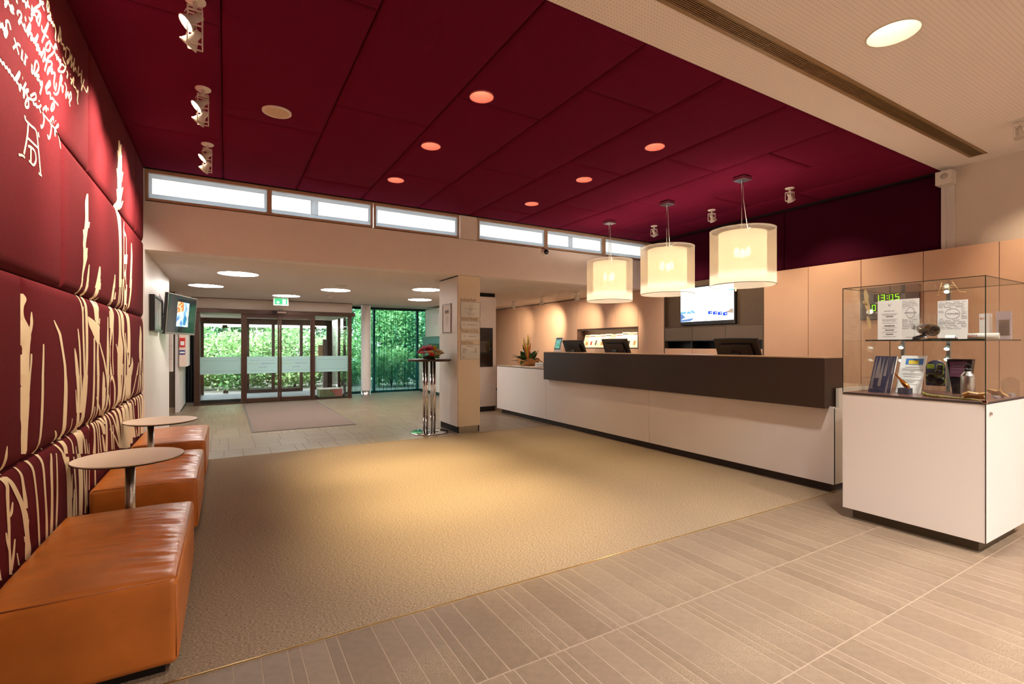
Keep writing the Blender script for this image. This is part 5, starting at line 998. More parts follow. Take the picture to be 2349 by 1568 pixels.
def notice(z0, z1, head, hz, lines, nm, lab):
    text(head, 0.062, m_head, 'lettering', col_, M_negY(3.157, YS, hz) @ Matrix.Diagonal((0.70, 1.05, 1, 1)))
    t = thing('notice_holder', lab, 'notice', (3.33, CYA, (z0+z1)/2), 'clear notice holders on the square column')
    MB().box(3.160, 3.494, CYA-0.0025, CYA-0.0005, z0, z1).build('paper', m_paper, t)
    MB().box(3.160, 3.494, CYA-0.0065, CYA-0.0045, z0, z1).build('acrylic_cover', m_glass, t)
    fr = MB()
    for a, b, c, d in ((3.156, 3.16, z0-0.003, z1+0.004), (3.494, 3.497, z0-0.003, z1+0.004), (3.16, 3.494, z0-0.003, z0), (3.16, 3.494, z1, z1+0.004)): fr.box(a, b, CYA-0.006, CYA-0.0005, c, d)
    fr.build('frame_edge', m_greyink, t)
    ln = MB()
    for x, w, z, h in lines: ln.box(x, x+w, CYA-0.0032, CYA-0.0026, z, z+h)
    ln.build('print_lines', m_greyink, t)
C = 3.327
def cen(rows): return [(C-w/2, w, z, 0.004) for w, z in rows]
notice(1.805, 2.045, 'Exchange Rates', 2.062, cen([(0.025, 1.995), (0.03, 1.975), (0.04, 1.957), (0.20, 1.94), (0.08, 1.925), (0.07, 1.912), (0.03, 1.885), (0.18, 1.872), (0.09, 1.857), (0.10, 1.845)]), 0, 'largest upper notice under the heading Exchange Rates')
notice(1.625, 1.745, 'General Manager', 1.762, [(3.195, 0.045, 1.695, 0.005), (3.20, 0.035, 1.68, 0.004), (3.27, 0.15, 1.685, 0.007), (3.445, 0.002, 1.63, 0.11)], 0, 'narrow notice under the heading General Manager')
notice(1.445, 1.558, 'Manager on Duty', 1.575, [(3.205, 0.04, 1.515, 0.004), (3.21, 0.03, 1.495, 0.003), (3.295, 0.13, 1.505, 0.006)], 0, 'narrow notice under the heading Manager on Duty')
notice(1.15, 1.373, 'Room Rates', 1.39, [(C-0.06, 0.12, 1.342, 0.007)]+[(3.195, w, 1.318-0.012*i, 0.005) for i, w in enumerate((0.06, 0.065, 0.10, 0.07, 0.045, 0.03, 0.05))]+[(3.435-w, w, 1.318-0.012*i, 0.005) for i, w in enumerate((0.03, 0.035, 0.03, 0.035, 0.03, 0.09, 0.02))]+[(3.19, 0.04, 1.19, 0.006), (3.19, 0.04, 1.175, 0.004)], 0, 'lowest notice under the heading Room Rates')
t = thing('certificate_frame', 'grey framed certificate on the left side of the square column', 'picture frame', (CX, 7.365, 1.8))
mb = MB()
for a, b, c, d in ((7.194, 7.205, 1.565, 2.037), (7.525, 7.536, 1.565, 2.037), (7.205, 7.525, 1.565, 1.578), (7.205, 7.525, 2.026, 2.037)): mb.box(CX-0.014, CX, a, b, c, d)
mb.build('frame', mat('grey_frame', (112, 108, 106), 0.4), t)
MB().box(CX-0.006, CX-0.001, 7.205, 7.525, 1.578, 2.026).build('sheet', m_paper, t)
ln = MB(); ln.box(CX-0.0068, CX-0.006, 7.285, 7.445, 1.885, 1.935); ln.box(CX-0.0068, CX-0.006, 7.25, 7.48, 1.868, 1.872)
for i, w in enumerate((0.05, 0.16, 0.12, 0.14, 0.08, 0.12, 0.04, 0.05)): ln.box(CX-0.0068, CX-0.006, 7.365-w/2, 7.365+w/2, 1.835-0.022*i, 1.840-0.022*i)
ln.build('print_lines', m_greyink, t)

# ================================================================== TALL GREY UNIT WITH DARK SCREEN, SIDE CABINETS
t = struct(MB().box(4.40, 4.91, 9.02, 10.2, 0.10, 2.375).build('wall_back.002', m_fascia, origin=(4.66, 9.5, 0)))
MB().box(4.42, 4.90, 9.04, 10.18, 0, 0.10).build('plinth', m_dark, t); MB().box(4.42, 4.90, 9.05, 10.18, 2.375, ZL).build('top_gap', m_shadow, t)
s_ = thing('terminal_screen', 'tall dark glass terminal set in the grey unit behind the square column', 'terminal', (4.62, 9.0, 1.3))
MB().box(4.42, 4.83, 9.012, 9.02, 0.92, 1.73).build('dark_panel', mat('terminal_black', (44, 34, 30), 0.15), s_)
MB().box(4.44, 4.80, 9.004, 9.012, 1.22, 1.46).build('screen', mat('terminal_glass', (30, 40, 44), 0.05, coat=1.0), s_, bevel=0.002)
MB().box(4.43, 4.81, 8.99, 9.012, 1.19, 1.215).build('shelf', m_black, s_)
t = struct(MB().box(5.0, 5.9, 12.25, 14.0, 0.09, 0.97).build('trim_6', m_white, origin=(5.4, 13, 0)))
MB().box(5.03, 5.9, 12.28, 14.0, 0, 0.09).build('plinth', m_teal, t)
t = struct(MB().box(5.05, 5.9, 12.2, 13.6, 1.62, 2.40).build('trim_7', m_white, origin=(5.4, 13, 2)))
MB().box(5.045, 5.05, 12.6, 13.1, 1.9, 2.25).build('poster', m_paper, t)
t = thing('wall_screen', 'dark flat screen on the side cabinet behind the tall table', 'screen', (5.1, 12.7, 1.2))
MB().box(5.06, 5.10, 12.25, 13.35, 1.02, 1.42).build('bezel', m_black, t, bevel=0.004); MB().box(5.055, 5.06, 12.29, 13.31, 1.05, 1.39).build('display', mat('dim_display', (40, 36, 36), 0.2), t)
struct(MB().box(5.12, 5.16, 12.2, 14.0, 0.97, 1.62).build('trim_8', mat('teal_glass_back', (84, 130, 140), 0.3), origin=(5.1, 13, 1)))

# ================================================================== THINGS ON THE WHITE WALL BY THE ENTRANCE
t = thing('menu_frame', 'deep black-framed notice box on the white wall', 'picture frame', (XL, 7.85, 1.77))
mb = MB(); y0, y1, z0, z1 = 7.29, 8.20, 1.545, 1.985; xf_ = XL+0.055
for a, b, c, d in ((y0, y0+0.03, z0, z1), (y1-0.03, y1, z0, z1), (y0+0.03, y1-0.03, z0, z0+0.025), (y0+0.03, y1-0.03, z1-0.025, z1)): mb.box(XL, xf_, a, b, c, d)
mb.build('frame', m_black, t)
MB().box(XL, XL+0.04, y0+0.03, y1-0.03, z0+0.025, z1-0.025).build('print', mat('dusky_poster', (120, 122, 116), 0.3, var=(6, 0.35)), t)
mb = MB()
for k in range(9): mb.box(XL+0.04, XL+0.042, 7.90, 8.14, 1.62+k*0.035, 1.63+k*0.035)
for k, yy in enumerate((7.62, 7.82)): mb.prism([(yy, 1.62), (yy+0.10, 1.62), (yy+0.08, 1.78), (yy+0.065, 1.88), (yy+0.035, 1.88), (yy+0.02, 1.78)], 'yz', XL+0.04, XL+0.042)
mb.build('motif', mat('pale_motif', (176, 178, 164), 0.6), t)
# television on a wall arm, turned to the room
t = thing('television', 'wall television on an arm, turned to the lobby, showing a bright picture', 'television', (-0.60, 8.85, 1.8))
u = Vector((0.298, 0.97, 0)).normalized(); nrm = Vector((u.y, -u.x, 0)); w = Vector((0,0,1))
c0 = Vector((-0.722, 8.33, 1.525))
Mt = Matrix(((u.x, nrm.x, w.x, c0.x), (u.y, nrm.y, w.y, c0.y), (u.z, nrm.z, w.z, c0.z), (0,0,0,1)))
TW, TH = 1.01, 0.585
Mtilt = Mt @ Matrix.Rotation(R(-4), 4, 'X')
MB().box(0, TW, -0.04, 0, 0, TH).xf(Mtilt).build('cabinet', m_black, t, bevel=0.006)
fr = MB(); e = 0.014
for a, b, c, d in ((0, e, 0, TH), (TW-e, TW, 0, TH), (e, TW-e, 0, 0.03), (e, TW-e, TH-e, TH)): fr.box(a, b, 0, 0.006, c, d)
fr.xf(Mtilt).build('bezel', mat('silver_bezel', (150, 138, 128), 0.3, 0.5), t)
sc_ = MB().box(e, TW-e, 0.0, 0.004, 0.03, TH-e).xf(Mtilt).build('display', mat('dark_glass_display', (26, 44, 46), 0.06, coat=1.0), t)
def picture_mat(name, cols, strength, scale):
    m = bpy.data.materials.new(name); m.use_nodes = True; m.cycles.emission_sampling = 'NONE'; nt = m.node_tree; nt.nodes.clear()
    o = nt.nodes.new('ShaderNodeOutputMaterial'); e_ = nt.nodes.new('ShaderNodeEmission'); e_.inputs[1].default_value = strength
    tc = nt.nodes.new('ShaderNodeTexCoord'); n = nt.nodes.new('ShaderNodeTexNoise'); n.inputs['Scale'].default_value = scale; n.inputs['Detail'].default_value = 3; nt.links.new(tc.outputs['Object'], n.inputs['Vector'])
    r = nt.nodes.new('ShaderNodeValToRGB'); r.color_ramp.elements[0].position = 0.3; r.color_ramp.elements[1].position = 0.7
    r.color_ramp.elements[0].color = lin(cols[0]); r.color_ramp.elements[1].color = lin(cols[-1])
    for i, c in enumerate(cols[1:-1]): el = r.color_ramp.elements.new(0.3+0.4*(i+1)/(len(cols)-1)); el.color = lin(c)
    nt.links.new(n.outputs['Fac'], r.inputs['Fac']); nt.links.new(r.outputs['Color'], e_.inputs[0]); nt.links.new(e_.outputs[0], o.inputs[0]); return m
pa, pb, pz0, pz1 = 0.32, 0.73, 0.12, 0.485
def pic(name, m, poly, dy):
    mb = MB(); n = len(poly); mb.v = [(p[0], dy, p[1]) for p in poly]; mb.f = [tuple(range(n))]; mb.sm = [False]; mb.xf(Mtilt).build(name, m, sc_)
pic('picture', picture_mat('bar_picture_blue', ((40, 70, 130), (150, 190, 235), (225, 240, 255)), 1.1, 9), [(pa, pz0), (pb, pz0), (pb, pz1), (pa, pz1)], 0.0050)
pic('picture_shelf', picture_mat('bar_picture_warm', ((90, 60, 60), (230, 120, 50), (250, 220, 190)), 1.2, 24), [(pa, pz1), (pa+0.205, pz1), (pa+0.225, pz1-0.13), (pa, pz1-0.17)], 0.0056)
pic('picture_counter', emis('bar_counter_light', (205, 225, 250), 1.0), [(pa, pz0+0.02), (pa+0.225, pz0+0.13), (pa+0.225, pz0+0.16), (pa, pz0+0.07)], 0.0060)
pic('picture_people', emis('bar_people_teal', (60, 130, 170), 0.8), [(pa+0.225, pz0+0.03), (pa+0.307, pz0+0.02), (pa+0.348, pz0+0.13), (pa+0.287, pz0+0.19), (pa+0.225, pz0+0.12)], 0.0062)
pic('picture_wall', emis('bar_wall_sand', (222, 190, 160), 0.9), [(pb-0.061, pz0), (pb-0.025, pz0), (pb-0.016, pz1-0.02), (pb-0.061, pz1-0.02)], 0.0062)
MB().tube([Vector((XL, 8.75, 1.82)), Vector((-0.70, 8.80, 1.82)), Mt @ Vector((TW/2, -0.03, 0.3))], 0.015, 8).build('wall_arm', m_black, t)
t = thing('sign_panel', 'slim white directory panel at the end of the white wall', 'sign', (-0.78, 9.75, 1.25))
MB().box(-0.818, -0.735, 9.735, 9.775, 0.935, 1.56).build('board', m_white, t, bevel=0.002)
MB().box(-0.825, -0.812, 9.731, 9.779, 0.93, 1.565).build('rail', m_dark, t)
for z in (1.14, 1.35): MB().box(-0.81, -0.737, 9.732, 9.735, z, z+0.004).build('divider', m_greyink, t)
t = thing('wall_cabinet', 'white wall box carrying red and blue signs left of the entrance', 'cabinet', (-0.74, 12.2, 1.3))
MB().box(-0.803, -0.685, 11.98, 12.9, 0.935, 1.95).build('body', mat('blush_laminate', (232, 206, 190), 0.45), t, bevel=0.002)
MB().box(-0.682, -0.668, 11.985, 12.9, 0.935, 1.95).build('side_door', m_white, t)
t2 = MB().box(-0.797, -0.70, 11.972, 11.979, 1.33, 1.52).build('fire_sign', mat('signal_red', (206, 40, 36), 0.5), t); MB().box(-0.78, -0.715, 11.969, 11.972, 1.37, 1.45).build('sign_field', m_paper, t2)
t2 = MB().box(-0.797, -0.70, 11.972, 11.979, 1.19-0.01, 1.27).build('info_sign', mat('signal_blue', (40, 50, 120), 0.5), t); MB().box(-0.79, -0.708, 11.969, 11.972, 1.205, 1.24).build('sign_field', m_paper, t2)

# ================================================================== RECEPTION COUNTER
m_bar = mat('dark_stone_bar', (58, 41, 32), 0.42, var=(420, 0.35), bump=(500, 0.08, 0.001), spec=0.35)
m_counter = mat('counter_white', (224, 216, 210), 0.3, var=(3, 0.01), spec=0.5)
m_top = mat('counter_top_sand', (206, 180, 152), 0.25, spec=0.6)
rc = thing('reception_counter', 'long white reception counter with raised dark bar front', 'counter', (5.1, 5.5, 0))
for a, b in ((2.36, 4.614), (4.618, 6.998)): MB().box(4.80, 4.822, a, b, 0.088, 0.80).build('front_panel', m_counter, rc, bevel=0.001, seg=1)
MB().box(4.80, 4.822, 7.002, 8.775, 0.088, 0.942).build('front_panel', m_counter, rc, bevel=0.001, seg=1)
# end panels: the near one is notched around the bar
MB().prism([(4.805, 0.088), (5.70, 0.088), (5.70, 0.965), (4.888, 0.965), (4.888, 0.785), (4.805, 0.785)], 'xz', 2.36, 2.385).build('end_panel', mat('end_panel_white', (214, 206, 190), 0.4), rc)
MB().box(4.803, 4.81, 2.358, 2.36, 0.088, 0.785).build('edge_line', m_dark, rc)
MB().box(4.822, 5.70, 8.75, 8.775, 0.088, 0.942).build('end_panel', m_counter, rc)
MB().box(4.87, 5.66, 2.42, 8.69, 0.0, 0.09).build('plinth', m_dark, rc)
MB().box(4.80, 5.70, 6.97, 8.775, 0.944, 0.956).build('top_edge', m_dark, rc)
MB().box(4.80, 5.70, 6.97, 8.775, 0.956, 0.966).build('desk_top', m_top, rc)
MB().box(5.05, 5.70, 2.385, 6.97, 0.952, 0.966).build('desk_top', m_top, rc)
bb = MB().box(4.72, 5.045, 2.40, 6.96, 0.785, 1.245).build('bar_box', m_bar, rc, bevel=0.002, seg=1)
MB().box(4.722, 5.043, 2.402, 6.958, 1.245, 1.255).build('bar_top', mat('bar_top_sand', (196, 162, 126), 0.3), bb)
MB().box(5.045, 5.06, 2.41, 6.95, 0.80, 1.24).build('bar_back', m_tan, bb)

# monitors with their backs to the lobby
def monitor(y0, y1, ztop, label):
    yc = (y0+y1)/2; t = thing('monitor', label, 'monitor', (5.25, yc, 0.966), 'black monitors on the reception desk')
    w = (y1-y0)/2; zb = ztop-0.31; h = 0.33
    M = Matrix.Translation((5.27, yc, zb)) @ Matrix.Rotation(R(-21), 4, 'Y')
    MB().box(-0.018, 0.012, -w, w, 0, h).xf(M).build('bezel', m_black, t, bevel=0.004)
    MB().prism([(-w*0.78, 0.03), (w*0.78, 0.03), (w*0.7, h*0.80), (-w*0.7, h*0.80)], 'yz', -0.045, -0.018).xf(M).build('back_shell', mat('monitor_shell', (38, 33, 32), 0.45) if 'monitor_shell' not in bpy.data.materials else bpy.data.materials['monitor_shell'], t, bevel=0.006)
    MB().box(-0.047, -0.044, -w*0.62, -w*0.12, h*0.38, h*0.66).xf(M).build('vent_plate', m_dark, t); MB().box(-0.047, -0.044, w*0.12, w*0.62, h*0.38, h*0.66).xf(M).build('vent_plate', m_dark, t)
    MB().box(0.012, 0.014, -w*0.94, w*0.94, 0.02, h-0.015).xf(M).build('display', emis('desk_display', (190, 205, 225), 0.6) if 'desk_display' not in bpy.data.materials else bpy.data.materials['desk_display'], t)
    p = M @ Vector((-0.05, 0, h*0.42))
    MB().tube([(5.24, yc, 0.975), (5.235, yc, zb+0.02), (p.x-0.012, yc, p.z-0.02), (p.x+0.01, yc, p.z)], 0.024, 12).build('stand_arm', m_black, t)
    MB().box(p.x-0.02, p.x+0.02, yc-0.055, yc+0.055, p.z-0.03, p.z+0.03).build('hinge', m_black, t, bevel=0.01)
    MB().cyl((5.17, yc+0.02), 0.022, zb-0.04, zb+0.075, 16).build('cable_post', m_steel, t)
    MB().box(5.12, 5.36, yc-0.11, yc+0.11, 0.966, 0.978).build('base', m_black, t, bevel=0.005)
monitor(6.44, 6.99, 1.455, 'black monitor on the reception desk, leftmost of the three')
monitor(5.40, 5.95, 1.468, 'black monitor on the reception desk, middle of the three')
monitor(3.33, 3.89, 1.452, 'black monitor on the reception desk, nearest the display case')

# tablet on a white stand
t = thing('tablet_stand', 'small tablet leaning on a white stand beside the bar end', 'tablet', (5.2, 7.35, 0.966))
M = Matrix.Translation((5.2, 7.33, 0.966)) @ Matrix.Rotation(R(14), 4, 'Y')
MB().box(-0.012, 0.012, -0.10, 0.10, 0.0, 0.56).xf(M).build('stand', m_white, t, bevel=0.004)
d_ = MB().box(-0.018, -0.012, -0.085, 0.085, 0.33, 0.545).xf(M).build('tablet', m_black, t)
MB().box(-0.020, -0.018, -0.072, 0.072, 0.35, 0.525).xf(M).build('display', picture_mat('tablet_picture', ((40, 60, 70), (120, 170, 160), (60, 140, 80)), 0.7, 14), d_)
MB().tube([M @ Vector((0.014, 0.0, 0.35)), Vector((5.32, 7.30, 1.15)), Vector((5.36, 7.27, 0.97))], 0.006, 8).build('strut', m_dark, t)
# plant in a paper-wrapped bowl
PX, PY, PZ = 5.17, 8.17, 0.966
t = thing('potted_plant', 'leafy green plant in brown paper wrapping on the low desk end', 'plant', (PX, PY, PZ))
rp = random.Random(11); mb = MB(); rows = []
for k, (r, z) in enumerate(((0.10, 0.0), (0.155, 0.02), (0.185, 0.06), (0.20, 0.10), (0.225, 0.135))):
    rows.append([(PX+(r+0.012*math.sin(a*5+k)+0.01*math.sin(a*11))*math.cos(a), PY+(r+0.012*math.sin(a*5+k))*math.sin(a), PZ+z+(0.02*math.sin(a*6+1)*k/4)) for a in [i*6.2832/40 for i in range(41)]])
mb.grid(rows, True, True); mb.build('paper_wrap', mat('kraft_paper', (206, 146, 92), 0.7), t)
MB().lathe([(0.09, 0.0), (0.16, 0.05), (0.17, 0.10), (0.001, 0.11)], (PX, PY, PZ), 24).build('soil', mat('dark_soil', (46, 36, 26), 0.95), t)
m_pl = leaf_mat('plant_leaf', (52, 78, 42), (104, 124, 78))
def leafblade(name, p, d, L, w, bend, m, parent):
    p = Vector(p); d = Vector(d).normalized(); s = d.cross(Vector((0,0,1)))
    if s.length < 0.1: s = Vector((1,0,0))
    s.normalize(); rows = []
    for k in range(7):
        f = k/6; c = p+d*L*f+Vector((0,0,-bend*f*f)); ww = w*math.sin(math.pi*(0.08+0.92*f)**0.8)*0.5+0.002
        rows.append([tuple(c-s*ww), tuple(c+Vector((0,0,-0.18*ww))), tuple(c+s*ww)])
    MB().grid(rows).build(name, m, parent)
for k in range(26):
    a = rp.random()*6.283; el = rp.uniform(0.1, 1.1)
    leafblade('leaf', (PX+0.06*math.cos(a), PY+0.06*math.sin(a), PZ+0.10), (math.cos(a)*math.cos(el), math.sin(a)*math.cos(el), math.sin(el)), rp.uniform(0.20, 0.36), rp.uniform(0.09, 0.15), rp.uniform(0.02, 0.18), m_pl, t)
m_yb = mat('yellow_bract', (206, 176, 40), 0.6); m_ob = mat('orange_bract', (206, 106, 40), 0.6)
for (dy, hx, h, m_) in ((0.10, -0.03, 0.52, m_yb), (0.0, 0.0, 0.62, m_yb), (-0.03, -0.04, 0.46, m_yb), (0.03, -0.05, 0.44, m_ob), (-0.09, -0.02, 0.46, m_ob), (0.16, 0.0, 0.42, m_pl)):
    MB().tube([(PX, PY, PZ+0.08), (PX+hx*0.5, PY+dy*0.4, PZ+h*0.5), (PX+hx, PY+dy, PZ+h*0.8), (PX+hx, PY+dy*1.3, PZ+h)], [0.012, 0.014, 0.02, 0.003], 8).build('flower_spike', m_, t)
MB().tube([(PX, PY+0.02, PZ+0.36), (PX-0.02, PY+0.14, PZ+0.55)], [0.006, 0.003], 6).build('twig', m_bark, t); MB().tube([(PX, PY, PZ+0.40), (PX-0.02, PY-0.12, PZ+0.56)], [0.006, 0.003], 6).build('twig', m_bark, t)
t = thing('tissue_box', 'small white box with dark checks behind the plant pot', 'box', (5.18, 7.72, 0.966))
MB().box(5.12, 5.26, 7.58, 7.84, 0.966, 1.035).build('box', m_paper, t, bevel=0.003)
mb = MB()
for k in range(5): mb.box(5.118, 5.12, 7.60+k*0.052, 7.607+k*0.052, 0.966, 1.03)
mb.box(5.118, 5.12, 7.58, 7.84, 0.998, 1.004); mb.build('check_lines', m_ink, t)
t = thing('papers', 'loose white sheets lying on the low desk end', 'papers', (4.95, 8.05, 0.966))
MB().box(4.84, 5.02, 7.95, 8.25, 0.966, 0.968).build('sheet', m_paper, t); MB().box(4.86, 5.04, 7.55, 7.83, 0.966, 0.9675).build('sheet', m_paper, t)
# desk chair behind the low end
t = thing('desk_chair', 'green-grey shell chair behind the low end of the counter', 'chair', (5.9, 9.75, 0))
m_shell = mat('olive_shell', (92, 92, 70), 0.4)
mb = MB(); rows = []
for k in range(9):
    f = k/8; z = 0.46+f*0.75; rr = 0.25-0.03*f
    rows.append([(5.9+0.13*math.sin(a)*0+0.2*math.cos(a)*0.35+0.16-0.05*f*0, 9.75+rr*math.sin(a), z) for a in [(-1.2+2.4*i/12) for i in range(13)]])
rows2 = [[(p[0]+0.02, p[1], p[2]) for p in r] for r in rows]
mb.grid(rows); mb.grid(rows2, True, True); mb.build('backrest', m_shell, t, fixn=False)
MB().tube([(p[0]+0.01, p[1], p[2]) for p in rows[-1]], 0.012, 8).build('rim', m_chrome, t)
MB().box(5.68, 6.16, 9.50, 10.0, 0.43, 0.47).build('seat', m_shell, t, bevel=0.015)
MB().cyl((5.92, 9.75), 0.028, 0.06, 0.43, 12).build('post', m_chrome, t)
for k in range(5):
    a = k*1.2566; MB().tube([(5.92, 9.75, 0.09), (5.92+0.28*math.cos(a), 9.75+0.28*math.sin(a), 0.03)], 0.018, 8).build('leg', m_chrome, t)

# ------------------------------------------------------------------ magazines in the lit recess
rmz = random.Random(21)
mcols = [(250, 244, 232), (252, 240, 220), (246, 236, 226), (250, 246, 238), (240, 226, 206)]
mms = [mat('magazine_cover_%d' % i, c, 0.5, var=(22, 0.05)) for i, c in enumerate(mcols)]
m_mred = mat('cover_red', (170, 60, 50), 0.5); m_mor = mat('cover_orange', (216, 140, 84), 0.5); m_mbk = mat('cover_dark', (64, 54, 56), 0.5)
yy = 7.17; k = 0
ords = ['first', 'second', 'third', 'fourth', 'fifth', 'sixth', 'seventh', 'eighth', 'ninth', 'tenth']
while yy < 8.86:
    w = 0.21 if k else 0.24
    hgt = 0.31+0.03*(k < 3)+rmz.uniform(-0.01, 0.01)
    M = Matrix.Translation((XT+0.05, yy+w/2, 1.32)) @ Matrix.Rotation(R(19), 4, 'Y')
    t = thing('magazine', 'bright magazine in the wall recess, %s from the right' % ords[k], 'magazine', (XT+0.1, yy+w/2, 1.32), 'magazines in the lit wall recess')
    MB().box(-0.004+k*0.0012, 0.002+k*0.0012, -w/2, w/2, 0, hgt).xf(M).build('cover', mms[k % 5], t)
    a = rmz.uniform(-0.06, 0.0)
    MB().box(-0.0055+k*0.0012, -0.0042+k*0.0012, a, a+rmz.uniform(0.04, 0.07), 0.06, 0.06+rmz.uniform(0.06, 0.12)).xf(M).build('cover_picture', (m_mor, m_mbk, m_mred)[k % 3], t)
    MB().box(-0.0055+k*0.0012, -0.0042+k*0.0012, -w*0.4, w*0.4, hgt-0.05, hgt-0.03).xf(M).build('cover_title', (m_mred, m_mor, m_ink)[k % 3], t)
    yy += 0.175; k += 1
st = thing('strip_light', 'slim strip light under the top of the magazine recess', 'strip light', (XT+0.05, 8.1, 1.71))
MB().box(XT+0.02, XT+0.04, 7.3, 9.0, 1.712, 1.72).build('diffuser', emis('recess_strip', (255, 222, 165), 20, True), st)
MB().box(XT+0.012, XT+0.02, 7.2, 9.0, 1.70, 1.722).build('fascia', m_brown, st)

# ------------------------------------------------------------------ wall screen in the dark bay
t = thing('wall_display', 'large bright wall screen in the dark bay between the pendants', 'screen', (7.13, 5.53, 2.1))
MB().box(7.118, 7.175, 4.985, 6.085, 1.722, 2.40).build('cabinet', m_black, t, bevel=0.004)
dsp = MB().box(7.113, 7.118, 5.01, 6.075, 1.785, 2.375).build('display', emis('screen_white', (232, 244, 255), 1.5, True), t)
def scr(name, m, poly, dx=0.0): 
    mb = MB(); n = len(poly); mb.v = [(7.1122-dx, 6.075-p[0]*1.065, 1.785+p[1]*0.59) for p in poly]; mb.f = [tuple(range(n))]; mb.sm = [False]; mb.build(name, m, dsp)
e_sky = emis('screen_sky', (110, 190, 250), 1.1); e_sky2 = emis('screen_sky_pale', (176, 222, 255), 1.3); e_navy = emis('screen_blue', (40, 70, 220), 1.0); e_sea = emis('screen_sea', (110, 160, 196), 1.0); e_deep = emis('screen_deep', (90, 120, 170), 0.9); e_icon = emis('screen_icon', (120, 190, 215), 1.0); e_white = emis('screen_bright', (255, 255, 255), 1.6); e_hill = emis('screen_hill', (170, 150, 130), 0.8)
scr('sky', e_sky2, [(0.62, 1.0), (0.80, 0.78), (1.0, 0.66), (1.0, 1.0)]); scr('sky', e_sky, [(0.78, 1.0), (0.90, 0.84), (1.0, 0.80), (1.0, 1.0)], 0.0004)
scr('sea', e_sea, [(0, 0.24), (0.30, 0.24), (0.26, 0.33), (0.20, 0.345), (0.12, 0.31), (0, 0.31)]); scr('windscreen', e_deep, [(0, 0.05), (0.10, 0.14), (0.03, 0.24), (0, 0.24)], 0.0004); scr('bonnet', e_deep, [(0, 0.0), (0.20, 0.02), (0.27, 0.08), (0.24, 0.10), (0.0, 0.06)], 0.0008)
scr('hill', e_hill, [(0.84, 0.22), (1.0, 0.18), (1.0, 0.30), (0.95, 0.31), (0.92, 0.26)])
wheel = MB(); ring = [(7.1114, 6.075-(0.17+0.055*math.cos(a))*1.065, 1.785+(0.24+0.085*math.sin(a))*0.59) for a in [i*6.2832/20 for i in range(21)]]
wheel.tube(ring, 0.006, 6); wheel.build('steering_wheel', e_white, dsp)
for i, (px, py) in enumerate(((0.55, 0.80), (0.665, 0.80), (0.55, 0.60), (0.665, 0.60), (0.78, 0.60), (0.55, 0.40), (0.665, 0.40), (0.78, 0.40), (0.89, 0.40))):
    ic = MB(); ic.tube([(7.1118, 6.075-(px+0.013*math.cos(a))*1.065, 1.785+(py+0.024*math.sin(a))*0.59) for a in [q*6.2832/12 for q in range(13)]], 0.003, 5); ic.build('icon', e_icon, dsp)
for i in range(4):
    a, b = 0.545+i*0.09, 0.19-i*0.022
    scr('tile_button', e_navy, [(a, b), (a+0.078, b+0.004), (a+0.078, b+0.094), (a, b+0.09)], 0.0006); scr('arrow', e_white, [(a+0.045, b+0.03), (a+0.07, b+0.052), (a+0.045, b+0.075)], 0.0012)
MB().box(7.112, 7.118, 4.962, 4.985, 2.24, 2.30).build('status_lamp', emis('status_amber', (255, 200, 140), 1.5), t)

# ------------------------------------------------------------------ digital clock on the tan wall
t = thing('digital_clock', 'dark digital date-time board with green digits on the tan wall', 'clock', (7.09, 2.85, 1.9))
MB().box(XT-0.03, XT-0.001, 2.535, 3.16, 1.69, 2.095).build('board', mat('clock_board', (92, 90, 92), 0.3), t, bevel=0.003)
e_dig = emis('green_digits', (130, 230, 30), 1.3)
SEG = {'0': 'abcdef', '1': 'bc', '2': 'abged', '3': 'abgcd', '5': 'afgcd', '4': 'fgbc', '6': 'afgedc', '7': 'abc', '8': 'abcdefg', '9': 'abfgcd'}
def digits(s, y, z, h, m):
    w = h*0.55; b = 0.007
    MB().box(XT-0.032, XT-0.03, y-len(s)*(w+0.022)-0.0, y+0.014, z-0.012, z+h+0.012).build('window', m_black, t)
    for ch in s:
        if ch == ':':
            mb = MB(); mb.box(XT-0.034, XT-0.032, y-0.008, y, z+h*0.25, z+h*0.25+0.01); mb.box(XT-0.034, XT-0.032, y-0.008, y, z+h*0.7, z+h*0.7+0.01); mb.build('digit', m, t); y -= 0.024; continue
        mb = MB()
        B = {'a': (0, w, h-b, h), 'd': (0, w, 0, b), 'g': (0, w, h/2-b/2, h/2+b/2), 'f': (0, b, h/2, h), 'e': (0, b, 0, h/2), 'b': (w-b, w, h/2, h), 'c': (w-b, w, 0, h/2)}
        for q in SEG[ch]: c = B[q]; mb.box(XT-0.034, XT-0.032, y-c[1], y-c[0], z+c[2], z+c[3])
        mb.build('digit', m, t); y -= w+0.022
digits('13:05', 2.99, 1.92, 0.075, e_dig); digits('05', 3.025, 1.80, 0.075, e_dig)
text('Tag', 0.032, m_paper, 'lettering', t, M_negX(XT-0.0335, 2.99, 1.885)); text('Sa', 0.032, m_paper, 'lettering', t, M_negX(XT-0.0335, 2.99, 1.765))

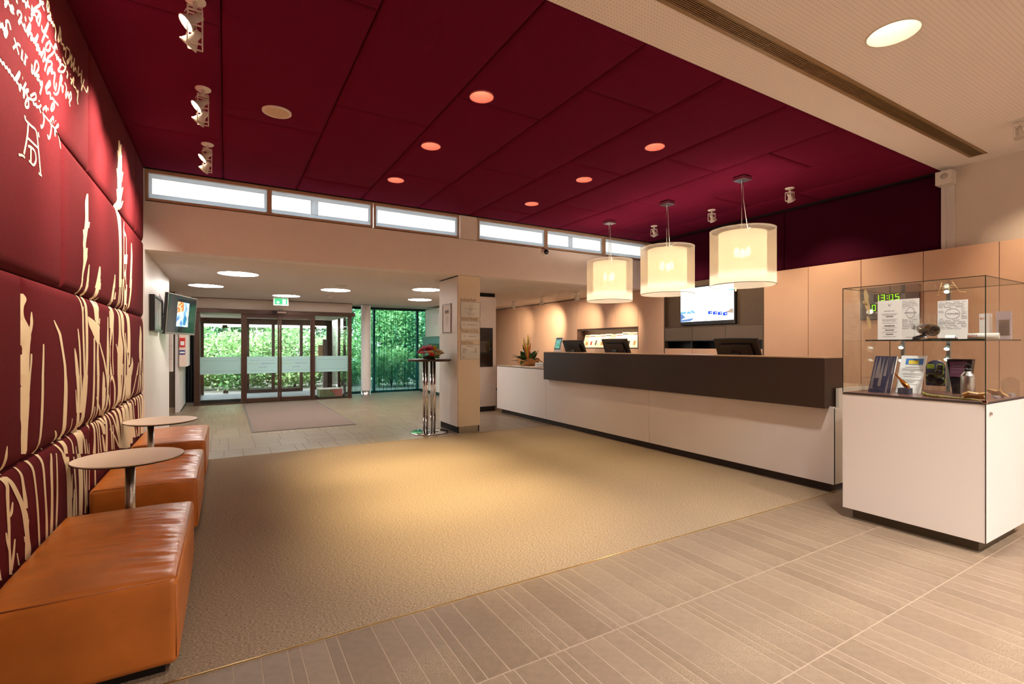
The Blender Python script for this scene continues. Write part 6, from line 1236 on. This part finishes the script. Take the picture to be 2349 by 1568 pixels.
# ================================================================== DISPLAY CASE
m_caseglass = glass('case_glass', (0.975, 0.988, 0.98), 0.05)
m_edge = mat('glass_edge_green', (26, 44, 36), 0.2)
KX0, KX1, KY0, KY1 = 4.24, 5.04, 1.17, 2.02
dc = thing('display_case', 'tall glass display case on a white cabinet in the right foreground', 'display case', (4.64, 1.6, 0))
MB().box(KX0+0.055, KX1-0.05, KY0+0.05, KY1-0.05, 0, 0.08).build('plinth', mat('olive_plinth', (74, 64, 44), 0.4), dc)
cab = MB().box(KX0+0.002, KX0+0.02, KY0+0.004, KY1, 0.078, 0.978).build('front_panel', mat('case_white', (232, 222, 212), 0.38), dc, bevel=0.001, seg=1)
sp = MB().box(KX0+0.004, KX1, KY0, KY0+0.018, 0.078, 0.978).build('side_panel', m_white, dc, bevel=0.001, seg=1)
MB().box(KX1-0.018, KX1, KY0+0.018, KY1, 0.078, 0.978).build('back_panel', m_white, dc); MB().box(KX0+0.02, KX1-0.018, KY1-0.018, KY1, 0.078, 0.978).build('side_panel', m_white, dc)
MB().box(KX0+0.0, KX0+0.004, KY0-0.001, KY0+0.003, 0.078, 0.978).build('corner_line', m_dark, dc)
lk = Matrix.Translation((4.315, KY0-0.001, 0.915)) @ Matrix.Rotation(R(90), 4, 'X')
MB().lathe([(0.012, 0), (0.012, 0.006), (0.008, 0.010), (0.001, 0.010)], (0,0,0), 16, False, False).xf(lk).build('lock', m_chrome, dc)
MB().box(KX0, KX1, KY0, KY1, 0.978, 0.990).build('rim', m_dark, dc)
MB().box(KX0+0.01, KX1-0.01, KY0+0.01, KY1-0.01, 0.990, 0.993).build('floor_board', mat('plum_board', (112, 78, 70), 0.3), dc)
ZG0, ZG1, g = 0.993, 1.815, 0.006
for nm, b in (('front_pane', (KX0, KX0+g, KY0+g, KY1)), ('side_pane', (KX0, KX1, KY0, KY0+g)), ('back_pane', (KX1-g, KX1, KY0+g, KY1)), ('side_pane', (KX0+g, KX1-g, KY1-g, KY1))):
    MB().box(*b, ZG0, ZG1-g).build(nm, m_caseglass, dc)
MB().box(KX0, KX1, KY0, KY1, ZG1-g, ZG1).build('top_pane', m_caseglass, dc)
ed = MB(); e = 0.004
for x in (KX0, KX1-e):
    for y in (KY0, KY1-e): ed.box(x-0.0005, x+e, y-0.0005, y+e, ZG0, ZG1)
for y in (KY0, KY1-e): ed.box(KX0, KX1, y-0.0005, y+e, ZG1-e, ZG1+0.001)
for x in (KX0, KX1-e): ed.box(x-0.0005, x+e, KY0, KY1, ZG1-e, ZG1+0.001)
ed.build('glass_edge', m_edge, dc)
ZS = 1.405
sh = MB().box(KX0+0.05, KX1-0.07, KY0+0.012, 1.88, ZS-0.008, ZS).build('glass_shelf', m_caseglass, dc)
MB().box(KX0+0.049, KX0+0.052, KY0+0.012, 1.88, ZS-0.009, ZS+0.0005).build('shelf_edge', m_edge, sh); MB().box(KX1-0.073, KX1-0.07, KY0+0.012, 1.88, ZS-0.009, ZS+0.0005).build('shelf_edge', m_edge, sh)
m_rod = mat('grey_rod', (150, 160, 156), 0.3, 0.6)
for y in (1.905, 1.60): MB().box(4.985, 5.005, y-0.012, y+0.012, 0.993, ZG1-g).build('lamp_rail', m_rod, dc)
for k, (y, z) in enumerate(((1.905, 1.345), (1.60, 1.335), (1.905, 1.235), (1.60, 1.25), (1.905, 1.68), (1.60, 1.79))):
    c = Vector((4.955, y, z)); M = Matrix.Translation(c) @ Vector((-0.7, -0.1, -0.7)).to_track_quat('Z', 'Y').to_matrix().to_4x4()
    h = MB().lathe([(0.008, -0.03), (0.016, -0.02), (0.02, 0.0), (0.018, 0.004)], (0,0,0), 16, True, False).xf(M).build('mini_spot', m_rod, dc)
    MB().lathe([(0.001, 0.002), (0.017, 0.002)], (0,0,0), 16, False, False).xf(M).build('lens', emis('mini_lens', (240, 255, 235), 2.2) if 'mini_lens' not in bpy.data.materials else bpy.data.materials['mini_lens'], h)
    MB().tube([tuple(c), (4.985, y, z+0.012)], 0.004, 6).build('lamp_arm', m_rod, h)
    if k in (0, 1, 4): spot('mini_beam', c+Vector((-0.02, 0, -0.02)), (4.5, y-0.05, z-0.35), 0.8, 95, (1, 0.92, 0.78), 0.7, 0.02, dc)
cl_ = MB(); cl_.box(KX0-0.006, KX0+0.02, KY0-0.006, KY0+0.02, 0.985, 1.005); cl_.build('corner_clamp', m_chrome, dc, bevel=0.004)
# printed grasses and monogram on the glass (top of the front pane), cream like the wall print
m_gprint = sheer('glass_print', (240, 216, 160), (1, 1, 1), 0.85, 0.3)
gp = MB()
def gstrip(pts):
    rows = [[(KX0+g+0.0008, y-w/2, z), (KX0+g+0.0008, y+w/2, z)] for y, z, w in pts]; gp.grid(rows, False)
gstrip([(1.865, 1.80, 0.006), (1.862, 1.775, 0.022), (1.855, 1.74, 0.032), (1.855, 1.71, 0.026), (1.852, 1.69, 0.03), (1.848, 1.66, 0.034), (1.84, 1.63, 0.022), (1.835, 1.60, 0.008)])
gstrip([(1.878, 1.705, 0.008), (1.870, 1.69, 0.018), (1.855, 1.67, 0.02)])
gstrip([(1.848, 1.585, 0.01), (1.84, 1.55, 0.026), (1.832, 1.51, 0.022), (1.83, 1.49, 0.008)])
gp.build('grass_print', m_gprint, dc)
mg2 = MB()
def gline(pts): mg2.tube([(KX0+g+0.001, y, z) for y, z in pts], 0.0016, 5)
gline([(1.408, 1.797), (1.345, 1.803), (1.318, 1.806)]); gline([(1.395, 1.797), (1.42, 1.71)]); gline([(1.345, 1.80), (1.30, 1.72)]); gline([(1.43, 1.708), (1.408, 1.709)]); gline([(1.31, 1.722), (1.27, 1.717)]); gline([(1.407, 1.765), (1.33, 1.768)])
gline([(1.36, 1.753), (1.355, 1.725)]); gline([(1.34, 1.752), (1.37, 1.755), (1.392, 1.745), (1.395, 1.73), (1.385, 1.724)]); gline([(1.36, 1.725), (1.34, 1.725)])
mg2.build('monogram_print', m_gprint, dc)

# ------------------------------------------------------------------ things on the glass shelf
def cloud(t, y0, y1, z0, z1, x, seed):
    """word-cloud print of a wine list: ring, title, scattered words"""
    rw = random.Random(seed); W_, H_ = y0-y1, z1-z0; cy, cz = (y0+y1)/2, z0+H_*0.66
    words = ['RIESLING', 'TERROIR', 'Winzer', 'GENUSS', 'QUALITAT', 'Terroir', 'Riesling', 'WINZERN', 'Genuss', 'Wein']
    k = 0
    for r in range(17):
        z = z0+H_*(0.27+0.042*r); yy = y0-W_*0.03
        while yy > y1+W_*0.12:
            wd = words[(k*7+r*3) % len(words)]; k += 1; s = H_*rw.uniform(0.028, 0.044); L = len(wd)*s*0.60
            if yy-L < y1+W_*0.02: wd = wd[:4]; L = len(wd)*s*0.60
            if yy-L < y1+W_*0.02: break
            if abs((yy-L/2)-cy) < W_*0.26+L/2 and abs(z+s*0.3-cz) < H_*0.15: yy -= W_*0.04; continue
            text(wd, s, m_ink if rw.random() < 0.75 else m_greyink, 'print', t, M_negX(x, yy, z)); yy -= L+W_*0.03
    ring = [(x, cy+W_*0.24*math.cos(a), cz+H_*0.13*math.sin(a)) for a in [i*6.2832/28 for i in range(29)]]
    MB().tube(ring, 0.0009, 5).build('print', m_ink, t)
    text('WEINLESE', H_*0.055, m_ink, 'print', t, M_negX(x, cy, cz-H_*0.02), align='CENTER')
    text('RESTAURANT', H_*0.028, m_greyink, 'print', t, M_negX(x, cy, z0+H_*0.06), align='CENTER')
t = thing('wine_menu', 'opened two-page white wine list standing at the left of the shelf', 'menu', (4.72, 1.84, ZS))
MB().box(4.712, 4.715, 1.806, 1.872, ZS, ZS+0.33).xf(Matrix.Identity(4)).build('page', m_paper, t)
MB().prism([(4.712, 1.806), (4.715, 1.806), (4.68, 1.96), (4.677, 1.96)], 'xy', ZS, ZS+0.325).build('page', m_paper, t)
MB().box(4.712, 4.715, 1.690, 1.806, ZS, ZS+0.33).build('page', m_paper, t)
cloud(t, 1.806, 1.690, ZS, ZS+0.33, 4.7112, 3)
dv = Vector((4.677-4.712, 1.96-1.806, 0)).normalized(); Mp = lambda q, z: Matrix(((-dv.x, 0, -dv.y, 4.677-dv.x*q-0.0012), (-dv.y, 0, dv.x, 1.96-dv.y*q), (0, 1, 0, z), (0, 0, 0, 1)))
for z, tx, s, m_ in ((0.275, 'V', 0.03, m_ink), (0.235, 'DIE WEINLESE', 0.011, m_ink), (0.155, 'PROFESSIONELL', 0.013, m_greyink)):
    text(tx, s, m_, 'print', t, Mp(0.078, ZS+z), align='CENTER')
pl = MB()
for z, w, h in ((0.215, 0.11, 0.002), (0.205, 0.09, 0.002), (0.19, 0.05, 0.008), (0.172, 0.10, 0.002), (0.14, 0.10, 0.002), (0.113, 0.07, 0.010), (0.10, 0.10, 0.002), (0.08, 0.06, 0.008), (0.066, 0.10, 0.002), (0.045, 0.05, 0.009), (0.03, 0.09, 0.002)):
    mid = Vector((4.677, 1.96, 0))-dv*0.079; a_ = mid+dv*w/2; b_ = mid-dv*w/2; o_ = Vector((-0.0014, 0, 0))
    pl.quad((a_.x-0.0014, a_.y, ZS+z), (b_.x-0.0014, b_.y, ZS+z), (b_.x-0.0014, b_.y, ZS+z+h), (a_.x-0.0014, a_.y, ZS+z+h))
pl.build('print_lines', m_greyink, t)
t = thing('wine_menu', 'single white wine list card standing right of the lying bottle', 'menu', (4.70, 1.47, ZS))
MB().box(4.70, 4.703, 1.395, 1.572, ZS, ZS+0.295).build('page', m_paper, t)
cloud(t, 1.572, 1.395, ZS, ZS+0.295, 4.6992, 8)
# lying bottle: punt of the base towards the room
t = thing('wine_bottle', 'dark brown wine bottle lying on its holder, base turned to the room', 'bottle', (4.5, 1.55, ZS))
m_bot = mat('brown_glass', (64, 44, 16), 0.06, coat=1.0)
ax = Vector((0.72, 0.66, 0.10)).normalized(); Mb = Matrix.Translation((4.44, 1.505, ZS+0.066)) @ ax.to_track_quat('Z', 'Y').to_matrix().to_4x4()
MB().lathe([(0.001, 0.028), (0.016, 0.024), (0.028, 0.004), (0.034, 0.0), (0.041, 0.006), (0.041, 0.155), (0.036, 0.185), (0.018, 0.215), (0.0155, 0.275), (0.017, 0.28), (0.017, 0.292), (0.001, 0.292)], (0,0,0), 36, False, False).xf(Mb).build('glass_body', m_bot, t)
lb = MB(); rows = []
for a in [0.3+i*1.5/10 for i in range(11)]: rows.append([(0.0416*math.cos(a), 0.0416*math.sin(a), z) for z in (0.055, 0.125)])
lb.grid(rows).xf(Mb).build('label', mat('dark_label', (72, 54, 50), 0.6), t)
MB().tube([(4.40, 1.60, ZS+0.006), (4.46, 1.63, ZS+0.012), (4.55, 1.60, ZS+0.03), (4.60, 1.66, ZS+0.012), (4.62, 1.70, ZS+0.004)], [0.012, 0.014, 0.012, 0.012, 0.006], 8).build('holder', m_black, t)
MB().ell((4.41, 1.545, ZS+0.012), 0.012, 0.012, 0.012, 12, 8).build('stopper', m_chrome, t)
t = thing('board', 'dark flat board under the lying bottle on the shelf', 'board', (4.52, 1.5, ZS))
MB().prism([(4.44, 1.41), (4.50, 1.39), (4.60, 1.50), (4.53, 1.60), (4.46, 1.55)], 'xy', ZS, ZS+0.010).build('board', m_brown, t)
for (x, y), w in zip(((4.58, 1.672), (4.80, 1.635), (4.82, 1.585)), ('in front of the wine list', 'behind the lying bottle', 'just left of the wine list card')):
    t = thing('wine_glass', 'clear stemmed wine glass ' + w, 'glass', (x, y, ZS), 'wine glasses on the glass shelf')
    MB().lathe([(0.03, 0.0), (0.03, 0.002), (0.004, 0.006), (0.0035, 0.08), (0.02, 0.10), (0.034, 0.13), (0.036, 0.155), (0.028, 0.20)], (x, y, ZS), 28, True, False).build('glass_body', glass('thin_glass', (0.96, 0.98, 0.97), 0.09) if 'thin_glass' not in bpy.data.materials else bpy.data.materials['thin_glass'], t)
t = thing('name_card', 'small cream tent card at the front of the wine list card', 'card', (4.5, 1.40, ZS))
MB().prism([(4.47, ZS), (4.472, ZS), (4.487, ZS+0.028), (4.502, ZS), (4.504, ZS), (4.487, ZS+0.031)], 'xz', 1.40, 1.455).build('card', m_paper, t)
t = thing('brochure', 'rolled grey-green brochure with red lettering at the right of the shelf', 'brochure', (4.6, 1.28, ZS))
MB().tube([(4.58, 1.36, ZS+0.022), (4.60, 1.20, ZS+0.022)], 0.022, 16).build('roll', mat('pale_brochure', (196, 196, 186), 0.6), t); text('ARM', 0.026, m_mred, 'print', t, M_negX(4.556, 1.355, ZS+0.015))
t = thing('carton', 'upright pale box with red letters behind the rolled brochure', 'box', (4.8, 1.33, ZS))
MB().box(4.78, 4.84, 1.30, 1.355, ZS, ZS+0.19).build('box', mat('pale_box', (206, 198, 190), 0.6), t); text('RM', 0.024, m_mred, 'print', t, M_negX(4.7792, 1.352, ZS+0.145))
t = thing('book', 'upright dark-windowed book at the far right of the shelf', 'book', (4.8, 1.22, ZS))
MB().box(4.78, 4.82, 1.19, 1.265, ZS, ZS+0.20).build('cover', mat('mauve_cover', (150, 136, 140), 0.6), t); MB().box(4.778, 4.78, 1.195, 1.25, ZS+0.03, ZS+0.14).build('picture', m_dark, t)
# ------------------------------------------------------------------ things on the case floor
Z0 = 0.9935
def leaning(name, lab, cat, y0, y1, x, h, lean, m, thick=0.004):
    t = thing(name, lab, cat, (x, (y0+y1)/2, Z0)); M = Matrix.Translation((x, 0, Z0)) @ Matrix.Rotation(R(lean), 4, 'Y')
    b = MB().box(0, thick, y1, y0, 0, h).xf(M).build('board', m, t); return t, M, b
t, M, b = leaning('folder', 'dark navy folder with grey grass print leaning at the left of the case', 'folder', 1.92, 1.775, 4.42, 0.31, 24, mat('navy_print', (40, 38, 62), 0.5), 0.006)
gr = MB()
for y, z0, z1, w in ((1.905, 0.03, 0.30, 0.018), (1.88, 0.12, 0.305, 0.03), (1.855, 0.05, 0.30, 0.022), (1.83, 0.14, 0.28, 0.02), (1.80, 0.0, 0.16, 0.012), (1.785, 0.16, 0.30, 0.012)):
    gr.grid([[(-0.0008, y-w/2*f, z), (-0.0008, y+w/2*f, z)] for z, f in ((z0, 1.0), ((z0+z1)/2, 0.8), (z1, 0.1))], False)
gr.xf(M).build('grass_print', mat('taupe_print', (112, 98, 96), 0.6), t)
MB().tube([M @ Vector((0.006, 1.772, 0.0)), M @ Vector((0.006, 1.772, 0.31))], 0.003, 6).build('spine', m_paper, t)
t, M, b = leaning('info_sheet', 'white text sheet with a coloured header in the middle of the case', 'sheet', 1.80, 1.635, 4.58, 0.31, 22, m_paper)
MB().box(-0.0012, -0.0004, 1.652, 1.765, 0.235, 0.285).xf(M).build('header', mat('header_blue', (60, 120, 190), 0.6), t); MB().box(-0.002, -0.0012, 1.68, 1.745, 0.238, 0.27).xf(M).build('header_badge', mat('header_yellow', (232, 206, 70), 0.6), t)
mb = MB()
for k, (w, s) in enumerate(((0.05, 0.21), (0.065, 0.195), (0.065, 0.185), (0.012, 0.175), (0.06, 0.158), (0.06, 0.148), (0.05, 0.132), (0.066, 0.105), (0.03, 0.095), (0.02, 0.085), (0.045, 0.07))): mb.box(-0.0011, -0.0004, 1.712-w, 1.712+w, s, s+0.0028)
mb.xf(M).build('text_lines', m_greyink, t)
t = thing('acrylic_stand', 'clear stepped acrylic stand at the left front of the case', 'stand', (4.5, 1.92, Z0))
mb = MB(); mb.box(4.44, 4.56, 1.86, 1.975, Z0+0.108, Z0+0.112); mb.box(4.44, 4.56, 1.86, 1.864, Z0, Z0+0.108); mb.box(4.44, 4.56, 1.971, 1.975, Z0, Z0+0.108); mb.box(4.36, 4.46, 1.85, 1.96, Z0+0.05, Z0+0.054); mb.box(4.36, 4.46, 1.85, 1.854, Z0, Z0+0.05); mb.box(4.36, 4.46, 1.956, 1.96, Z0, Z0+0.05)
mb.build('acrylic', glass('acrylic', (0.95, 0.96, 0.96), 0.12), t)
t = thing('copper_figure', 'shiny copper spindle ornament on a navy block', 'ornament', (4.45, 1.70, Z0))
MB().box(4.43, 4.50, 1.655, 1.725, Z0, Z0+0.045).build('block', mat('slate_block', (72, 74, 88), 0.5), t, bevel=0.002)
d = Vector((0.0, 0.62, 0.75)).normalized(); Mc = Matrix.Translation((4.46, 1.662, Z0+0.04)) @ d.to_track_quat('Z', 'Y').to_matrix().to_4x4()
MB().lathe([(0.001, -0.005), (0.012, 0.004), (0.018, 0.03), (0.016, 0.06), (0.009, 0.09), (0.005, 0.12), (0.006, 0.13), (0.002, 0.15), (0.001, 0.155)], (0,0,0), 20, False, False).xf(Mc).build('spindle', mat('copper', (206, 132, 62), 0.18, 1.0), t)
t = thing('adapter_pack', 'blister pack of black plug adapters on a green and navy card', 'blister pack', (4.70, 1.585, Z0))
MB().box(4.68, 4.74, 1.52, 1.645, Z0, Z0+0.06).build('clear_foot', glass('blister_clear', (0.92, 0.93, 0.94), 0.14), t)
arc = [(1.525, Z0+0.06), (1.645, Z0+0.06), (1.645, Z0+0.20)]+[(1.585+0.06*math.cos(a), Z0+0.20+0.055*math.sin(a)) for a in [i*math.pi/12 for i in range(1, 12)]]+[(1.525, Z0+0.20)]
MB().prism(arc, 'yz', 4.70, 4.704).build('card', mat('navy_card', (52, 62, 92), 0.5), t, fixn=True)
m_lime = mat('lime_print', (160, 184, 60), 0.5)
MB().box(4.6985, 4.70, 1.592, 1.638, Z0+0.19, Z0+0.225).build('flash', m_lime, t)
for y, z, r in ((1.612, 0.12, 0.03), (1.558, 0.10, 0.03), (1.560, 0.165, 0.024), (1.555, 0.205, 0.02)):
    Mq = Matrix.Translation((4.699, y, Z0+z)) @ Matrix.Rotation(R(-90), 4, 'Y')
    MB().lathe([(r+0.005, 0), (r+0.005, 0.002)], (0,0,0), 20).xf(Mq).build('ring_print', m_lime, t); MB().lathe([(r, 0), (r, 0.012), (r*0.8, 0.018), (0.001, 0.018)], (0,0,0), 20, True, False).xf(Mq).build('adapter', m_black, t)
t = thing('gift_box', 'dark open gift box with plum card behind the metal bottle', 'gift box', (4.82, 1.47, Z0))
MB().prism([(1.425, Z0), (1.515, Z0), (1.55, Z0+0.265), (1.40, Z0+0.265)], 'yz', 4.80, 4.86).build('box', m_black, t)
MB().box(4.795, 4.80, 1.43, 1.53, Z0+0.13, Z0+0.245).build('card', mat('plum_card', (98, 52, 72), 0.6), t)
mb = MB()
for z in (0.225, 0.21, 0.19, 0.165): mb.box(4.7942, 4.795, 1.445, 1.518, Z0+z, Z0+z+0.002)
mb.build('card_lines', m_greyink, t)
t = thing('drinking_bottle', 'brushed aluminium drinking bottle with black loop cap', 'bottle', (4.53, 1.345, Z0))
MB().lathe([(0.036, 0.0), (0.039, 0.004), (0.039, 0.15), (0.036, 0.16), (0.02, 0.18), (0.019, 0.188), (0.001, 0.188)], (4.53, 1.345, Z0), 32).build('body', m_steel, t)
MB().lathe([(0.021, 0.188), (0.021, 0.205), (0.001, 0.205)], (4.53, 1.345, Z0), 24, True, False).build('cap', m_black, t)
MB().tube([(4.53, 1.345+0.016*math.cos(a), Z0+0.21+0.026*math.sin(a)) for a in [i*math.pi/10 for i in range(11)]], 0.005, 8).build('loop', m_black, t)
m_fishw = mat('pear_wood', (186, 144, 84), 0.55, var=(30, 0.15))
for k, (x, y, rz, lab) in enumerate(((4.36, 1.265, 20, 'flat wooden fish cut-out with white price tag at the front corner'), (4.75, 1.235, -30, 'flat wooden cut-out lying deeper in the case corner'))):
    t = thing('wooden_cutout', lab, 'ornament', (x, y, Z0))
    po = [(-0.06, 0.0), (-0.045, 0.04), (-0.06, 0.075), (-0.02, 0.06), (0.03, 0.075), (0.06, 0.045), (0.045, 0.02), (0.06, 0.0), (0.02, 0.012), (-0.02, 0.0)]
    Mw = Matrix.Translation((x, y, Z0+0.012)) @ Matrix.Rotation(R(rz+90), 4, 'Z') @ Matrix.Rotation(R(-52), 4, 'X')
    MB().prism(po, 'xz', -0.005, 0.005).xf(Mw).build('plate', m_fishw, t, fixn=True)
    if k == 0: MB().box(-0.02, 0.025, 0.0052, 0.0062, 0.05, 0.063).xf(Mw).build('price_tag', m_paper, t); MB().box(-0.02, 0.025, -0.0062, -0.0052, 0.05, 0.063).xf(Mw).build('price_tag', m_paper, t)
t = thing('branch', 'mossy twig lying along the front of the case floor', 'branch', (4.33, 1.4, Z0))
MB().tube([(4.37, 1.55, Z0+0.030), (4.35, 1.53, Z0+0.016), (4.335, 1.48, Z0+0.010), (4.33, 1.42, Z0+0.009), (4.32, 1.34, Z0+0.008), (4.31, 1.26, Z0+0.007), (4.305, 1.215, Z0+0.005)], [0.006, 0.012, 0.010, 0.008, 0.007, 0.006, 0.004], 8).build('wood', mat('mossy_bark', (132, 122, 60), 0.9, var=(60, 0.4)), t)
t = thing('acrylic_house', 'small clear house-shaped box at the right end of the case', 'box', (4.93, 1.2, Z0))
MB().prism([(1.185, Z0), (1.26, Z0), (1.26, Z0+0.11), (1.222, Z0+0.14), (1.185, Z0+0.11)], 'yz', 4.86, 4.96).build('acrylic', glass('house_acrylic', (0.9, 0.9, 0.88), 0.12), t, fixn=True)
t = thing('stone_chips', 'grey slate fragments lying at the right of the case floor', 'stones', (4.7, 1.22, Z0))
for k, (x, y) in enumerate(((4.62, 1.22), (4.70, 1.25), (4.80, 1.23), (4.88, 1.21))):
    MB().prism([(x-0.04, y-0.012), (x, y-0.022), (x+0.035, y-0.008), (x+0.03, y+0.018), (x-0.015, y+0.014)], 'xy', Z0, Z0+0.012+0.004*k).build('fragment', mat('slate_%d' % k, (120+8*k, 110+8*k, 112+8*k), 0.7), t)
